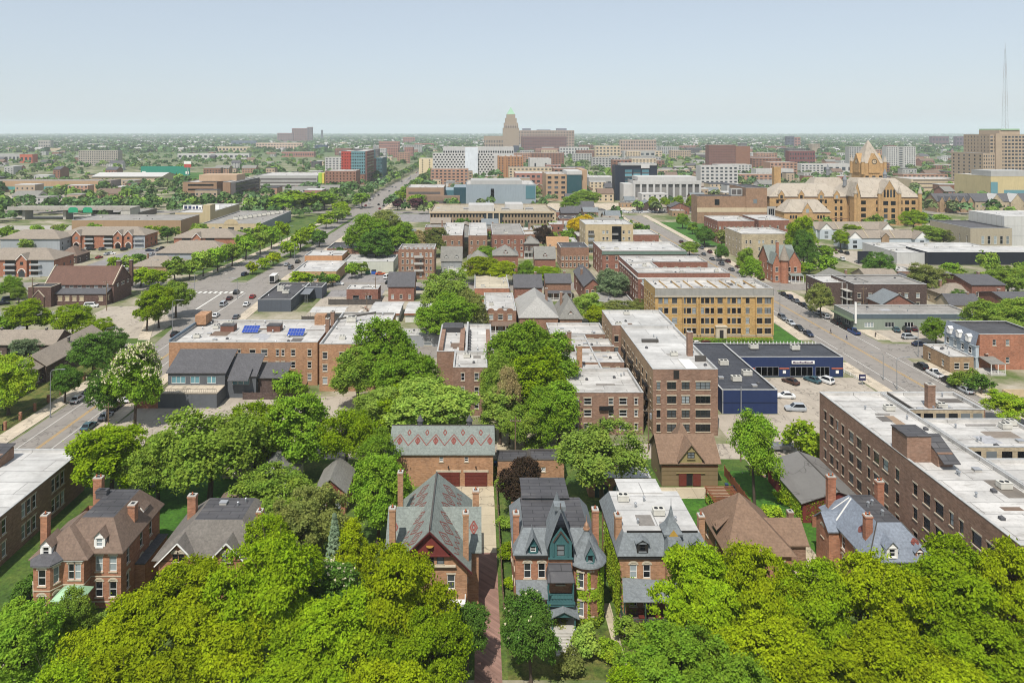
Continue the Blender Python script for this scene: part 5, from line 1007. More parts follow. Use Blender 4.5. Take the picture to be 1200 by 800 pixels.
bldg('green_cornice_block', 'brick block with grey-green metal cornice and white roof beyond the courtyard flats', 'building', x0, x1, y0, y1, 12, BRK_R, WROOF2, front=9, left=4, clutter=8, fh=3.5, par=.8, cop=COPW); b = MB(); rr = bpy.data.objects['green_cornice_block']; b.box(x0-.3,x1+.3,y0-.3,y0-.02,10.4,11.8); b.build('cornice', plain('cornice_green','#5f7166'), rr)
# a table of plain flat-roofed blocks: name, label, category, px0, px1, front edge, back edge, height, wall, roof, front windows, side windows, floor height
RB = plain('cream_render','#ad9c7d'); GREYM = plain('grey_metal_siding','#8f9294',.6,.05,.3); WR = plain('white_render','#c4c2bb',.8,.06); BRN = brick('umber_brick','#7f5e4b'); BRC = brick('chocolate_brick','#473732')
for t in (
 ('cream_balcony_block','cream apartment block with dark balcony recesses beside the yellow tree','apartment block',686,742,263,257,16,RB,WROOF2,[(.12,3.,'band'),(.38,1.2),(.46,1.2),(.62,3.,'band'),(.8,1.2),(.92,1.2)],3,3.4),
 ('brown_flats','two-storey brown brick house with carved front porch left of the cream balcony block','house',657,690,290,284,10,BRN,TARR,7,4,3.2),
 ('grey_roof_hall','brick hall with white roof edge and dark slopes behind the green cornice block','building',724,772,275,269,9,BRK_R,WROOF,4,3,3.2),
 ('brick_flats','three-storey brick flats with stacked porches left of the dark gabled roof','apartment block',467,509,292,286,13.2,BRN,GROOF,[(.12,.9),(.25,.9),(.38,1.),(.62,1.),(.78,.9),(.9,.9)],3,3.0),
 ('white_roofed_flats','brick flats with white roof, left one of the pair before the long stone hall','apartment block',518,542,276,261,12,BRN,WROOF,3,3,3.3),
 ('white_roofed_flats','brick flats with white roof, right one of the pair before the long stone hall','apartment block',549,571,276,261,12,BRN,WROOF,3,3,3.3),
 ('grey_roofed_flats','red brick flats with grey roof and dark skylight boxes before the long stone hall','apartment block',577,615,275,262,12,BRK_R,GROOF,5,3,3.3),
 ('cream_roof_shed','single-storey building with a broad cream flat roof among the brick houses','shop',556,597,338,319,5,BRK_O,CROOF,[(.35,6.,'band')],2,3),
 ('mission_parapet_house','low brick building with white roof and three round-topped parapets','house',568,605,364,343,7,BRN,WROOF,[(.2,1.4),(.5,1.6),(.8,1.4)],2,3.2),
 ('skylight_shed','low flat grey roof with a row of white skylights under trees','building',702,742,353,343,5,CONC,GROOF,4,2,3),
 ('corner_store','single-storey corner store with bright white roof by the boulevard','shop',343,394,318,305.5,5,plain('tan_front','#a98a68'),WROOF2,[(.18,5.,'store'),(.5,2.),(.8,5.,'store')],0,3),
 ('raised_store','orange-fronted upper block with white roof behind the corner store','shop',357,401,299.5,293.5,7.4,plain('orange_front','#a67a56'),WROOF2,0,0,3),
 ('pale_workshop','long pale workshop wall with white roof beside the small car park','workshop',402,461,306.5,298,5,plain('pale_siding','#b3b5a8',.7,.04),WROOF2,0,0,3),
 ('charcoal_store','charcoal single-storey store with tarred roof and rooftop units at the crossing','shop',302,341,351,331,4.4,plain('charcoal','#4b5058',.7,.05),TARR,0,0,3),
 ('dark_brick_flats','dark brown brick flats with grey roof above the green roadside store','apartment block',1001,1086,333,322,9.2,BRC,GROOF,[(.07,1.3),(.22,1.3),(.3,.7),(.36,1.3),(.45,.8),(.54,1.3),(.63,.8),(.72,1.3),(.88,1.3)],4,3.3),
 ('green_store','long low grey-green store with flat grey roof beside a car park','shop',1000,1142,368,357,5.2,plain('sage_siding','#7c8578',.7,.06),GROOF,[(.13,3,'band'),(.3,3,'band'),(.46,3,'band'),(.62,3,'band')],[(.3,4,'store'),(.7,4,'store')],3),
 ('tan_brick_hall','low tan brick building with pale roof before the painted terrace house','shop',1113,1141,418,403,4.2,BRK_T,WROOF,[(.3,1.4),(.7,1.4)],2,3),
 ('white_parapet_terrace','cream terrace with white roofs facing the avenue, nearest to the turreted red house','apartment block',869,927,274,266.5,13,CREAMB,WROOF,[(.1,1.),(.18,1.),(.36,1.),(.44,1.),(.62,1.),(.7,1.),(.86,1.),(.94,1.)],5,3.6),
 ('brick_terrace','red brick terrace with white roof behind the cream terrace','apartment block',841,884,259,253,13,BRK_R,WROOF,8,6,3.6),
 ('brick_terrace','red brick terrace with white roof and dark end beside the brown lecture hall','apartment block',889,925,258,252,13,BRK_R,WROOF2,4,4,3.6),
 ('small_white_shed','small white flat-roofed shed half hidden behind trees near the dark gabled roof','shed',525,547,314,311,3,WR,WROOF2,0,0,3),
 ('orange_gable_store','small dark store roof beside the boulevard lane','shop',383,421,291,284,6,BRN,TARR,[(.3,3,'band')],0,3),
 ('low_brick_shop','low brick shop beside the dark flats, white roof','shop',1052,1076,318,312,6,BRK_D,WROOF,2,1,3),
 ('white_warehouse','wide low warehouse with clean white roof left of the black building','warehouse',1051,1064,296,286,5.6,plain('pale_cladding','#a9a9a6',.7,.05,.3),WROOF2,0,0,3),
 ('tan_loft','tan loft building with a raised end by the garden apartments','building',84,212,258,251.5,9,plain('tan_cladding','#947b60',.75,.06,.3),GROOF,0,0,3),
 ('tall_umber_shop','brick building with white roof behind the dark flats','shop',965,1018,331,322,8.6,BRC,WROOF,0,4,3),
 ):
    nm, lb, ct, a, c, pf, pb, hh, wm, rm, fw, sw, fh = t; X0, X1, Y0, Y1 = bpx(a, c, pf, pb, hh)
    if nm == 'white_warehouse': X1 = 222
    q = bldg(nm, lb, ct, X0, X1, Y0, Y1, hh, wm, rm, front=fw, left=sw if X0 > 0 else 0, right=sw if X1 < 0 else 0, fh=fh, clutter=5, par=.5)
    if nm == 'mission_parapet_house':
        for f in (.2, .5, .8):
            xm = X0+(X1-X0)*f; b = MB(); P = [(xm+1.1*math.cos(k*math.pi/8), Y0-.06, 6.9+.8*math.sin(k*math.pi/8)) for k in range(9)]; b.grid(P+[(x,y+.4,z) for x,y,z in P], [tuple(range(9)), tuple(range(9,18))]+[(i,i+1,10+i,9+i) for i in range(8)]); b.build('round_parapet', BRN, q)
        porch(q, X0, X1, Y0-3, Y0-.02, 3., SH_BR, WHITE, 4)
    if nm == 'charcoal_store':
        X2 = XX(383, Y1); body(q, X1+.02, X2, Y1-9, Y1, 4.4, wm, rm, par=.4, clutter=3); b = MB(); b.slab([(X1+.3,Y1-17,3.4),(X2-3,Y1-17,3.4),(X2-3,Y1-9.1,3.9),(X1+.3,Y1-9.1,3.9)],.15); b.build('canopy', plain('canopy_grey','#6b6e72'), q); posts(q, [(X1+2,Y1-16.6),(X2-4,Y1-16.6)], 0, 3.4, .12, STEEL, 'canopy_post')
        for x, y in ((X0+3,Y0+20),(X0+4,Y0+16),(X0+7,Y0+12)): put('air_conditioner', AC, q, (x,y,3.9), 0, (1.2,)*3)
    if nm == 'brick_flats' and pf == 292:
        for z in (3.6,6.6,9.6): b = MB(); b.box(X0+7,X0+11,Y0-1.3,Y0-.02,z,z+.15); b.box(X0+7,X0+11,Y0-1.3,Y0-1.2,z+.15,z+1.0); b.build('balcony', CONC, q)
        b = MB()
        for i in range(9): b.box(X0+.4+i*1.95,X0+1.3+i*1.95,Y0-.05,Y0+.3,13.31,13.8)
        b.build('battlement', BRN, q)
    if nm == 'green_store': b = MB(); b.box(X0-.05,X1,Y0-.08,Y0-.01,3.7,5.2); b.build('fascia', plain('slate_fascia','#4f5a60'), q); b = MB(); b.box(X0+.3,X0+.9,Y0-.4,Y0-.09,2.2,9.2); b.build('blade_sign', WHITE, q); b = MB(); b.slab([(X0-1.6,Y0-1,3.2),(X0-.02,Y0-1,3.2),(X0-.02,Y0+12,3.2),(X0-1.6,Y0+12,3.2)],.3); b.build('awning', plain('awning_green','#58654f'), q)
    if nm == 'dark_brick_flats':
        for z in (3.2,6.2): b = MB(); b.box(X0-2.2,X0-.02,Y0+1,Y0+16,z,z+.2); b.build('gallery', CONC, q)
        posts(q, [(X0-2,Y0+1.2+i*3.6) for i in range(5)], 0, 9, .1, WHITE, 'gallery_post')
    if nm == 'cream_balcony_block':
        for f in (.12,.62):
            for z in (3.6,7,10.4): b = MB(); b.box(X0+(X1-X0)*f-1.6,X0+(X1-X0)*f+1.6,Y0-.9,Y0-.02,z,z+1.0); b.build('balcony', plain('balcony_grey','#7c7a76'), q)
        b = MB(); b.box(X0+14,X0+19,Y0-.1,Y0-.02,1,15,0); b.build('glazed_bay', GLD, q)
for nm, lb, ct, x0, x1, y0, y1, hh, wm, rm in (('white_shed','white-roofed shed at the back of the solar flats, nearest the avenue','shed',-76,-67,218,224,3.2,CONC,WROOF2),('brick_shed','low brick shed with tar roof behind the solar flats','shed',-64,-55,216,223,3.4,BRK_D,TARR),('tan_garage','tan garage with pale roof between the solar flats and the patio','garage',-53,-42,217,226,3.6,RB,GROOF),('white_garage','white garage with white roof east of the tan garage','garage',-39.5,-30,218,228,3.4,WR,WROOF),('grey_garage','grey garage row with white roof behind the centre block','garage',-27,-10,219,227,3.3,GREYM,WROOF2),('brick_garage_row','brick garage row with grey roof behind the tall light green tree','garage',-8,4,216,224,3.2,BRK_R,GROOF),('brick_annex','low brick annex with white roof west of the dark gabled house','building',-50,-38,276,284,5,BRK_R,WROOF)):
    bldg(nm, lb, ct, x0, x1, y0, y1, hh, wm, rm, front=[(.3,2.4,'plain'),(.7,2.4,'plain')], rows=[.4], wh=2.2, clutter=4, par=.3)
for i, (x, y, hx) in enumerate(((-56,232,'#4f5d6b'),(-50,233,'#8a8f91'),(-44,231,'#6d4a3a'),(-34,233,'#3f5a4a'))):
    b = MB(); b.box(x-1.2,x+1.2,y-3,y+3,.1,2.6,0)
    for k in range(11): b.box(x-1.24,x+1.24,y-2.8+k*.55,y-2.6+k*.55,.2,2.5,0)
    tag(b.build('storage_container', plain('container'+hx,hx,.6)), ('blue-grey','pale grey','rust-brown','dark green')[i]+' storage container in the service yard behind the solar flats', 'container')
# pitched houses: name,label, px0, px1, Y front, depth, eave, ridge, wall, roof, axis, hip, dormers, porch
for t in (
 ('dark_gabled_house','brick house with charcoal gable roof and one skylight beside the service lot',455,485,278,9,5.8,10.2,BRK_R,SH_DK,'x',0,0,0),
 ('grey_dormer_house','grey-roofed house with two front dormers left of the centre',517,541,332,9,6,11.6,plain('grey_clapboard','#8b8d8c'),SH_GR,'x',0,2,0),
 ('hipped_brick_house','small brick house with hipped grey roof under yellow-green trees',548,572,336,10,5.6,9.4,BRK_R,SH_GR,'x',1,0,0),
 ('bracketed_brick_house','tall brick house with pale hipped roof and red front gable',578,607,330,12,8.6,12.6,BRK_R,SH_GR,'x',1,1,0),
 ('grey_cottage','grey-roofed house with one small front dormer below the purple-leaved tree',627,651,335,10,6.4,11.,BRK_R,SH_GR,'x',0,1,0),
 ('white_window_house','brick house with dark grey roof and three white front windows',603,635,276,10,5.8,9.6,BRK_R,SH_DK,'x',0,0,0),
 ('porch_house','brick house with a full-width white balustraded porch right of the white-window house',640,669,280,9,6.6,9.2,BRN,SH_DK,'x',0,0,1),
 ('long_red_house','long red brick house with dark pitched roof beside a large round tree',672,700,272,30,7,9.6,BRK_R,SH_DK,'y',0,0,0),
 ('white_hipped_house','wide house under a very pale hipped shingle roof in the centre',609,654,231,25,5.8,11.2,BRN,shingle('pale_shingle','#93918c',.28,.1),'x',1,0,0),
 ('grey_pyramid_house','house with a grey pyramid roof and wide front dormer left of the pale-roofed flats',656,682,231,16,5.4,11.,BRK_D,SH_GR,'x',1,1,0),
 ('hidden_slate_house','small grey gable roof showing between trees behind the centre block',531,552,228,10,5.5,9,WR,SH_GR,'y',0,0,0),
 ('orange_gable_house','house with a bright tan gable roof left of the yellow tree',642,667,366,12,6.5,11.,RB,shingle('tan_shingle','#967657'),'x',0,1,0),
 ('grey_hip_house','dark house with grey hip roof left of the purple-leaved tree',614,632,372,12,7.5,10.5,BRC,SH_GR,'x',1,0,1),
 ('carport_row','white-roofed carport with brown fascia, left one of the pair by the service lot',433,467,247,16,3.0,3.5,WR,WROOF2,'x',0,0,0),
 ('carport_row','white-roofed carport with brown fascia, right one of the pair by the service lot',475,508,247,16,3.0,3.5,WR,WROOF2,'x',0,0,0),
 ('hip_roof_leasing_office','brown hipped-roof office by the garden apartment car park',152,207,331,16,3.4,7.,BRK_T,SH_TP,'x',1,0,0),
 ('brown_hip_cottage','small dark brick cottage with patterned hip roof between the garden apartments',67,90,356,12,4.,8,BRC,SH_BR,'x',1,0,0),
 ('white_peak_house','house with a white-trimmed blue-grey front gable right of the dark flats',1104,1126,285,10,5.6,9.3,BRK_O,SH_GR,'y',0,0,0),
 ('taupe_hip_house','house with a broad taupe hip roof behind the green store',1106,1152,269,12,4.5,7.6,CREAMB,SH_TP,'x',1,0,0),
 ('umber_long_house','long dark brick house with grey roof and white windows by the right edge',1139,1178,268,20,8.3,10.2,BRK_R,SH_DK,'x',0,0,0),
 ('umber_row_house','dark red brick row house at the right edge above the trees',1180,1225,250,14,6.5,8.2,BRK_R,SH_DK,'x',0,0,0),
 ):
    nm, lb, a, c, Y0, dep, he, hr, wm, rm, ax, hp, nd, pc = t; X0, X1 = XX(a, Y0), XX(c, Y0)
    if ax == 'y' and nm == 'long_red_house': X0, X1 = 40, 46.2
    q = gabled(nm, lb, 'carport' if 'carport' in nm else 'house', X0, X1, Y0, Y0+dep, he, hr, wm, rm, ax, front=0 if 'carport' in nm else 3, right=2, left=2, hip=bool(hp), nd=nd, ndc=wm, wh=1.5)
    if pc: porch(q, X0, X1, Y0-2.6, Y0-.02, 3.2, rm, WHITE, 5)
    if 'carport' in nm: b = MB(); b.box(X0-.4,X1+.4,Y0-.5,Y0-.41,2.6,3.1); b.build('fascia', RUST, q)
    elif hp or random.random() < .7: chimney(q, X0+(X1-X0)*random.choice((.2,.8)), Y0+dep*.55, he, hr+1., .8, .8, BRK_D)
# turreted red house by the avenue
r = root('red_turret_house', 'red stone house with green-grey roofs and a conical corner turret by the avenue', 'house', (134, 318, 0)); walls(r, [(127,312),(139,312),(139,328),(127,328)], 0, 8.5, BRK_O, [[(1.6,1.2),(7,1.2),(9.6,1.2)],3,0,4], wh=1.8, fh=3.8)
b = MB(); b.gable(127,139,316,328,8.5,6,'x',.4,0,1); b.gable(133,139,312,320,8.5,5,'y',.4,0,1); b.gable(127,130,312,318,8.5,4,'y',.3,0,1); b.build('roof', [SLATE_G, BRK_O], r); b = MB(); b.cyl(131.6,311.6,0,10,1.7,n=12); b.build('turret_wall', BRK_O, r); b = MB(); b.cone(131.6,311.6,9.8,16.5,2.2,12); b.build('turret_roof', SH_TP, r); porch(r, 133.5, 139, 309, 311.98, 3.6, SLATE_G, WHITE, 4); chimney(r, 130.4, 316, 8, 17, 1, 1, BRK_O)
# painted terrace at the right edge
x0, x1, y0, y1 = bpx(1156, 1205, 395, 389, 9.6)
r = bldg('painted_terrace_house', 'orange brick terrace house with white and grey mansard bay front and satellite dish', 'house', x0, x1+6, 198, 212, 9.6, BRK_O, TARR, front=[(4,1.,'plain'),(7.6,1.,'plain'),(13.4,1.,'plain')], rows=[1.8,6.6], wh=1.6, left=0)
b = MB(); b.box(x0-.9,x0-.02,198.3,211.6,0,6.4,0); b.slab([(x0-1.,198.2,6.4),(x0-1,211.7,6.4),(x0-.1,211.7,9.9),(x0-.1,198.2,9.9)],.12,1); b.box(x0-1.2,x0,198.1,211.8,6.2,6.4,0); b.box(x0-1.1,x0,198.2,211.7,3.1,3.3,0); b.build('bay_front', [plain('pale_blue_paint','#a3adb2'), SLATE_B], r)
for y in (200.5,203.6,206.8,210): 
    put('window', win_mesh(1.1,1.7,'dh',WHITE,WHITE), r, (x0-1.05,y,1.2), -math.pi/2); put('window', win_mesh(1.1,1.7,'dh',WHITE,WHITE), r, (x0-1.05,y,3.9), -math.pi/2)
for y in (201,205,209): b = MB(); b.box(x0-1.5,x0-.3,y-.7,y+.7,6.9,8.4); b.gable(x0-1.5,x0-.3,y-.7,y+.7,8.4,.5,'x',.15,0,0); b.build('dormer', WHITE, r)
b = MB(); b.cone(x0+1.6,197.7,4.2,4.5,.55,12,0,0,1,[(0,.1),(.6,.7),(1,1)]); b.bar((x0+1.6,197.98,4.2),(x0+1.6,197.7,4.25),.05); b.build('satellite_dish', CONC, r)
porch(r, x0-.5, x0+3.6, 193, 197.97, 3.2, SH_GR, WHITE, 3); steps(r, x0-2.8, x0-.55, 194, 196, 1.1, CONC)
r = root('cream_garden_wall', 'low cream rendered wall with brown coping below the painted terrace house', 'wall', (150,170,0)); b = MB(); b.box(128.6,129,160,178,0,1.8); b.box(129,140,177.7,178,0,1.8); b.build('wall', plain('cream_wall','#b7a283'), r)
# church
r = root('brick_church', 'dark brick church with long red-brown roof, low aisle and stone-trimmed gables', 'church', (-150, 280, 0)); BCH = brick('church_brick','#523b34')
walls(r, [(-164,275),(-138,275),(-138,289),(-164,289)], 0, 7, BCH, [[(.14+.12*i,1.5) for i in range(7)],[(3,1.2),(7,2.4),(11,1.2)],0,0], rows=[5.7], wh=1.0, z1=5.7); b = MB(); b.gable(-164,-138.2,275,289,7,5.6,'x',.3,0,1,True,.2); b.build('roof', [shingle('red_brown_shingle','#61493f'), BCH], r)
b = MB()
for x in (-138.3,-164.1):
    for s in (-1, 1): b.bar((x,282+s*7.4,6.9),(x,282,13.1),.22,n=4)
b.build('gable_coping', STONE, r)
walls(r, [(-158,271),(-139,271),(-139,274.98),(-158,274.98)], 0, 4.4, BCH, [[(.1,1.6),(.24,1.6),(.38,1.6),(.52,1.6),(.9,1.6)],1,0,0], rows=[1.8], wh=1.5, gl=glass_mat('stained_glass','#8f8168','#b5a588',.4), fr=STONE, name='aisle_wall'); b = MB(); b.slab([(-158.2,270.6,4.3),(-138.8,270.6,4.3),(-138.8,274.98,5.6),(-158.2,274.98,5.6)],.15); b.build('aisle_roof', SH_DK, r)
body(r, -166.5, -158.02, 268.5, 274.98, 7.4, BCH, TARR, par=.4, cop=STONE, front=0); b = MB(); b.gable(-164.5,-160.5,268.2,268.49,4,2.2,'y',.25,0,1); b.box(-164.5,-160.5,268.2,268.49,0,4,1); b.build('entrance_gable', [STONE, BCH], r); chimney(r, -142, 287, 6, 14, 1.6, 1.4, BCH); chimney(r, -139, 291, 3, 13.6, 1.1, 1.2, BCH)
b = MB(); b.cyl(-138.0-.0,282,6.6,6.7,.1,n=8); b.build('gable_boss', STONE, r)
# low taupe-roofed rows at the left
for nm, lb, a in (('taupe_row_house','long taupe-roofed row house running beside the avenue pavement',(-119.5,-111.9,188,217,4.5,7.,'y')),('taupe_row_house','lower dark brick end of the taupe row house nearest the street lamp',(-121,-112.8,170,187.8,4.3,6.4,'y')),('taupe_row_house','taupe-roofed row house at the left edge, left of the yellow-green tree group',(-146,-134.5,207,216,4.4,7.1,'x')),('taupe_row_house','taupe-roofed row house between the left edge one and the roadside one',(-133.5,-121,207,216,4.4,7.1,'x'))):
    q = gabled(nm, lb, 'house', *a[:6], BRK_K, SH_TP, a[6], right=5, front=3, left=0, wh=1.2, ov=.5); chimney(q, (a[0]+a[1])/2+1.5, (a[2]+a[3])/2, a[4], a[5]+.8, .5, .5, COPD)
# garden apartments: brick, hip roofs, gabled bays, balconies
def garden(lb, x0, x1, y0, y1, he, hr, bays, wm=BRK_O, end=None, grp=None):
    r = root('garden_apartment_block', lb, 'apartment block', ((x0+x1)/2, (y0+y1)/2, 0)); walls(r, [(x0,y0),(x1,y0),(x1,y1),(x0,y1)], 0, he, wm, [0, 3, 0, 0], wh=1.4, fh=2.6, hole=False); b = MB(); b.hip(x0,x1,y0,y1,he,hr-he,.7); b.build('roof', SH_TP, r)
    for bx, kind in bays:
        X = x0+(x1-x0)*bx
        if kind == 'g':
            b = MB(); b.box(X-2.2,X+2.2,y0-1.2,y0-.02,0,he+.2,1); b.gable(X-2.2,X+2.2,y0-1.2,y0+4,he+.2,2.4,'y',.35,0,1,True,.15); b.build('gabled_bay', [SH_TP, wm], r); b = MB()
            for s in (-1, 1): b.bar((X+s*2.5,y0-1.6,he-.1),(X,y0-1.6,he+2.6),.14,n=4)
            b.build('bargeboard', WHITE, r)
            b = MB(); n = 8
            for i in range(n):
                a0, a1 = math.pi*i/n, math.pi*(i+1)/n; b.bar((X+1.7*math.cos(a0),y0-1.25,1.8+1.9*math.sin(a0)),(X+1.7*math.cos(a1),y0-1.25,1.8+1.9*math.sin(a1)),.2,n=4)
            b.build('entrance_arch', WHITE, r); b = MB(); b.face([(X-1.4,y0-1.22,0),(X+1.4,y0-1.22,0),(X+1.4,y0-1.22,2.2),(X,y0-1.22,3.4),(X-1.4,y0-1.22,2.2)]); b.build('doorway', GLD, r); put('window', win_mesh(1.4,1.4,'far'), r, (X,y0-1.22,he-2.2))
        else:
            for k in range(3):
                z = k*he/3; b = MB(); b.face([(X-2.4,y0-.04,z+.3),(X+2.4,y0-.04,z+.3),(X+2.4,y0-.04,z+he/3-.35),(X-2.4,y0-.04,z+he/3-.35)],0); b.box(X-2.5,X+2.5,y0-1.1,y0-.06,z,z+.15,1); b.box(X-2.5,X+2.5,y0-1.1,y0-1.02,z+.15,z+.9,1); b.build('balcony', [GLD, plain('balcony_white','#9a9c9c')], r)
    if end: b = MB(); b.box(x1-7,x1+.05,y0-.08,y0-.02,0,he); b.build('siding', end, r)
    return r
SID = plain('pale_vinyl','#92969a',.6,.04)
garden('red brick garden apartments with three gabled bays at the back of the car park', -233, -185, 403, 419, 7.4, 11.2, [(.1,'b'),(.22,'g'),(.36,'b'),(.58,'b'),(.7,'g'),(.82,'g'),(.93,'b')], end=SID)
garden('red brick garden apartments with one gabled bay left of the church', -226, -190, 325, 341, 7.6, 11.6, [(.25,'b'),(.46,'b'),(.62,'g'),(.78,'b')], end=SID)
garden('pale-sided garden apartments by the motorway, left of the gabled ones', -258, -226, 392, 408, 7, 11, [], wm=SID); garden('pale garden apartments with broad taupe roof right of the car park', -160, -126, 361, 378, 4.6, 9.6, [], wm=SID)
garden('garden apartments with red gable behind the broad taupe roof', -166, -132, 396, 412, 7, 11, [(.2,'b'),(.38,'g'),(.58,'b')])
# right-hand middle distance
r = root('black_hall', 'long black-clad hall with white roof below the big white cube', 'building', (250,362,0)); BLK = plain('black_cladding','#1b1f28',.5,.1,.4); body(r, 219, 300, 353, 371, 6.3, BLK, WROOF2, par=.3, cop=WHITE, clutter=4); b = MB(); b.box(248.8,249.2,352.9,352.98,0,6.3); b.build('cladding_seam', plain('seam','#0d0f14'), r)
r = root('white_cube_hall', 'huge windowless white panelled cube hall at the right', 'building', (306,432,0)); PAN = plain('white_panel','#b4b3af',.6,.04,.3); body(r, 299, 345, 412, 442, 16.8, PAN, WROOF2, par=.4, cop=WHITE, clutter=5)
b = MB()
for i in range(11): b.box(301+i*4,301.08+i*4,411.9,411.98,0,16.8)
for i in range(7): b.box(298.92,298.99,414+i*4,414.08+i*4,0,16.8)
for z in (5.6,11.2): b.box(299,345,411.92,411.985,z,z+.07); b.box(298.93,298.985,412,442,z,z+.07)
b.build('panel_joints', plain('panel_joint','#96958f'), r); 
bldg('white_low_hall', 'very wide low hall with white roof between the townhouses and the white cube', 'building', 205.7, 262, 371.5, 388, 5.6, plain('pale_cladding','#a9a9a6',.7,.05,.3), WROOF2, clutter=5, par=.3)
r = root('black_screen_wall', 'black billboard-like screen wall in front of the white warehouse', 'screen wall', (190,356,0)); b = MB(); b.box(186.5,193.5,356,356.4,0,6.2); b.box(187,187.3,356.4,357,0,6); b.build('wall', BLK, r)
TW = plain('blue_white_clapboard','#a9b0b4',.7,.04)
for nm, lb, x0, x1, y0 in (('clapboard_townhouses','pale clapboard townhouses with grey roof and white gables, nearer row',203,249,403),('clapboard_townhouses','pale clapboard townhouses with grey roof before the sandstone hall, farther row',205,251,440)):
    r = gabled(nm, lb, 'townhouses', x0, x1, y0, y0+11, 5.8, 9.4, TW, SH_TP, 'x', front=[(.1+.08*i,1.4) for i in range(11)], left=2, wh=1.3, fh=2.7, hole=False)
    for x in (x0+5, x1-4): b = MB(); b.box(x-4,x+4,y0-3,y0-.02,0,5.8,2); b.gable(x-4,x+4,y0-3,y0+5,5.8,3.9,'y',.4,0,1); b.build('gabled_end', [SH_TP, WHITE, TW], r); put('window', win_mesh(2.2,1.6,'far'), r, (x,y0-3.02,3.2)); put('window', win_mesh(2.2,1.6,'far'), r, (x,y0-3.02,.7))
    b = MB(); b.box((x0+x1)/2-2,(x0+x1)/2+2,y0-1,y0-.02,0,6.6,1); b.gable((x0+x1)/2-2,(x0+x1)/2+2,y0-1,y0+4,6.6,2,'y',.3,0,1); b.build('brick_bay', [SH_TP, BRK_T], r)
    b = MB()
    for k in (.3,.62): b.box(x0+(x1-x0)*k-.15,x0+(x1-x0)*k+.15,y0-.3,y0+5.5,5.9,6.0); b.slab([(x0+(x1-x0)*k-.2,y0-.4,5.85),(x0+(x1-x0)*k+.2,y0-.4,5.85),(x0+(x1-x0)*k+.2,y0+5.5,9.7),(x0+(x1-x0)*k-.2,y0+5.5,9.7)],.2)
    b.build('party_wall', CREAMB, r)
r = bldg('stone_library', 'grey limestone hall with dark flat roof and tall windows beside the white cube', 'building', 273, 296, 402, 438, 11.4, plain('grey_limestone','#9a907d',.85,.12,1.), SH_DK, front=[(.3,1.6),(.45,1.6),(.6,1.6),(.75,1.6),(.9,1.6)], left=6, rows=[2.5], wh=4.6, par=.8)
# patio clutter by the charcoal store
r = root('patio_canopy', 'white tarpaulin canopy over the cluttered patio by the charcoal store', 'canopy', (-49,252,0)); b = MB(); b.slab([(-58,250,2.6),(-46,250,2.6),(-46,254,3.2),(-58,254,3.2)],.05); b.slab([(-58,258,2.6),(-46,258,2.6),(-46,254.02,3.2),(-58,254.02,3.2)],.05); b.build('tarpaulin', WROOF2, r); posts(r, [(-57.8,250.2),(-46.2,250.2),(-57.8,257.8),(-46.2,257.8)], 0, 2.6, .06, STEEL, 'pole')
fence('patio_fence', 'dark slatted fence round the patio by the charcoal store', [(-60,247),(-36,247),(-36,272),(-56,272)], 2.2, COPD)
for i in range(9):
    x, y = random.uniform(-44.5,-38), random.uniform(249,270); b = MB(); b.cyl(x,y,.7,.76,.6,n=10); b.cyl(x,y,0,.7,.06,n=6); tag(b.build('patio_table', (WHITE, RUST, STONE)[i%3]), ('round white','round rust-brown','round stone-coloured')[i%3]+' table on the patio beside the charcoal store', 'table', 'patio tables')
for px, py, hx, lb in ((431,318,'#2f7a4a','green dumpster against the pale workshop wall'),(438,318,'#2b55a0','blue dumpster against the pale workshop wall, right of the green one')):
    X, Y = G(px, py+3); b = MB(); b.prism([(X-1,Y-.8),(X+1,Y-.8),(X+1,Y+.8),(X-1,Y+.8)],.15,1.5,0); b.slab([(X-1.05,Y-.85,1.45),(X+1.05,Y-.85,1.45),(X+1.05,Y+.85,1.8),(X-1.05,Y+.85,1.8)],.06,1); b.box(X-1.15,X+1.15,Y-.1,Y+.1,.9,1.,1); tag(b.build('dumpster', [plain('bin'+hx,hx,.5), BLACK]), lb, 'dumpster')
X, Y = G(922,533); b = MB(); b.M = Matrix.Translation((X,Y+2,0)); b.box(-2.2,2.2,-1,1,.7,.85); b.box(-2.2,2.2,-1,-.95,.85,1.4); b.box(-2.2,2.2,.95,1,.85,1.4); b.cyl(0,-1,.0,.7,.35,n=10)
tag(b.build('flat_trailer', [STEEL]), 'grey flat trailer beside the rubble heap behind the long shed', 'trailer')
b = MB(); rng = random.Random(4)
for i in range(240): x, y = rng.gauss(57.2,2.4), rng.gauss(138.2,.9); z = max(0, 1.2-abs(x-57.2)*.2-abs(y-138.2)*.6)*rng.random(); s = rng.uniform(.12,.4); b.M = Matrix.Translation((x,y,z)) @ Matrix.Rotation(rng.random()*6,4,Vector((rng.random(),rng.random(),.5))); b.box(-s,s,-s*.7,s*.7,-s*.4,s*.4,i%3)
b.M = None; tag(b.build('rubble_heap', [CONC, BRK_D, WOOD]), 'grey heap of rubble at the edge of the lot behind the long shed', 'rubble', kind='stuff')
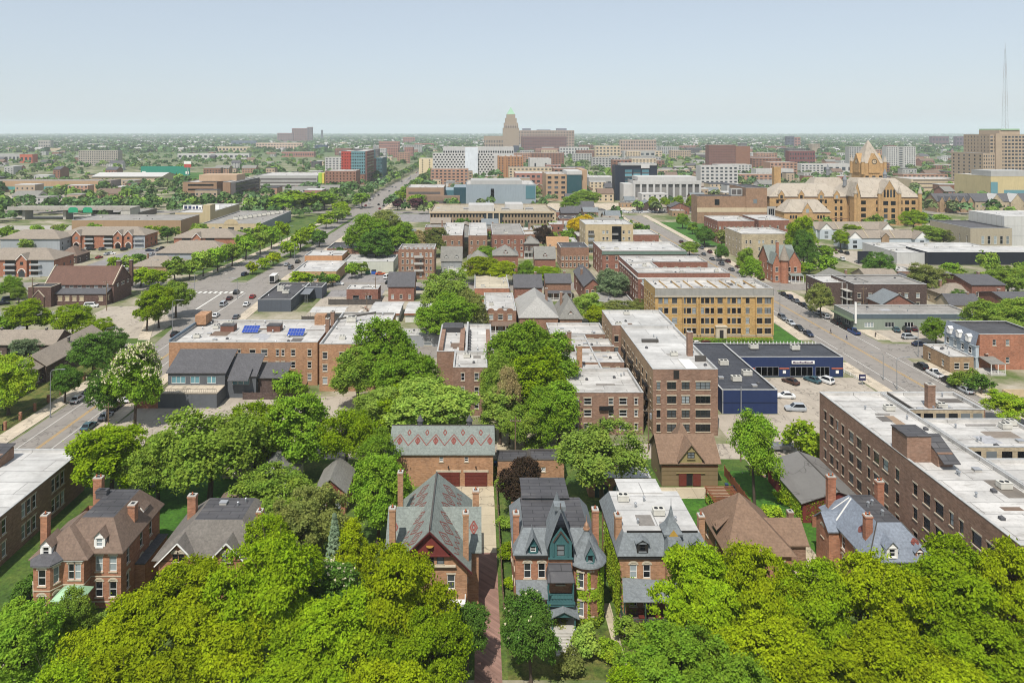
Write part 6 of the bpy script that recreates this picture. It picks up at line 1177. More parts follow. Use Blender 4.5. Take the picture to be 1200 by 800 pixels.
# ---------------------------------------------------------------- far buildings
SAND = brick('sandstone', '#a68559'); SROOF = pavement('sandstone_roof', '#a2988a', '#80776a', .4); GLF = glass_mat('far_glass', '#2a2f35', '#565c62', .75)
def far(name, lb, cat, px0, px1, pyt, pyb, wm, nx=0, nz=0, dep=None, rm=None, ww=.55, wh=.5, grp=None, ns=0, h=None, gl=None, pyr=None, Y=None):
    "distant block: front edges, roof line and foot read off the photo; nx x nz windows on the front"
    Y = Y or YY(pyb); X0, X1 = XX(px0, Y), XX(px1, Y); h = h or ZZ(pyt, Y); dep = dep or max(12, (X1-X0)*.5)
    r = root(name, lb, cat, ((X0+X1)/2, Y+dep/2, 0), grp); rows = [h*(k+.35)/(nz+.3) for k in range(nz)] if nz else None
    body(r, X0, X1, Y, Y+dep, h, wm, rm or WROOF, front=[((i+.5)/nx, (X1-X0)/nx*ww) for i in range(nx)] if nz and nx else 0, left=ns if X0 > 0 else 0, right=ns if X1 < 0 else 0, rows=rows or [1], wh=h/(nz+.3)*wh if nz else 1, hole=False, gl=gl or GLF, ww=2.2, par=.8, cop=wm, clutter=8 if Y < 1300 else 0)
    return r, X0, X1, Y, h
def p_(hx): return plain('far_'+hx, hx, .8, .08, .2)
TANP = p_('#9f8d78'); BRNP = p_('#7d5a48'); GRYP = p_('#9b9a96'); DKP = p_('#55504e'); WHP = p_('#aeaca8'); PNK = p_('#93695c'); BGE = p_('#b5a48a')
# the sandstone hall with the clock tower
r = root('sandstone_hall', 'great yellow sandstone school hall with pale hipped roofs and a gabled clock tower', 'school', (240, 510, 0))
def sand(x0, x1, y0, y1, h, hr, cols, rows, hipd=True, ov=.5, left=0, right=0, wh=2.6, ww=1.6): 
    walls(r, [(x0,y0),(x1,y0),(x1,y1),(x0,y1)], 0, h, SAND, [[(a, w*1.25) for a, w in cols] if cols else 0, right, 0, left], rows=rows, wh=wh, ww=ww, st='plain', tr=BRN, gl=GLD, fr=plain('brown_sash','#4b3a30'), hole=False); b = MB(); b.hip(x0,x1,y0,y1,h,hr-h,ov,deck=((x1-x0)*.22,(y1-y0)*.36)); b.build('roof', SROOF, r)
    b = MB(); b.box(x0-.15,x1+.15,y0-.15,y0-.02,h-.9,h-.2); b.box(x0-.15,x1+.15,y0-.12,y0-.02,3.2,3.6); b.build('string_course', BRN, r)
sand(261, 306, 502, 540, 19.5, 31.5, [(.06,1.6),(.13,2.6),(.34,1.),(.4,1.),(.46,1.),(.52,1.),(.7,2.2),(.8,2.2),(.9,2.2)], [1.6,5.4,9.6,14.4], left=8, wh=2.7)
sand(206, 260.9, 512, 535, 19, 27.5, [(.1,1.4),(.16,1.4),(.28,2.4),(.42,2.4),(.55,2.4),(.66,1.3),(.72,1.3),(.85,1.3),(.92,1.3)], [1.6,5.2,9.4,14.2], left=4)
sand(207, 238, 490, 505, 10.4, 18.4, [(.14,1.),(.2,1.),(.26,1.),(.44,1.),(.5,1.),(.56,1.),(.74,1.),(.8,1.),(.86,1.)], [1.6,6.], wh=2.2)
sand(252, 284, 548, 572, 17, 29.5, 0, [1])
for X, Y, w, z0, z1, ap in ((284.5,501.4,13,0,19.7,31),(222.5,489.6,7,0,10.6,16.6),(262,501,4.4,0,20,29.5)):
    b = MB(); b.box(X-w/2,X+w/2,Y,Y+6,z0,z1,0); b.face([(X-w/2,Y,z1),(X+w/2,Y,z1),(X,Y,ap)],0); b.slab([(X-w/2-.4,Y-.2,z1-.3),(X,Y-.2,ap),(X,Y+10,ap),(X-w/2-.4,Y+10,z1-.3)],.3,1); b.slab([(X,Y-.2,ap),(X+w/2+.4,Y-.2,z1-.3),(X+w/2+.4,Y+10,z1-.3),(X,Y+10,ap)],.3,1); g = b.build('gable_front', [SAND, SROOF], r)
    if w > 10:
        for k in range(4): put('window', win_mesh(1.3,5.2,'far'), g, (X-3.3+2.2*k,Y-.02,19.4))
        for k in (-2.6,2.6):
            for z in (14.,9.,5,1.6): put('window', win_mesh(3.4 if z > 13 else 2.6,2.8,'far'), g, (X+k,Y-.02,z))
    else: put('window', win_mesh(w*.3,2.6,'far'), g, (X,Y-.02,z1-.6))
X, Y, w = XX(1024, 528), 528, 16; zt = ZZ(191.5, 528); za = ZZ(167.5, 538)
b = MB(); b.box(X-w/2,X+w/2,Y,Y+w,0,zt,0); b.build('tower_wall', SAND, r); b = MB(); b.cone(X,Y+w/2,zt,za+2,w*.72,4,0,math.pi/4,1,[(0,1),(.1,.86),(.9,.12),(1,.02)]); b.build('tower_roof', SROOF, r)
for k, (dx, dy) in enumerate(((0,-1),(-1,0),(1,0))):
    b = MB(Matrix.Translation((X,Y+w/2,0)) @ Matrix.Rotation({0:0,1:-math.pi/2,2:math.pi/2}[k],4,'Z')); b.box(-4,4,-w/2-.6,-w/2+3,zt-7,zt+.5,0); b.face([(-4,-w/2-.6,zt+.5),(4,-w/2-.6,zt+.5),(0,-w/2-.6,zt+7)],0); b.slab([(-4.3,-w/2-.8,zt),(0,-w/2-.8,zt+7),(0,-w/2+6,zt+7),(-4.3,-w/2+6,zt)],.25,0); b.slab([(0,-w/2-.8,zt+7),(4.3,-w/2-.8,zt),(4.3,-w/2+6,zt),(0,-w/2+6,zt+7)],.25,0); g = b.build('clock_gable', [SAND, SROOF], r)
    if k < 2: b.__init__(b.M); n = 16; b.face([(1.9*math.cos(2*math.pi*i/n),-w/2-.66,zt+1.2+1.9*math.sin(2*math.pi*i/n)) for i in range(n)],0); b.face([(1.4*math.cos(2*math.pi*i/n),-w/2-.7,zt+1.2+1.4*math.sin(2*math.pi*i/n)) for i in range(n)],1); b.box(-.08,.08,-w/2-.76,-w/2-.72,zt+1.2,zt+2.6,0); b.box(0,1.0,-w/2-.76,-w/2-.72,zt+1.1,zt+1.3,0); b.build('clock_face', [DARKF, BGE], g)
for dx in (-1, 1):
    for dy in (0, 1): b = MB(); b.cyl(X+dx*w/2,Y+dy*w,zt-8,zt+1,1.3,n=8); b.cone(X+dx*w/2,Y+dy*w,zt+1,zt+6,1.6,8,1); b.build('corner_turret', [SAND, SROOF], r)
for z in (zt-16,): 
    for k in (-5,0,5): put('window', win_mesh(2.4,7,'far'), r, (X+k,Y-.05,z))
for px, Y0, z in ((1037,520,31.5),(990,524,27.5),(970,560,33)): X = XX(px,Y0); b = MB(); b.cyl(X,Y0,z-2,z+2.5,1.3,n=8); b.cone(X,Y0,z+2.5,z+7,1.7,8); b.build('roof_cupola', plain('lead_grey','#77797c'), r)
chimney(r, XX(910,540), 540, 10, ZZ(195,540), 5, 4, SAND)
for x in (214, 228, 242, 253):
    b = MB(); b.box(x-2,x+2,511.2,514,17,20.6,0); b.face([(x-2,511.2,20.6),(x+2,511.2,20.6),(x,511.2,23.4)],0); b.slab([(x-2.3,511,20.2),(x,511,23.4),(x,519,23.4),(x-2.3,519,20.2)],.2,1); b.slab([(x,511,23.4),(x+2.3,511,20.2),(x+2.3,519,20.2),(x,519,23.4)],.2,1); g = b.build('wing_dormer', [SAND, SROOF], r); put('window', win_mesh(1.8,2.4,'far'), g, (x,511.16,17.6))
for x, y in ((261.2,501.6),(277.6,501.4),(291.4,501.4),(305.8,501.6)): b = MB(); b.cyl(x,y,0,22,1.25,n=8); b.cone(x,y,22,27.5,1.6,8,1); b.build('corner_turret', [SAND, SROOF], r)
# named blocks
r, X0, X1, Y, h = far('brown_lecture_hall','big windowless brown brick lecture hall with a pale band across','building',817,874,230,262,brick('lecture_brick','#876a53'),rm=TARR,dep=14); b = MB(); b.box(X0-.1,X1+.1,Y-.12,Y-.02,h*.42,h*.58); b.build('pale_band', BGE, r)
body(r, X1+.02, XX(899,511), 511, 545, h+6, MATS['lecture_brick'], TARR, par=.6); b = MB(); b.box(X1+.02,XX(899,511),510.88,510.98,h*.42,h*.58); b.build('pale_band', BGE, r); put('window', win_mesh(3.4,4,'far'), r, (X0+14,Y-.05,h*.68)); put('window', win_mesh(2.6,3,'far'), r, (XX(885,511),510.93,h*.74)); b = MB(); b.box(X1-9,X1-1,Y+4,Y+9,h,h+5,0); b.box(X1-8.4,X1-5.4,Y+3.9,Y+3.99,h+1,h+4.4,1); b.box(X1-4.6,X1-1.6,Y+3.9,Y+3.99,h+1,h+4.4,1); b.build('roof_plant', [GRYP, DKP], r)
bb = bldg('grey_link', 'grey glazed link between the brown lecture hall and the sandstone hall', 'building', XX(899,511)+.1, XX(909,511), 511, 530, 12, GRYP, GROOF, front=[(.5,4,'band')], rows=[1.5], wh=9)
r, X0, X1, Y, h = far('white_colonnade_library','white library fronted by tall white columns','library',743,820,212,238.5,WHP,10,1,dep=55,wh=.78,ww=.7,gl=glass_mat('grey_curtain','#6c6a68','#8c8984',.5)); b = MB()
for i in range(11): x = X0+(X1-X0)*i/10; b.box(x-.9,x+.9,Y-1.6,Y-.1,0,h*.86)
b.box(X0-1,X1+1,Y-1.8,Y-.06,h*.862,h+.3); b.box(X0+4,X1-2,Y+3,Y+30,h,h+3.4); b.build('columns', WHP, r); b = MB(); b.box(X0-9,X0-.5,Y+2,Y+20,0,h*.86); b.build('side_wing', WHP, r)
r, X0, X1, Y, h = far('black_glass_tower','black modern block with stepped glazed front','office block',721,770,194,235,plain('black_render','#1e2430',.5,.1,.4),0,0,dep=16,rm=TARR); b = MB()
for i in range(3):
    for k in range(7): x = X0+9+i*8; z = h*.88-k*h*.115; b.box(x,x+6.6,Y-.5,Y-.05,z-2.4,z,0); b.box(x,x+6.6,Y-.7,Y-.52,z-3.3,z-2.5,1)
b.build('glazed_bays', [GLB, DKP], r); b = MB(); b.box(X0+5,X1-.5,Y-1,Y+14,h,h+2.,0); b.box(X0+24,X0+32,Y-1.1,Y-1.01,h-2.6,h+1.4,1); b.build('roof_deck', [GRYP, WHP], r)
far('brown_brick_tower','massive dark brown brick storage tower standing alone on the plain','tower block',831,862,170,200,brick('tower_brick','#6d4a40'),16,10,dep=20,ww=.4,wh=.3); far('brown_brick_wing','plain red-brown end wing joined to the massive brick tower','tower block',862.3,879,171.5,200,BRNP,0,0,dep=20)
far('white_apartment_tower','white apartment tower with even window grid, right one of the three slabs','tower block',1059.5,1073,172,199,WHP,5,11,dep=14); far('white_apartment_tower','white apartment tower with even window grid, middle one of the three slabs','tower block',1039,1052,172,199,WHP,5,11,dep=14); far('grey_apartment_tower','grey link tower between the two white apartment slabs','tower block',1052.2,1059.3,172,199,GRYP,1,10,dep=20); far('grey_apartment_tower','grey apartment slab left of the clock tower','tower block',995,1012,172,197,GRYP,6,10,dep=14)
# the big beige block and its neighbours at the right
r, X0, X1, Y, h = far('beige_office_block','huge stepped beige stone office block with rows of small windows','office block',1152,1166,180,228,TANP,5,11,dep=50,ww=.5,wh=.5,ns=6); Yb = 775; XA, XB, hb = XX(1160,Yb), XX(1235,Yb), ZZ(158,Yb); body(r, XA, XB, Yb+.1, Yb+42, hb, TANP, WROOF, front=[((i+.5)/18,2.6) for i in range(18)], rows=[hb*(k+.4)/16.3 for k in range(16)], wh=2., hole=False, gl=GLF, left=8, par=1, cop=TANP); b = MB(); b.box(XA+5,XA+12,Yb-2,Yb+.05,0,hb+1.5); b.box(XX(1176,Yb),XX(1200,Yb),Yb+6,Yb+38,hb,hb+5); b.build('stepped_tower', TANP, r); b = MB(); b.box(XX(1177,Yb),XX(1199,Yb),Yb+5,Yb+39,hb+5,hb+6.4); b.build('copper_roof', COPPER, r)
r, X0, X1, Y, h = far('parking_deck','pale concrete parking deck left of the beige office block','parking deck',1068,1134,210,224,BGE,0,0,dep=40); b = MB(); [b.box(X0+2,X1-2,Y-.1,Y-.02,h*k-1.2,h*k) for k in (.35,.68,.95)]; b.build('openings', DKP, r)
r, X0, X1, Y, h = far('teal_glass_college','low modern building with teal glass and cream bands at the right edge','building',1161,1215,207,234,p_('#b7a77e'),0,0,dep=50,Y=655); b = MB(); b.box(X0-.1,X0+6,Y-.5,Y-.02,0,h*.8,0); b.box(X0+12,X1,Y-.1,Y-.02,h*.25,h*.5,0); b.box(X0+3,X1,Y+4,Y+30,h,h+5,1); b.build('glazing', [GLB, GRYP], r)
r = gabled('slate_townhouses','row of brick townhouses with slate roofs and peaked bays above the white cube','townhouses',XX(1098,582),XX(1141,582),582,598,9,14.5,BRK_T,SH_DK,'x',front=9,fh=3.6,hole=False); b = MB(); x0 = XX(1098,582)
for i in range(5): x = x0+3.2+i*5.7; b.box(x-1.8,x+1.8,580.6,581.98,0,9.4,1); b.gable(x-1.8,x+1.8,580.6,588,9.4,3.4,'y',.2,0,1)
b.build('peaked_bays', [SH_DK, BRK_T], r); r = gabled('slate_townhouses','cream townhouses with slate roofs, right of the brick row above the white cube','townhouses',XX(1143,580),XX(1215,580),580,598,9,14.5,CREAMB,SH_DK,'x',front=16,fh=3.6,hole=False)
for x in (XX(1166,580), XX(1190,580)): b = MB(); b.gable(x-5,x+5,578,588,9,6,'y',.3,0,1); b.box(x-5,x+5,578,579.98,0,9,1); b.build('gabled_bay', [WHP, CREAMB], r)
# centre distance
r, X0, X1, Y, h = far('stone_hall','long buff stone hall with rows of narrow windows and a dark central gap','school',504,648,248,270.5,p_('#877660'),38,3,dep=50,ww=.5,wh=.5,gl=GLD,rm=membrane('stone_hall_roof','#a59a86','#6c665e',.6,2.)); b = MB(); x = XX(578,Y); b.box(x-6,x+6,Y-.3,Y-.1,0,h-1); b.build('central_gap', GLD, r); b = MB()
for i in (-4,0,4): b.box(x+i-.4,x+i+.4,Y-.6,Y-.31,0,h-1)
b.box(X0-.6,X1+.6,Y-.8,Y-.12,h-.9,h+.2); b.build('stone_piers', BGE, r); b = MB(); b.box(X0+25,X0+42,Y+10,Y+24,h-.8,h+3.4); b.box(X0+50,X0+62,Y+20,Y+34,h-.8,h+3); b.build('roof_plant', WHP, r)
for f in (.3,.62,.82): put('roof_hatch', HATCH, r, (X0+(X1-X0)*f,Y+16,h-.8), 0, (5,4,4))
r, X0, X1, Y, h = far('pale_blue_lab','long pale blue-grey modern building with glass corners','building',546,628,216.5,240,plain('blue_grey_panel','#858f96',.5,.04,.2,0,.4),0,0,dep=60); b = MB(); b.box(X0+22,X0+25,Y-.2,Y-.02,0,h*.8,1); b.box(X0-11,X0-.1,Y+3,Y+40,0,h*.85,0); b.box(X1-9,X1-.5,Y-.3,Y-.05,h*.3,h*.95,0); b.box(X0-26,X0-11.1,Y+8,Y+40,0,h*.7,0); b.box(X0+4,X1-12,Y+6,Y+40,h-.8,h+3.2,2); b.build('glass_corners', [GLB, GLD, GRYP], r)
r, X0, X1, Y, h = far('tan_stacked_hall','low tan brick hall of stacked flat blocks left of the pale blue building','building',476,520,220,242,p_('#8c745f'),0,0,dep=40); b = MB(); b.box(X0+8,X1+14,Y-6,Y-.1,0,h*.6,0); b.box(X0+2,X1-3,Y-.15,Y-.02,h*.66,h*.78,1); b.box(X0+12,X1+10,Y-6.1,Y-6.01,h*.2,h*.34,1); b.build('front_blocks', [p_('#7d6858'), DKP], r)
r, X0, X1, Y, h = far('tan_institute','tan brick institute with a dark teal glazed bay','building',640,664,204,235,p_('#a0856a'),3,5,dep=40); b = MB(); b.box(XX(664,Y),XX(681,Y),Y-3,Y+30,0,h*.98,0); b.build('glazed_bay', glass_mat('teal_glass','#2c4a50','#34545a',.5), r); b = MB(); b.box(XX(663.5,Y),XX(681.5,Y),Y-3.5,Y+30,h*.982,h+3,0); b.build('bay_top', WHP, r); b = MB(); b.box(XX(681.2,Y),XX(688,Y),Y,Y+40,0,h+4); b.build('end_block', p_('#a0856a'), r)
far('low_steel_pavilion','low white and steel pavilion right of the tan institute','building',690,722,208,222,GRYP,6,1,dep=40,ww=.8)
r, X0, X1, Y, h = far('patterned_dormitory','long white student block with a scattered pattern of dark windows','apartment block',507,583,180,206.5,WHP,0,0,dep=30); b = MB(); [b.face([(x,Y-.06,z),(x+2.3,Y-.06,z),(x+2.3,Y-.06,z+1.9),(x,Y-.06,z+1.9)]) for j in range(9) for i in range(19) for x, z in ((X0+1+(i+.5*(j%2))*(X1-X0-4)/19.5, 1.8+j*3.55),)]; b.build('windows', GLD, r)['kind'] = 'stuff'; far('cream_stair_block','cream end block at the left of the white patterned block','building',491,507.5,186,206,p_('#c7b795'),2,7,dep=30,ww=.2); far('white_rear_block','white upper block with a row of dark windows behind the patterned student block','building',519,602,172.5,195,WHP,30,4,dep=40,ww=.6,wh=.35,gl=GLD,Y=1120); b = MB(); b.box(XX(545,Y),XX(560,Y),Y-4,Y+20,0,h+8); b.build('lift_tower', p_('#c3c8cc'), r)
r, X0, X1, Y, h = far('orange_brick_flats','orange-tan flats with vertical bays right of the patterned student block','apartment block',583.5,613,183.5,208,p_('#966e4c'),8,8,dep=35,ww=.4,wh=.5); b = MB(); [b.box(X0+(X1-X0)*k-1,X0+(X1-X0)*k+1,Y-1.2,Y-.05,0,h+1.5) for k in (.02,.3,.52,.74,.98)]; b.build('bays', p_('#9c7350'), r)
far('white_gallery','windowless white block right of the orange-tan flats','building',621,646,186,201,WHP,2,1,dep=40,ww=.15); far('low_rust_shed','low red-brown roofs below the windowless white block','building',604,640,203,216,PNK,6,2,dep=40)
# the skyscraper and its neighbours
Y = 2090; r = root('skyscraper', 'tall stepped stone skyscraper with a pointed green copper roof on the skyline', 'skyscraper', (XX(599,Y), Y+20, 0)); STN = p_('#90806f'); xc = XX(599,Y)
for w, pt in ((46,150),(40,144),(33,138.5),(25,134)):
    z = ZZ(pt,Y); b = MB(); b.box(xc-w/2,xc+w/2,Y+24-w/2,Y+24+w/2,0,z); b.build('tower_wall', STN, r)
b = MB(); z0 = ZZ(146,Y)
for i in range(9): x = xc-20+i*5; b.box(x-.7,x+.7,Y-.9 if False else Y+1.2,Y+1.9,20,z0)
b.build('stone_ribs', p_('#a5978a'), r); b = MB()
for i in range(8): x = xc-17.5+i*5; b.box(x-1.1,x+1.1,Y+1.7,Y+1.96,22,z0-4)
b.build('window_strips', p_('#5b4f47'), r); b = MB(); b.cone(xc,Y+24,ZZ(134,Y),ZZ(125.5,Y),17,4,0,math.pi/4); b.build('green_roof', plain('copper_green','#7fa386',.6), r)
Yw = 2100; body(r, XX(567,Yw), XX(590,Yw), Yw, Yw+50, ZZ(159.5,Yw), STN, GROOF, front=[((i+.5)/12,2.2) for i in range(12)], rows=[8,20,32], wh=7, hole=False, gl=GLF); b = MB(); b.box(xc+6,xc+22,Y-14,Y-.5,0,24); b.build('dark_entrance', p_('#3e4450'), r)
far('red_brown_hotel','wide red-brown block in front of the pale skyline block','office block',612,664,160,178,p_('#6d4c46'),18,5,dep=60,ww=.5,wh=.5,Y=2250); far('pale_skyline_block','very wide pale stone block right of the skyscraper','office block',607,673,153,178,p_('#94806f'),20,7,dep=90,ww=.5,wh=.5,Y=2420)
b = MB()
for a, c, t in ((613,622,150.5),(653,664,150.5),(630,645,152)): b.box(XX(a,2430),XX(c,2430),2430,2470,ZZ(156,2430),ZZ(t,2430))
b.build('roof_houses', p_('#6c6f78'), bpy.data.objects['pale_skyline_block'])
for t in (('white_loft','white loft block with square windows below the pale skyline block',656,690,172.5,184,WHP,10,3),('red_loft','low red-brick loft left of the white loft block',628,656,174,182,PNK,8,2),('beige_clinic','beige clinic block with square windows right of the white loft block',698,727,171,186.5,BGE,7,4),('beige_hospital','large beige hospital slab with set-back top',727,769,164,184,p_('#a08d7f'),14,5),('grey_podium','low grey podium with white roof below the beige hospital slab',731,768,177,189,GRYP,6,2),('tan_corner_block','small tan block right of the hospital podium',760,776,177,186,BGE,4,3),
  ('brown_slab','brown brick slab by the far avenue trees','apartment block' if 0 else 444,468,166,179.5,PNK,10,4),('small_brown_slab','smaller brown slab behind the brown brick slab',472,486,161,170,PNK,5,3),('long_brown_row','long low brown row right of the brown slabs',486,508,168,174,PNK,10,2),('twin_towers_left','low wide brown tower, leftmost of the three skyline towers',325,343,156,168,p_('#7a615c'),6,4),('brown_skyline_tower','square brown tower, middle one of the three skyline towers',342,359.5,150.5,167.5,p_('#76554c'),6,6),('slim_skyline_tower','slim dark tower, rightmost of the three skyline towers',360,366,149,167.5,p_('#665353'),2,6),
  ('pale_mill','long pale mill with regular windows below the three skyline towers',300,354,167.5,177.5,p_('#b09b88'),16,3),('pink_row','long pink-brown low row below the pale mill',330,368,178,184,PNK,14,1),('slate_hangar','dark blue-grey hangar roofs left of the pale mill',271,300,165,172,p_('#5e6774'),4,1),('white_depot','long white depot roof among trees at the left',208,292,180,186.5,WHP,14,1),('beige_depot','low beige depot behind the long white depot',252,293,172,178,BGE,10,1),('dark_blue_block','small dark blue block in the far trees left of the red and teal block',369,383,170,177,p_('#39485c'),3,2),('grey_silo','slim dark chimney-like tower on the plain right of the slim tower',376,378,152.5,165,p_('#55565a'),0,0),
  ('ghost_factory','grey windowed factory block far away at the left',45,59,164.5,177,p_('#9a958c'),5,3),('grey_apartment_slab','long grey concrete apartment slab at the left with stair bays',92,138,176.5,195,p_('#989186'),18,7),('red_shop','low orange-red shop by the left edge',23,38,181,191,p_('#a3563e'),3,1),('grey_market','long grey market hall at the left edge',-12,23,180.5,190,GRYP,8,1),
  ('red_glass_mill','dark red mill with white roof right of the massive brick tower',925,955,177,193.5,p_('#6d3f3c'),10,3),('white_top_tower','narrow dark tower with white top on the plain at right',922,931,160,175,p_('#4e4f59'),2,4),('red_chimney_house','narrow red-brown tower beside the white-topped one',931,938,161,175,PNK,2,4),('white_church_hall','low white building with arched windows behind the sandstone hall',886,930,198,212,WHP,8,1),('white_arena','broad white-roofed arena behind the brown lecture hall',846,886,204,214,GRYP,0,0),('tan_gym','tan low block left of the white-roofed arena',816,848,205,214,p_('#b39b78'),0,0),('pale_drum_hall','pale rounded hall roofs behind the sandstone roof',955,1000,192,203,WHP,6,1),
  ('maroon_far_block','dark maroon block on the far plain right of the clock tower',1092,1112,160,172,p_('#5f474a'),5,2),('purple_far_block','purplish block left of the beige office block top',1121,1131,160,175,p_('#64555f'),3,3),('tan_far_row','long tan row on the plain behind the white slabs',1073,1122,170,174.5,BGE,12,1)):
    nm, lb, a, c, pt, pb, wm, nx, nz = t; far(nm, lb, 'building', a, c, pt, pb, wm, nx, nz, dep=18)
# left far
r, X0, X1, Y, h = far('red_and_teal_block','modern block, bright red at the left and pale teal at the right, with brown side','apartment block',411.5,428,177.5,215,plain('teal_panel','#5f8286',.6,.05,.2),8,10,dep=90,ww=.5,wh=.5,gl=GLD); body(r, XX(400,Y+4), X0-.05, Y+4, Y+40, h, plain('red_panel','#9c3c2e',.6,.05,.2), WROOF, front=4, rows=[h*(k+.3)/10.3 for k in range(10)], wh=1.6, hole=False, gl=GLD); b = MB(); b.box(X1+.02,X1+2,Y+.5,Y+62,0,h); b.box(X1+.02,X1+1,Y+62.1,Y+90,0,h*.7); b.build('brown_side', p_('#6b4b44'), r)
for k in range(10): b = MB(); b.box(X1+2,X1+2.1,Y+4,Y+60,h*(k+.3)/10.3,h*(k+.3)/10.3+1.4); b.build('side_windows', GLF, r)
far('teal_far_wing','dark teal wing behind the brown side of the red and teal block','apartment block',440,448,185,205,p_('#3d5c60'),3,6,dep=50,Y=1020); far('brown_square_flats','brown brick flats with scattered square windows left of the teal block','apartment block',381,417,200.5,222,p_('#82604f'),9,6,dep=30,ww=.35,wh=.4,gl=GLD); far('brown_square_flats_wing','small grey-brown annex below the brown square flats','building',396,408,214,224,p_('#6d6465'),0,0,dep=8,Y=806)
r, X0, X1, Y, h = far('striped_parking_deck','long open parking deck with lime green stair tower','parking deck',297,372,206,222,GRYP,0,0,dep=70); b = MB(); [b.box(X0+1,X1-1,Y-.12,Y-.02,h*k-1.5,h*k) for k in (.3,.55,.8)]; [b.box(X1+.02,X1+.1,Y+1,Y+69,h*k-1.5,h*k) for k in (.3,.55,.8)]; b.build('openings', DKP, r); b = MB(); b.box(XX(373,Y),XX(377,Y),Y,Y+8,0,h+3); b.build('stair_tower', plain('lime_panel','#8fb03f',.6), r); b = MB(); b.box(XX(377.2,Y),XX(380,Y),Y,Y+8,0,h+3); b.build('stair_tower', plain('yellow_panel','#c2b24a',.6), r)
r, X0, X1, Y, h = far('brown_hospital_block','big brown brick block with long horizontal window bands','hospital',214,254,213.5,235,p_('#8a6f58'),0,0,dep=44); b = MB(); [b.box(X0+5,X1-3,Y-.14,Y-.02,h*k,h*k+1.6) for k in (.3,.55,.8)]; b.build('window_bands', GLD, r); x2 = XX(293,Y); body(r, XX(261,Y-14), XX(270,Y-14), Y-14, Y+60, h+1, p_('#8a6f58'), WROOF, par=.6); body(r, XX(270,Y-14)+.02, XX(272,Y-14)+3, Y-13.5, Y+60, h+.6, DKP, WROOF); b = MB(); xs = XX(272,Y-14)+3.05
for k in (.18,.42,.64,.86): b.box(xs,xs+.1,Y-12,Y+58,h*k,h*k+1.7)
b.build('side_bands', GLD, r); b = MB(); b.box(X0+10,X1+14,Y+14,Y+40,h,h+6); b.build('roof_storey', p_('#a58d74'), r)
r, X0, X1, Y, h = far('long_low_school','very long low tan building with a teal window band at the left','school',-30,116,212,225,p_('#a3876a'),0,0,dep=26,rm=GROOF); b = MB(); b.box(X0,X1-14,Y-.15,Y-.02,h*.2,h*.48); b.build('teal_band', plain('teal_glazing','#4f8a88',.3,.15,.3,0,.5), r); b = MB(); b.box(X1+.02,X1+12,Y+2,Y+24,0,h+.3); b.build('grey_end', p_('#7f746c'), r)
r, X0, X1, Y, h = far('white_roof_barn','low long shed with a bright white curved roof among trees at the left','shed',108,190,207,216,BGE,0,0,dep=40); b = MB(); b.gable(X0,X1,Y-1,Y+41,h,4,'x',.6,0,1); b.build('white_vault', [WHP, BGE], r)
r, X0, X1, Y, h = far('green_stadium_wall','long plain green hoarding wall at a sports field','hoarding',165,222,195,205.5,plain('hoarding_green','#1f7a66',.6),0,0,dep=3); b = MB(); [b.box(X0+(X1-X0)*f,X0+(X1-X0)*f+5,Y-.2,Y-.05,2,6) for f in (.03,.92)]; b.build('white_panels', WHITE, r)
for px, pyt, pyb, lb in ((220,189,208,'tall roadside advertising sign with white and red panels by the green hoarding'),): X, Y = G(px, pyb); b = MB(); z = ZZ(pyt,Y); b.cyl(X,Y,0,z-8,.7,n=8); b.box(X-5,X+5,Y-.6,Y+.6,z-9,z-4,1); b.box(X-5,X+5,Y-.61,Y+.61,z-3.98,z,2); tag(b.build('pylon_sign',[STEEL,plain('sign_red','#a3473c'),WHITE]), lb, 'sign')
# roadside commerce at the left
x0, x1, y0, y1 = bpx(236, 306, 262, 247.5, 7.4)
r = bldg('arched_front_store','long cream-fronted store with a small arched parapet and rows of rooftop units','shop',x0,x1,453,526,7.4,RB,GROOF,front=[(.1,2),(.2,2),(.32,2),(.5,4),(.68,2),(.8,2),(.92,2)],rows=[3.4],wh=1.8,clutter=6); b = MB(); xm = (x0+x1)/2; P = [(xm+4.5*math.cos(k*math.pi/8),452.8,7+3.2*math.sin(k*math.pi/8)) for k in range(9)]; b.grid(P+[(x,y+.6,z) for x,y,z in P],[tuple(range(9)),tuple(range(9,18))]+[(i,i+1,10+i,9+i) for i in range(8)]); b.build('arched_parapet', RB, r); walls(r, [(x1+.03,453.2),(x1+.03,525.8)], 0, 7.3, p_('#7e8388'), [0,0], name='side_cladding')
for i in range(11): put('air_conditioner', AC, r, (x0+14+i*1.9,476+i*4,6.8), 0, (1.5,1.1,1.8))
X, Y, h = XX(212,516), 516, 6.6; r = bldg('pale_supermarket','cream supermarket with white roof, dark roof letters and a square corner tower','shop',XX(205,Y),XX(246,Y),Y,580,7.2,p_('#a89a7a'),WROOF2,clutter=6); b = MB(); b.box(XX(238,Y),XX(247,Y),Y-1,Y+9,0,12.6); b.build('corner_tower', p_('#a89a7a'), r); b = MB(); xk = XX(216,540)
b.box(xk-1,xk+26,540,540.4,7,10.2,0); k = 0
for w, hh in ((2.2,2.2),(2.2,2.2),(1.6,1.6),(1.6,2.2),(1.,1.),(2.4,2.2),(1.8,2.2),(1.8,2.2)): b.box(xk,xk+w,539.8,539.98,7.4,7.4+hh,1); xk += w+.9
b.build('roof_letters', [WHITE, plain('letter_navy','#2b3350')], r)
far('dark_brick_shed','long dark brick shed behind the tan loft','building',107,163,249,259,p_('#6b625c'),0,0,dep=30,Y=545,rm=GROOF)
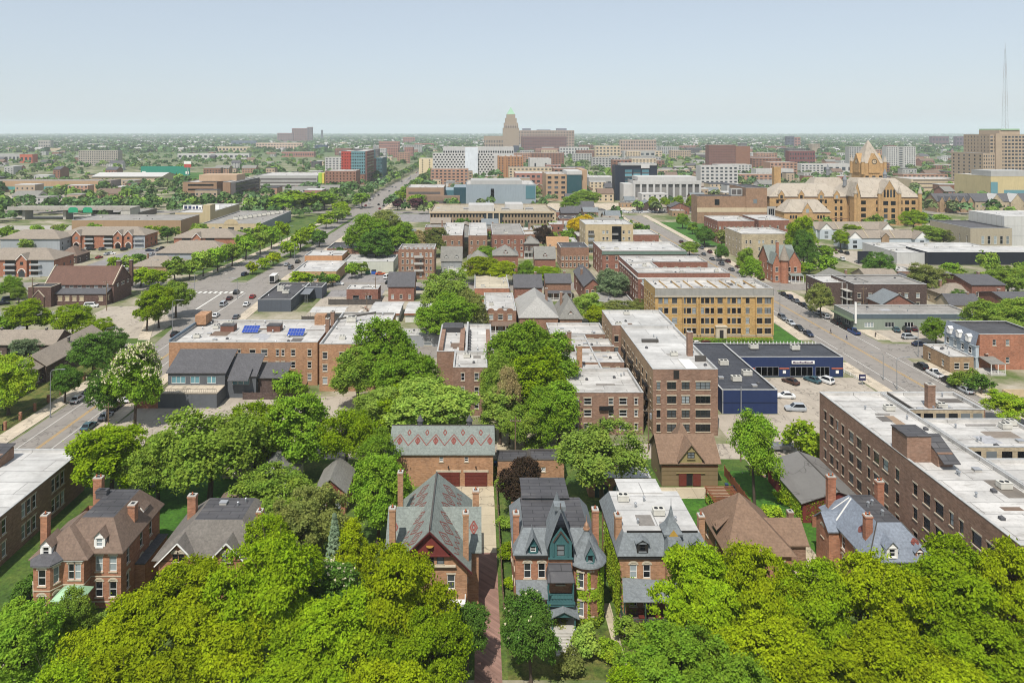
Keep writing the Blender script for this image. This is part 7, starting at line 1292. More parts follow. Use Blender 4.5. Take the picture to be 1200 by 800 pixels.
# motorway bridge, gantry signs, mast
r = root('motorway_bridge', 'grey concrete motorway overpass with dark underside at the left', 'bridge', (-290,540,0)); b = MB(); b.box(-345,-255,532,548,7.5,8.8,0); b.box(-345,-255,531.6,531.98,7.3,9.8,0); b.build('deck', HIWAY, r)
for x in (-335,-305,-275): b = MB(); b.box(x-1,x+1,535,545,0,7.48); b.build('pier', CONC, r)
b = MB(); b.box(-262,-255,532,548,0,7.48); b.build('abutment', CONC, r)
for px, lb in ((86,'green road sign on the overpass, left one of two'),(103,'green road sign on the overpass, right one of two')): X = XX(px,520); b = MB(); b.cyl(X,520,0,7,.15,n=6); n = len(b.v); b.prism([(X-3.4+.0,6.8),(X+3.4,6.8),(X+3.4,9.6),(X+2,10.6),(X-2,10.6),(X-3.4,9.6)],0,.2,1); b.v[n:] = [(x,520-.3-z,y) for x,y,z in b.v[n:]]; tag(b.build('road_sign',[STEEL,plain('sign_green','#1f8a63',.5)]), lb, 'sign')
flat('ramp', [(-330,395),(-322,395),(-250,545),(-262,545)], .015, HIWAY); flat('ramp', [(-700,480),(-320,560),(-200,640),(-190,640),(-310,548),(-700,466)], .02, HIWAY)
X, Y = XX(1178,1500), 1500; r = root('radio_mast', 'slender red and white lattice radio mast rising far above the skyline at right', 'mast', (X,Y,0)); ht = ZZ(58,Y); b = MB()
for k in range(24):
    z0, z1 = ht*k/24, ht*(k+1)/24; w0, w1 = 7*(1-k/24)**.8+1.0, 7*(1-(k+1)/24)**.8+1.0; m = (k//3) % 2
    for i in range(3):
        a0, a1 = 2.094*i, 2.094*(i+1); p = lambda a, w, z: (X+w*math.cos(a), Y+w*math.sin(a), z)
        b.bar(p(a0,w0,z0),p(a0,w1,z1),.17,n=4,m=m); b.bar(p(a0,w0,z0),p(a1,w1,z1),.09,n=3,m=m); b.bar(p(a0,w1,z1),p(a1,w1,z1),.09,n=3,m=m)
b.cyl(X,Y,ht,ht+14,.3,.1,5); b.build('lattice', [plain('mast_red','#77605c',.6), plain('mast_white','#8d9094',.6)], r)
for px, pt in ((51,140),): pass
# unnamed low buildings scattered over the plain
rng = random.Random(11); FW = [BGE, PNK, GRYP, WHP, BRNP, TANP, DKP, p_('#9c7a66')]; FC = {id(BGE):'beige',id(PNK):'pink-brown',id(GRYP):'grey',id(WHP):'white',id(BRNP):'brown',id(TANP):'tan',id(DKP):'dark grey',id(FW[7]):'light brown'}
OCC = []
for o in bpy.data.objects:
    if o.type == 'MESH' and o.name.split('.')[0] in ('wall', 'tower_wall'):
        vs_ = np.array([v.co for v in o.data.vertices]) + np.array(BASE.get(o.name, (0,0,0))); OCC.append((vs_[:,0].min(), vs_[:,0].max(), vs_[:,1].min(), vs_[:,1].max()))
def free(x0, x1, y0, y1): return all(x1 < a or x0 > c or y1 < d or y0 > e for a, c, d, e in OCC)
def lane(x0, x1, y): 
    if y < 2500 and x0 < -65-(0 if y < 1000 else -20) and x1 > -125: return True
    return 255 < y < 600 and x0 < 130 and x1 > 98
n = 0
while n < 290:
    Y = 620*math.exp(rng.random()**1.1*1.25); px = rng.uniform(-30, 1230); X = XX(px, Y); w, d, h = rng.uniform(9,26), rng.uniform(9,22), rng.choice((5,6,7,8,10,12))
    if lane(X-w, X+w, Y) or not free(X-w/2-4, X+w/2+4, Y-4, Y+d+4): continue
    if rng.random() < .5 and X < -250: continue
    OCC.append((X-w/2, X+w/2, Y, Y+d)); wm = rng.choice(FW); pitched = rng.random() < .4; g_ = 'small far %s %s' % (FC[id(wm)], 'gabled houses' if pitched else 'flat-roofed blocks')
    nm = 'gabled_house' if pitched else 'low_block'; r = root(nm, 'small far %s %s among the trees beyond the campus' % (FC[id(wm)], 'house with a pitched roof' if pitched else 'flat-roofed block'), 'house' if pitched else 'building', (X, Y, 0), g_)
    b = MB(); b.box(X-w/2,X+w/2,Y,Y+d,0,h,0); b.build('wall', wm, r); b = MB()
    if pitched: b.gable(X-w/2,X+w/2,Y,Y+d,h,4,'x',.5,0,1); b.build('roof', [rng.choice((SH_GR,SH_BR,SH_DK)), wm], r)
    else: b.box(X-w/2-.1,X+w/2+.1,Y-.1,Y+d+.1,h+.003,h+.5); b.build('roof', rng.choice((WROOF,WROOF2,GROOF,TARR)), r)
    b = MB(); k = max(2, int(w/4))
    for i in range(k):
        for z in np.arange(1.5, h-1.4, 3.2): x = X-w/2+w*(i+.5)/k; b.face([(x-.8,Y-.05,z),(x+.8,Y-.05,z),(x+.8,Y-.05,z+1.6),(x-.8,Y-.05,z+1.6)])
    if b.f: b.build('windows', GLF, r)['kind'] = 'stuff'
    n += 1
n = 0
while n < 85:
    Y = 800*math.exp(rng.random()*1.15); px = rng.gauss(690, 190); X = XX(px, Y); w, d, h = rng.uniform(22,60), rng.uniform(14,26), rng.uniform(10,26)
    if not 400 < px < 1110 or lane(X-w/2, X+w/2, Y) or not free(X-w/2-5, X+w/2+5, Y-4, Y+d+4): continue
    OCC.append((X-w/2, X+w/2, Y, Y+d)); wm = rng.choice(FW); c = FC[id(wm)]; n += 1
    far('mid_rise_block', '%s mid-rise block among the far roofs around the skyscraper' % c, 'building', px-w*425/Y, px+w*425/Y, 0, 0, wm, max(3, int(w/5)), max(2, int(h/3.6)), dep=d, rm=rng.choice((WROOF,WROOF2,GROOF)), grp=c+' mid-rise blocks', h=h, Y=Y)
# small houses packed between the blocks
for x0, x1, y0, y1, k, where in ((46,118,385,560,34,'between the cream balcony block and the campus'),(120,205,530,640,10,'near the white colonnade'),(-35,40,420,465,9,'just before the long stone hall'),(132,182,246,300,6,'behind the dark flats'),(-58,-36,345,440,6,'beside the boulevard clump of trees'),(-120,300,690,900,26,'among the campus halls')):
    for _ in range(k):
        for _t in range(30):
            X, Y = rng.uniform(x0, x1), rng.uniform(y0, y1); w, d, h = rng.uniform(8,15), rng.uniform(8,14), rng.uniform(4,7.5 if Y > 350 else 5)
            if free(X-w/2-1, X+w/2+1, Y-1, Y+d+1) and not lane(X-w/2, X+w/2, Y): break
        else: continue
        OCC.append((X-w/2, X+w/2, Y, Y+d)); wm = rng.choice((BRK_R, BRN, BRK_T, WHP, BGE, BRC, GRYP)); c = {BRK_R.name:'red brick',BRN.name:'brown brick',BRK_T.name:'tan brick',WHP.name:'white',BGE.name:'beige',BRC.name:'dark brick',GRYP.name:'grey'}[wm.name]; pt = rng.random() < .55
        r = root('town_house' if pt else 'flat_roofed_house', '%s %s packed %s' % (c, 'pitched-roof house' if pt else 'flat-roofed house', where), 'house', (X, Y, 0), '%s %s %s' % (c, 'pitched' if pt else 'flat', where)); walls(r, [(X-w/2,Y),(X+w/2,Y),(X+w/2,Y+d),(X-w/2,Y+d)], 0, h, wm, [3, 2, 0, 2], wh=1.4, hole=False)
        if pt: b = MB(); b.gable(X-w/2,X+w/2,Y,Y+d,h,rng.uniform(2.5,4),rng.choice('xy'),.4,0,1); b.build('roof', [rng.choice((SH_GR,SH_DK,SH_TP,SLATE)), wm], r)
        else: flat_roof(r, X-w/2, X+w/2, Y, Y+d, h, rng.choice((WROOF,GROOF,WROOF2,TARR)), wm=wm); roof_clutter(r, X-w/3, X+w/3, Y+2, Y+d-2, h-.6, 3)
        if rng.random() < .5: chimney(r, X+w*.3, Y+d*.5, h-1, h+3.5, .8, .8, BRK_D)
# the far plain: thousands of roofs too far off to tell apart
V, Fc, Mi = [], [], []; fb = MB()
for i in range(11000):
    Y = 2300*math.exp(rng.random()*2.0); X = rng.uniform(-.72, .8)*Y; w, d, h = rng.uniform(10,26), rng.uniform(10,20), rng.uniform(5,10)
    if rng.random() < .07: w, d, h = rng.uniform(60,150), rng.uniform(30,60), rng.uniform(7,11)
    m = rng.choice((0,0,1,2,3,3,3)); fb.box(X-w/2,X+w/2,Y,Y+d,0,h,m)
    if w < 40: fb.gable(X-w/2,X+w/2,Y,Y+d,h,3,'x',.5,4 if m != 3 else 5,m,False)
o = fb.build('distant_houses', [BGE, PNK, GRYP, WHP, SH_GR, WHP]); tag(o, 'countless small roofs scattered over the hazy wooded plain to the horizon', 'houses', None, 'stuff')
# ---------------------------------------------------------------- trees: crown centre, top, width (photo px), foot
LIME = 'honey locusts along the near street'
for t in (
 (22,712,120,838,'green','round','rounded mid-green tree in the bottom corner beside the brick villa path'),
 (88,690,62,776,'mid','round','compact dark tree right in front of the brick villa porch'),
 (140,708,150,838,'lime','broad','yellow-green locust right of the compact dark tree by the brick villa'),
 (214,655,150,808,'lime','broad','yellow-green locust hiding the front of the grey gabled house'),
 (318,632,160,806,'lime2','broad','tall bright locust between the grey gabled house and the gothic house'),
 (466,634,140,812,'lime','broad','tall yellow-green locust overlapping the red front gable'),
 (394,690,150,846,'lime2','broad','broad bright locust left of the gothic house locust, lower down'),
 (250,716,160,862,'lime','broad','spreading locust below the grey gabled house'),
 (345,745,170,900,'lime2','broad','broad locust crown at the bottom edge below the spruce'),
 (492,712,130,862,'lime2','broad','bright locust beside the brick drive'),
 (160,765,180,915,'lime','broad','yellow-green locust at the bottom edge below the brick villa'),
 (455,770,150,920,'lime','broad','yellow-green locust at the bottom edge left of the brick drive'),
 (70,780,130,930,'lime2','broad','bright locust at the bottom edge next to the corner tree'),
 (818,631,128,800,'lime2','broad','bright locust covering the right half of the white-roofed mansard house'),
 (890,638,130,808,'lime','broad','yellow-green locust below the rust pyramid roof'),
 (868,652,96,790,'lime2','broad','bright locust tucked against the rust pyramid roof eaves'),
 (960,655,120,826,'lime2','broad','bright locust in front of the rubble lot path, right of the pyramid roof'),
 (1022,646,140,820,'lime','broad','yellow-green locust below the white dormer of the slate house'),
 (1108,630,160,806,'lime2','broad','big bright locust in front of the apartment block corner'),
 (1196,628,120,806,'lime','broad','yellow-green locust at the right edge against the apartment block'),
 (795,728,150,882,'green','broad','mid-green spreading tree at the bottom below the mansard house'),
 (900,722,150,876,'lime','broad','yellow-green locust in the second row below the pyramid roof'),
 (1040,738,180,890,'lime','broad','widest yellow-green locust in the bottom row at right'),
 (1160,712,150,866,'lime2','broad','bright locust in the bottom row at the right edge'),
 (975,770,170,930,'lime','broad','yellow-green locust at the bottom edge right of the mid-green tree'),
 (870,775,160,930,'green','broad','mid-green tree at the bottom edge between two yellow-green ones'),
 (1120,780,170,930,'lime','broad','yellow-green locust in the bottom right corner area'),
 (730,790,120,930,'lime2','broad','bright tree at the bottom edge below the garden'),
 (548,700,56,786,'dark','round','dark green tree squeezed against the brick drive'),
 ): tr(*t, group=LIME)
tr(622,690,78,800,'dark','round','dense chestnut with white flower candles in front of the turreted house', blossom=26, name='chestnut_tree')
tr(388,648,86,760,'dark','round','dark chestnut with cream flowers left of the gothic house', blossom=110, name='chestnut_tree')
tr(392,596,36,705,'spruce','conifer','grey-green spruce rising between locusts left of the gothic house', name='spruce_tree')
tr(126,424,58,494,'dark','round','dark chestnut beside the cream-flowering one at the avenue', blossom=60, name='chestnut_tree'); tr(158,402,76,500,'green','round','big chestnut covered in cream flower candles at the avenue', blossom=1100, name='chestnut_tree')
MIDT = (
 (245,468,150,598,'mid','airy','tall open tree with visible limbs behind the grey gabled house'),(130,492,120,588,'lime2','round','bright green tree beside the white-roofed block'),(185,505,90,590,'mid','round','green tree behind the brick villa chimney'),(345,462,110,560,'green','round','large green tree below the solar flats fence'),(300,470,90,566,'lime2','round','bright tree in front of the mews house fence'),
 (405,470,80,566,'lime2','airy','light green open tree below the brick flats'),(440,500,70,580,'green','airy','open green tree just left of the coach house roof'),(322,540,100,640,'mid','round','dull green tree above the gabled house deck'),(372,560,80,660,'olive','airy','thin olive tree left of the glossy green maple'),(345,585,80,680,'olive','round','olive bushy tree right of the gabled house roof'),
 (443,530,84,636,'green','round','glossy dense green maple against the gothic house chimneys'),(312,600,70,700,'lime2','round','light tree at the right gable of the grey house'),(410,610,60,700,'lime','round','yellow-green small tree beside the spruce'),
 (446,370,90,478,'green','round','tall green tree between the brick flats and the centre block'),(478,404,80,500,'green','round','green tree touching the left wall of the centre block'),(420,400,60,480,'mid','tall','slim green tree at the end of the brick flats'),(500,438,120,528,'soft','round','pale willow-like tree above the coach house roof'),(450,448,80,520,'soft','round','pale green tree left of the willow-like one'),
 (612,370,90,478,'green','round','tall dense tree right of the centre block'),(645,385,70,480,'green','tall','tall dense tree against the stepped row flats'),(632,408,74,505,'lime2','tall','tall bright-leaved tree below the dense one right of the centre block'),(655,436,62,520,'green','tall','narrow tree at the alley end of the stepped row'),(586,452,56,520,'soft','tall','soft green tree beside the willow-like one, near the coach house'),(472,452,80,524,'lime2','round','bright tree just above the coach house ridge'),(585,410,60,490,'mid','round','green tree at the foot of the centre block wall'),(597,422,40,520,'tan','airy','brownish half-leafed tree right of the centre block'),(640,452,64,526,'green','round','green tree left of the stepped row front wall'),(615,470,60,530,'mid','airy','thin green tree above the alley pads'),
 (706,487,112,596,'soft','airy','open-limbed green tree standing alone behind the mansard house'),(884,476,72,592,'green','airy','tall green tree with a bare trunk beside the long shed'),(613,534,66,610,'bronze','round','dark bronze-leaved tree right of the coach house'),
 (10,414,70,486,'bright','round','olive-yellow tree at the left edge by the row houses'),(30,394,46,430,'grey','round','grey-green tree before the left row houses'),(108,389,56,446,'dark','round','dark green tree over the brick fence posts'),(132,385,44,432,'dark','round','dark green tree at the corner beside a street lamp'),(76,424,44,472,'dark','round','dark small tree by the row house end wall'),
 (32,351,62,398,'lime2','round','bright spreading tree behind the left row house roofs'),(86,356,52,398,'lime2','round','bright round tree behind the roadside row house'),(116,372,40,402,'lime2','round','small bright tree beside the planted hedge'),(12,322,30,352,'green','round','tree in front of the one-gable garden apartments'),(22,335,22,356,'mid','round','small street tree left of the church'),
 (186,330,44,384,'lime2','round','green street tree left of the crossing'),(206,326,44,372,'mid','round','green street tree nearest the crosswalk'),(172,345,34,388,'lime2','tall','slim street tree before the corner lawn'),
 (522,312,70,386,'soft','round','tall light green tree in the middle of the brick houses'),(548,338,50,392,'olive','round','olive tree right of the tall light green one'),(510,352,60,402,'green','round','green tree by the right carport'),(562,298,50,332,'lime','round','yellow-green tree below the bracketed house'),(588,304,40,334,'lime','round','yellow-green small tree left of the bracketed house porch'),(528,338,60,398,'green','round','green tree in front of the hidden slate roof'),
 (618,305,30,332,'green','round','dark green tree below the grey cottage'),(638,310,40,334,'lime2','round','bright tree below the grey cottage'),(638,262,26,296,'bronze','round','purple-black tree between two brick houses'),(655,276,30,300,'soft','round','soft green tree below the tan-roofed gable'),(617,258,12,274,'spruce','conifer','small dark conifer before the long stone hall'),
 (716,312,50,358,'grey','round','large round grey-green tree beside the long red house'),(690,340,40,380,'soft','round','soft green tree by the grey pyramid roof'),(720,352,70,380,'olive','round','olive tree row left part above the pale-roofed flats'),(752,352,50,378,'olive','round','olive tree above the pale-roofed flats, near the yellow brick corner'),(700,356,40,384,'lime','round','yellow-green tree below the skylight shed'),
 (570,288,34,312,'green','round','green tree before the white-roofed pair of flats'),(510,266,36,302,'olive','round','olive tree left of the white-roofed pair'),(488,268,40,302,'tan','round','tan-leafed tree behind the stacked-porch flats'),
 (430,250,60,304,'green','round','dense tree left part of the clump by the boulevard'),(452,246,60,300,'olive','round','olive-green top of the clump by the boulevard'),(470,260,50,306,'green','round','tree right part of the clump by the boulevard'),(440,268,50,312,'dark','round','dark tree at the foot of the clump by the boulevard'),
 (940,250,42,306,'lime2','round','bright yellow-green tree right of the cream terrace'),(942,268,32,318,'dark','round','dark tree below the bright one by the small lot'),(1031,295,44,332,'dark','round','round dark tree above the dark brick flats'),(1088,307,48,350,'olive','round','olive tree right of the dark brick flats'),(962,332,36,372,'olive','round','olive street tree beside the parked row'),(1097,372,34,404,'green','round','green tree in the green store car park'),
 (1155,348,60,402,'mid','round','broad green tree right of the green store'),(1190,344,60,404,'mid','round','green tree at the right edge by the green store'),(1128,340,44,366,'dark','round','dark bushy tree before the taupe hip roof'),(1182,310,50,352,'mid','round','green tree before the umber long house'),(1185,370,60,412,'soft','round','soft green tree over the painted terrace roof'),(1148,372,36,400,'mid','round','green tree left of the soft one above the painted terrace'),(1182,458,60,500,'bright','round','bright yellow-green hedge tree right of the apartment block roof'),
 (875,288,26,322,'mid','round','street tree before the cream terrace, left of two'),(880,300,30,334,'green','round','street tree before the cream terrace, right of two'),(826,264,26,290,'dark','round','dark tree at the corner of the red brick terrace'),(808,282,28,300,'mid','round','tree beside the avenue below the small green'),(845,286,20,306,'dark','round','dark small tree in front of the red brick terrace'),(930,300,24,326,'lime2','round','bright small tree right of the red turret house'),(800,250,18,268,'green','round','round dark tree on the small park green'),
 (765,230,16,248,'lime2','round','first street tree before the white colonnade'),(779,230,16,248,'lime2','round','second street tree before the white colonnade'),(795,229,17,248,'lime2','round','third street tree before the white colonnade'),(812,228,17,248,'lime2','round','fourth street tree before the white colonnade'),(670,228,30,252,'green','round','green tree left of the black modern block'),(685,222,40,245,'mid','round','green tree by the tan institute'),
 (684,250,38,282,'yellow','round','brilliant yellow tree left of the cream balcony block'),(672,256,22,280,'yellow','round','smaller yellow tree joined to the brilliant yellow one'),
 (1070,244,30,272,'lime2','round','light green tree right of the sandstone hall'),(1085,262,40,290,'mid','round','green tree before the limestone hall'),(1105,268,30,290,'olive','round','olive tree below the limestone hall'),(985,268,24,292,'lime2','round','light tree before the nearer townhouses'),(1000,262,30,282,'lime2','round','light tree between the two townhouse rows'),
 )
for t in MIDT: tr(*t, group=None)
RB_ = 'trees along the boulevard'
for i, (px, pt, w, pb, sp) in enumerate(((165,312,40,336,'lime2'),(185,314,36,338,'lime2'),(205,300,34,330,'mid'),(222,302,32,328,'mid'),(238,290,34,324,'mid'),(255,286,34,318,'green'),(272,282,34,312,'mid'),(288,272,34,304,'green'),(305,268,30,298,'mid'),(318,262,28,292,'green'),(330,256,26,286,'lime2'),(296,306,16,322,'lime'),(308,300,16,316,'lime2'),(320,294,18,312,'lime'),(340,280,24,302,'lime2'),(352,268,28,294,'lime2'),(366,262,26,286,'lime2'),(374,268,20,290,'dark'),(382,248,22,268,'lime2'),(395,242,24,262,'mid'),(398,234,22,254,'lime2'),(330,226,40,250,'green'),(355,222,44,248,'lime2'),(380,222,34,246,'green'),(402,240,20,258,'lime2'),(424,224,22,244,'green'),(470,222,18,240,'lime2'),(466,232,16,246,'plum'),(488,230,18,246,'plum'),(478,216,20,236,'green'),(488,226,22,244,'green'))):
    side = 'median' if i in (11,12,13,14,15,16,17) else 'far end' if i > 19 else 'west side'; tr(px, pt, w*(.82 if i < 11 else 1), pb, sp, 'mid', '%s street tree on the %s of the tree-lined boulevard' % ({'lime2':'bright green','lime':'yellow-green','mid':'dull green','green':'mid-green','dark':'dark green','plum':'plum-leaved'}[sp], side), 'boulevard trees: %s %s' % (sp, side))
# shrubs and hedges near the houses
for px, pyb, w, sp, lb in ((600,690,22,'lime2','bright shrub between the brick drive and the turreted house'),(596,655,26,'lime2','bright shrub behind the drive fence'),(592,620,24,'mid','green shrub at the left chimney of the turreted house'),(590,575,24,'mid','green bush beside the drive court'),(580,560,18,'bright','light bush at the corner of the coach house'),(690,730,26,'mid','green shrub left of the mansard house porch'),(655,745,30,'olive','olive shrub at the foot of the turreted house stairs'),(690,765,44,'soft','soft shrub in the front garden between the two houses'),(735,755,40,'mid','green shrub below the mansard house porch'),(668,790,40,'olive','olive shrub at the bottom of the front garden'),(715,775,36,'bright','bright shrub in the front garden'),(752,750,30,'lime2','bright shrub at the right of the mansard porch'),(905,610,30,'bright','bright shrub on the tall tree lawn'),(892,625,30,'bright','bright shrub by the shed path'),(925,640,20,'mid','shrub beside the side wing of the pyramid roof house'),(915,590,20,'lime2','shrub at the corner of the long shed'),(832,590,16,'mid','shrub behind the pergola'),(35,700,40,'dark','dark hedge shrub left of the brick villa'),(20,735,44,'green','green shrub by the villa path'),(122,735,30,'soft','soft shrub below the villa right windows'),(160,665,20,'mid','shrub at the right wall of the villa'),(650,540,30,'green','round shrub between the alley pads'),(630,530,26,'mid','shrub at the left alley pad'),(680,535,26,'green','shrub beside the right alley pad'),(340,470,40,'green','dense shrub on the deck of the mews house'),(335,462,44,'green','tall shrub against the solar flats wall'),(1125,455,26,'mid','shrub before the painted terrace steps'),(1150,462,30,'dark','dark shrub by the cream garden wall'),(1140,450,24,'mid','shrub under the painted terrace wall'),(110,352+40,20,'plum','plum shrub by the planted hedge'),(940,540,60,'bright','bright hedge bush behind the long shed, left'),(965,542,50,'bright','bright hedge bush behind the long shed, right'),(612,545,30,'mid','bush at the brick garage wall')):
    X, Y = G(px, pyb); r_ = w*Y/F/2; tree_at(X, Y, r_, r_*1.35, sp, 'bush', lb, name='shrub', cat='shrub')
def hedge(x0, x1, y0, y1, h, lb, sp='bright', n=1500, seed=1):
    rng = np.random.default_rng(seed); s = np.array([x1-x0, y1-y0, h]); P = rng.random((n, 3)); k = rng.integers(0, 3, n); top = k > 0; P[top, 2] = .9+.12*rng.random(top.sum()); P[~top, 1] = .06*rng.random((~top).sum()); P = P*s+np.array([x0, y0, 0]); nr = rng.normal(size=(n, 3))*.5+np.array([0, -.3, .8]); nr /= np.linalg.norm(nr, axis=1)[:, None]
    o = bpy.data.objects.new('hedge', quads_mesh('hedge', P, nr, np.full(n, .16), np.full(n, 1.2), rng, LEAF[sp])); COL.objects.link(o); tag(o, lb, 'hedge')
hedge(-127,-113,224.5,226.5,1.4,'clipped bright hedge along the worn parking lot by the avenue', 'bright', 1800, 2); hedge(56.5,91,223.8,225.4,.9,'low clipped hedge before the yellow apartment block', 'green', 2600, 3); hedge(63.4-12,63.2,137,139.6,2.4,'ivy-grown hedge wall between the long shed and the rubble heap', 'bright', 3000, 4)
# fill: more trees where the photo has greenery
FILLN = 0; rng = random.Random(21); STUFF = []
def crowd(Y, X): return any(abs(X-a)+abs(Y-c) < (r_*.9+3) for a, c, r_ in TREES if abs(Y-c) < 20)
zones = [(-255,-128,420,452,12),(-330,-240,300,390,22),(-420,-260,510,640,56),(-330,-215,600,668,30),(-200,-120,540,680,40),(-345,-262,420,475,16),(-170,-126,330,350,5),(-70,-48,320,420,8),(-75,-60,300,345,4),(-20,60,400,470,12),(60,110,380,560,18),(128,160,316,345,5),(128,200,345,470,14),(160,260,270,330,9),(225,300,235,262,7),(232,330,300,318,7),(220,330,470,560,18),(-290,-240,300,330,6),(-135,-104,152,186,4),(-160,-122,218,226,3),(60,200,660,760,24),(-60,60,650,800,22),(330,480,560,760,26)]
for x0, x1, y0, y1, n in zones:
    for _ in range(n):
        for _t in range(20):
            X, Y = rng.uniform(x0, x1), rng.uniform(y0, y1); r_ = rng.uniform(2.8, 5.2)
            if not free(X-r_*.6, X+r_*.6, Y-r_*.6, Y+r_*.6) or crowd(Y, X) or (-125 < X < -80 and Y > 210 and Y < 2000) or (103 < X < 125): continue
            sp = rng.choice(('mid','green','lime2','dark','olive','soft','mid','green')); STUFF.append((X, Y, r_, r_*rng.uniform(1.7, 2.4), sp)); TREES.append((X, Y, r_)); break
STUFF.sort(key=lambda t: t[1])
for X, Y, r_, h, sp in STUFF[:150]:
    w = {'mid':'dull green','green':'mid-green','lime2':'bright green','dark':'dark green','olive':'olive','soft':'soft green'}[sp]; where = 'near the garden apartments and motorway' if X < -125 else 'among the campus halls' if Y > 400 else 'by the right-hand avenue' if X > 100 else 'among the brick houses'
    tree_at(X, Y, r_, h, sp, 'mid', '%s tree standing %s' % (w, where), '%s trees %s' % (w, where))
def woods(name, lb, items, leafn, leafs, mats, seed):
    "one mass of far trees: crowns of leaf faces"
    rng = np.random.default_rng(seed); A = np.array([(x, y, r_, h) for x, y, r_, h in items]); n = len(A); k = np.repeat(np.arange(n), leafn); d = rng.normal(size=(n*leafn, 3)); d /= np.linalg.norm(d, axis=1)[:, None]; d[:, 2] = np.abs(d[:, 2])*1.15-.3
    d *= (rng.random(n*leafn)**.3)[:, None]; P = np.stack([A[k, 0]+d[:, 0]*A[k, 2], A[k, 1]+d[:, 1]*A[k, 2], A[k, 3]*(.55+d[:, 2]*.45)], 1); nr = d+np.array([0, 0, .5])+rng.normal(size=d.shape)*.5; nr /= np.linalg.norm(nr, axis=1)[:, None]
    me = quads_mesh(name, P, nr, leafs*A[k, 2]*rng.uniform(.7, 1.3, len(k)), np.full(len(k), 1.2), rng, mats[0])
    for m in mats[1:]: me.materials.append(m)
    mi = rng.integers(0, len(mats), n)[k]; me.polygons.foreach_set('material_index', mi.astype(np.int32)); o = bpy.data.objects.new(name, me); COL.objects.link(o); tag(o, lb, 'woods', None, 'stuff')
ML = [leaf('far_leaves_'+h, '#'+h, .012, .2) for h in ('587240', '4d6838', '415c30', '66744a', '5e7a50', '6b863c')]
items = [(t[0], t[1], t[2], t[3]) for t in STUFF[150:]]
while len(items) < 2600:
    Y = 560*math.exp(rng.random()*1.45); X = rng.uniform(-.74, .82)*Y; r_ = rng.uniform(3.5, 7)
    if (-125 < X < -60 and Y < 2300) or not free(X-r_*.5, X+r_*.5, Y-r_*.5, Y+r_*.5): continue
    if -40 < X < 300 and Y < 900 and rng.random() < .8: continue
    if -560 < X < -340 and 900 < Y < 1140: continue
    items.append((X, Y, r_, r_*rng.uniform(1.5, 2.2)))
for k in range(90):
    for s in (-1, 1): Y = 600+k*14; items.append((-92+s*(19+(Y-600)*.004)+(Y-600)*.012+rng.uniform(-2,2), Y, rng.uniform(4,6.5), rng.uniform(9,14)))
woods('campus_woods', 'green tree cover between the low buildings beyond the campus', items, 70, .26, ML, 31)
items = []
while len(items) < 15000:
    Y = 2200*math.exp(rng.random()**.9*1.9); X = rng.uniform(-.74, .82)*Y; r_ = rng.uniform(5, 12)*(1+Y/9000); items.append((X, Y, r_, rng.uniform(8, 15)))
woods('distant_woods', 'hazy blue-green wooded plain reaching the horizon', items, 14, .6, ML[:5], 32)
# ---------------------------------------------------------------- cars
K1 = 'cars parked along the right avenue'
row = [('sedan','black'),('suv','navy'),('sedan','grey'),('sedan','black'),('suv','grey'),('sedan','silver'),('hatch','silver'),('suv','black'),('sedan','black'),('pickup','blue')]
ordn = ('first','second','third','fourth','fifth','sixth','seventh','eighth','ninth','tenth','eleventh')
for i, (k, c) in enumerate(row): car(0,0,k,c,90,'%s %s %s from the top of the long east kerb row on the right avenue' % (c, k, ordn[i]), K1, (121.0, 288-i*5.9-(1.5 if i > 6 else 0)))
for i, (k, c) in enumerate((('suv','grey'),('sedan','silver'),('sedan','black'),('sedan','navy'))): car(0,0,k,c,-90,'%s %s %s along the short west kerb row beside the yellow flats lawn' % (c, k, ordn[i]), K1, (105.4, 251-i*6.6))
for i, (k, c, Y) in enumerate((('suv','black',199),('pickup','white',193),('van','black',187),('sedan','silver',181))): car(0,0,k,c,90,'%s %s parked %s below the tan brick hall on the right avenue' % (c, k, ordn[i]), K1, (121.6, Y))
K2 = 'cars in the green store car park'
for px, py, k, c, d, lb in ((1050,388,'sedan','teal',75,'teal sedan nearest the green store wall corner'),(1062,388,'suv','black',75,'black suv between the teal and the maroon car by the green store'),(1071,387,'sedan','maroon',75,'maroon sedan beside the black suv by the green store'),(1066,397,'suv','silver',5,'silver suv across the green store car park entrance'),(1078,405,'sedan','navy',5,'navy car nearest the tan brick hall'),(1114,386,'sedan','red',100,'red car alone right of the car park tree'),(1088,394,'van','grey',80,'grey van under the car park tree')): car(px,py,k,c,d,lb,K2)
K3 = 'cars outside the blue store'
for px, py, k, c, d, lb in ((926.5,449,'sedan','brown',118,'brown sedan facing the blue store windows'),(952,447,'sedan','teal',118,'dark teal sedan left of the white car at the blue store'),(967,448,'suv','white',118,'white suv with the right-hand parking bay at the blue store'),(920,466,'sedan','white',175,'white sedan at the corner of the blue store wing'),(932,481,'suv','silver',175,'silver suv alone in the worn lot by the blue store')): car(px,py,k,c,d,lb,K3)
K4 = 'cars on the left avenue'
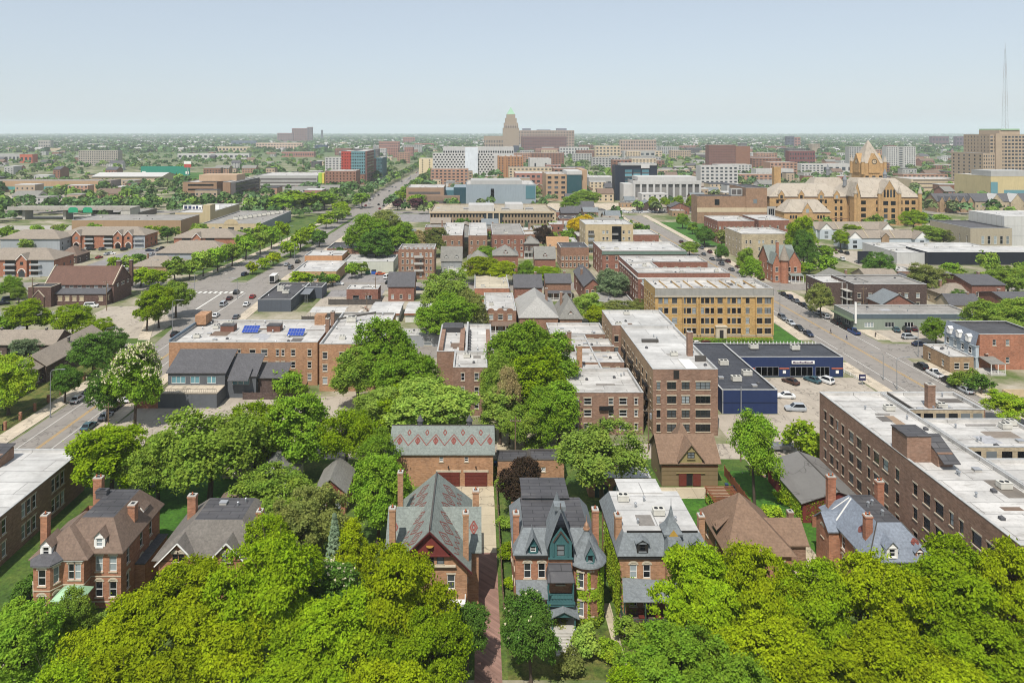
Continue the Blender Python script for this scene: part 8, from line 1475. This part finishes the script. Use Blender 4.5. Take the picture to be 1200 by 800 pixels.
for px, py, k, c, d, lb in ((91,470,'sedan','white',90,'white sedan parked at the west kerb of the left avenue'),(105,461,'sedan','navy',90,'dark sedan parked behind the white one on the left avenue'),(135,479,'suv','black',90,'black suv under the flowering chestnut'),(124,490,'sedan','silver',90,'silver sedan at the east kerb near the flowering chestnut'),(104,502,'sedan','teal',90,'dark teal car half hidden by the bright tree on the left avenue'),(152,470,'hatch','white',90,'white hatchback behind the black suv under the chestnut'),(277,344,'suv','black',95,'black suv waiting at the crossing'),(269,351,'sedan','maroon',92,'maroon sedan behind the black suv at the crossing'),(262,358,'van','silver',92,'silver van third in the queue at the crossing'),(287,323,'suv','navy',80,'dark suv driving into the boulevard'),(296,349,'sedan','red',92,'dark red car on the lane beside the charcoal store'),(289,358,'sedan','white',92,'white car behind the dark red one near the charcoal store'),(349,308,'suv','black',88,'black suv before the corner store'),(341,315,'van','grey',88,'grey van before the corner store'),(336,311,'sedan','silver',88,'silver car at the median before the corner store'),(277,373,'sedan','grey',92,'grey car just beyond the solar flats'),(253,371,'sedan','white',92,'white car left of the grey one beyond the solar flats'),(205,393,'sedan','black',92,'black car by the corner lawn'),(214,398,'sedan','white',92,'white car beside the roof gable of the solar flats')): car(px,py,k,c,d,lb,K4)
K5 = 'cars in the garden apartment car park'
for i, (x, y, k, c) in enumerate(((600,408,'sedan','grey'),(655,388,'sedan','navy'),(775,418,'sedan','red'),(840,392,'sedan','silver'),(710,354,'suv','black'),(800,354,'suv','grey'),(1065,408,'sedan','black'),(1170,362,'sedan','navy'),(1185,394,'sedan','silver'),(910,464,'van','white'),(990,484,'sedan','white'),(565,357,'suv','white'),(970,356,'suv','black'),(640,402,'sedan','black'),(870,388,'hatch','white'),(1240,360,'suv','grey'),(1270,345,'sedan','black'),(1390,320,'suv','teal'))): car(x/6.667,240+y/6.667,k,c,rng.choice((5,80,88)),'%s %s in the apartment car park, %s along from the one-gable block' % (c, k, ordn[min(10, i)] if i < 11 else 'farther'),K5 if i < 11 else 'farther cars in the apartment car park '+c)
for px, py, k, c, d, lb in ((3,357,'sedan','black',40,'black car at the left edge below the garden apartments'),(10,352,'suv','navy',40,'navy suv between two black cars left of the church'),(22,347,'suv','black',40,'black suv nearest the church entrance block'),(107,360,'van','white',10,'white van beside the church aisle'),(188,566,'suv','silver',60,'silver suv parked among trees behind the brick villa'),(205,562,'sedan','navy',60,'dark car beside the silver suv behind the brick villa'),(346,580,'sedan','navy',80,'navy car deep among the trees left of the glossy maple'),(395,334,'pickup','white',3,'white pickup beside the corner store tree'),(415,321,'suv','black',85,'black suv against the pale workshop wall'),(446,322,'sedan','orange',5,'orange car below the two dumpsters'),(453,326,'van','white',80,'white van at the corner of the dark gabled house'),(455,332,'sedan','black',80,'black car behind the white van near the dark gabled house'),(490,340,'sedan','navy',5,'navy car right of the dark gabled house'),(929,331,'sedan','white',5,'white sedan turning at the upper crossing'),(897,748,'sedan','silver',5,'silver car glimpsed under the locusts below the pyramid roof'),(1076,728,'suv','silver',5,'pale suv glimpsed through the locusts below the slate house'),(830,406,'suv','maroon',5,'maroon suv before the yellow flats entrance'),(818,405,'sedan','white',5,'white car left of the maroon suv at the yellow flats'),(870,428,'sedan','black',70,'black car in the corner of the blue store yard')): car(px,py,k,c,d,lb)
for i, (px, py, k, c) in enumerate(((955,290,'sedan','black'),(962,291,'suv','navy'),(970,292,'sedan','grey'),(978,294,'sedan','maroon'),(966,297,'suv','red'),(985,296,'sedan','black'),(992,298,'suv','black'),(1005,308,'sedan','silver'),(987,305,'suv','white'),(960,301,'sedan','white'),(1012,307,'sedan','black'))): car(px,py,k,c,80,'%s %s in the small lot beside the clapboard townhouses, %s counted from the bright tree' % (c, k, ordn[i]),'cars in the lot by the townhouses')
for i in range(16): X = 118.5 if i % 2 else 124; Y = 318+i*7; c = rng.choice(('black','grey','silver','white','maroon')); car(0,0,rng.choice(('sedan','suv')),c,90,'%s car far up the right avenue beyond the upper crossing' % c,c+' cars far up the right avenue',(X,Y))
for i in range(56):
    Y = rng.uniform(600,1300); X = rng.choice((-102,-98,-88,-82))+(Y-600)*.012; c = rng.choice(('black','grey','silver','white','red')); car(0,0,'sedan',c,90,'tiny %s car on the far avenue between tree rows' % c,c+' cars on the far avenue',(X,Y))
for i in range(60):
    X, Y = rng.uniform(-500,-335), rng.uniform(600,730); c = rng.choice(('black','grey','silver','white')); car(0,0,'suv',c,rng.choice((0,90)),'tiny %s car in the big car park before the long low school' % c,c+' cars before the long low school',(X,Y))
for i in range(30):
    X, Y = rng.uniform(65,155), rng.uniform(577,592); c = rng.choice(('black','grey','silver','white')); car(0,0,'sedan',c,0,'tiny %s car on the cross street before the white colonnade' % c,c+' cars before the white colonnade',(X,Y))
# box truck
X, Y = G(321,331); r = root('box_truck', 'white box truck with dark open back at the median of the crossing', 'truck', (X,Y,0)); b = MB(); b.box(X-1.2,X+1.2,Y-3,Y+2.6,.9,3.6,0); b.box(X-1.05,X+1.05,Y-3.06,Y-3.01,1.1,3.4,1); b.build('cargo_box', [WHITE,BLACK], r); b = MB(); b.box(X-1.1,X+1.1,Y+2.7,Y+4.6,.7,2.5,0); b.box(X-1,X+1,Y+4.61,Y+4.66,1.5,2.4,1); b.build('cab', [WHITE,CARG], r); b = MB(); b.box(X-1,X+1,Y-3,Y+4.4,.45,.88); b.build('chassis', BLACK, r)
for x in (-1.05,1.05):
    for y in (-1.8,3.6): b = MB(Matrix.Translation((X+x,Y+y,.45)) @ Matrix.Rotation(math.pi/2,4,'Y')); b.cyl(0,0,-.14,.14,.45,n=12); b.build('wheel', TYRE, r)
# lamps and poles
for px, pyb, h, s, lb in ((59,489,10.8,1,'tall curved lamp beside the brick fence posts at the left avenue'),(124,424,9.6,1,'curved lamp among the dark trees at the left avenue'),(202,392,11,1,'curved lamp at the corner lawn before the crossing'),(228,345,9,1,'curved lamp over the crosswalk'),(267,312,10,1,'lamp on the boulevard pavement, nearest the broad taupe roof'),(289,302,10,1,'lamp on the boulevard pavement, second from the crossing'),(337,285,10,1,'lamp on the boulevard pavement, farthest from the crossing'),(177,329,9,1,'lamp beside the leasing office'),(345,305,9,-1,'lamp at the east side of the median before the corner store'),(278,350,8,-1,'lamp leaning over the queue at the crossing'),(1076,418,8.5,-1,'pale lamp at the corner opposite the green store car park'),(1051,456,8,1,'double pale lamp on the right avenue above the apartment block roof'),(914,366,12,-1,'tall pale lamp at the corner of the yellow flats'),(840,312,10,-1,'lamp before the cream terrace'),(888,334,10,-1,'lamp at the upper crossing by the red turret house'),(1035,445,7,-1,'short lamp before the blue store pylon sign')): lamp(px,pyb,h,s,lb)
for px, pyb, h, lb, tf in ((28,640,0,'',0),(760,528,9,'wooden utility pole by the five-storey flats with a transformer',1),(604,545,9.5,'slim pole standing on the alley pad right of the coach house',0),(127,510,7,'wooden pole beside the flowering chestnut',0),(125,364,11,'wooden pole with two lamps at the church corner',1),(38,360,11,'pole before the church entrance block',0),(430,372,9,'wooden pole at the patio fence corner',1),(440,352,9,'thin pole in the service lot',0),(1180,400,9,'wooden pole among trees at the right edge',0),(868,540,8,'pole beside the tall tree with the bare trunk',1),(1012,365,9,'pole behind the green roadside store',0)):
    if h: utility(px,pyb,h,lb,tf=bool(tf))
# fence along the left avenue
fence('brick_post_fence', 'iron railing fence with brick posts along the left avenue pavement', [(-103,158),(-103.2,206)], 1.5, BLACK, 5.2, None, 'fence', False, BRK_A)
fence('iron_railing', 'black railing round the lawn of the left row houses', [(-103.3,157.6),(-125,150)], 1.4, BLACK, 4., None, 'fence', False)
person(113.6, 233.5, 'person in dark clothes crossing the right avenue, farther from the blue store', '#2a2c33', '#1d2430', 1.2); person(115.2, 226.5, 'person in a blue top crossing the right avenue, nearer the blue store', '#34507c', '#23252b', 1.0); person(125.6, 229, 'person in black standing at the corner of the green store car park', '#1c1c20', '#191b20', .3, .08)
finish_windows()
for o in bpy.data.objects:
    if o.type == 'MESH' and o.parent is None and 'kind' not in o and 'category' not in o: print('UNTAGGED', o.name)
print('OBJECTS', len(bpy.data.objects))
for o in bpy.data.objects:
    if 'label' in o and not 4 <= len(str(o['label']).split()) <= 16: print('LABEL', o.name, len(o['label'].split()), o['label'])
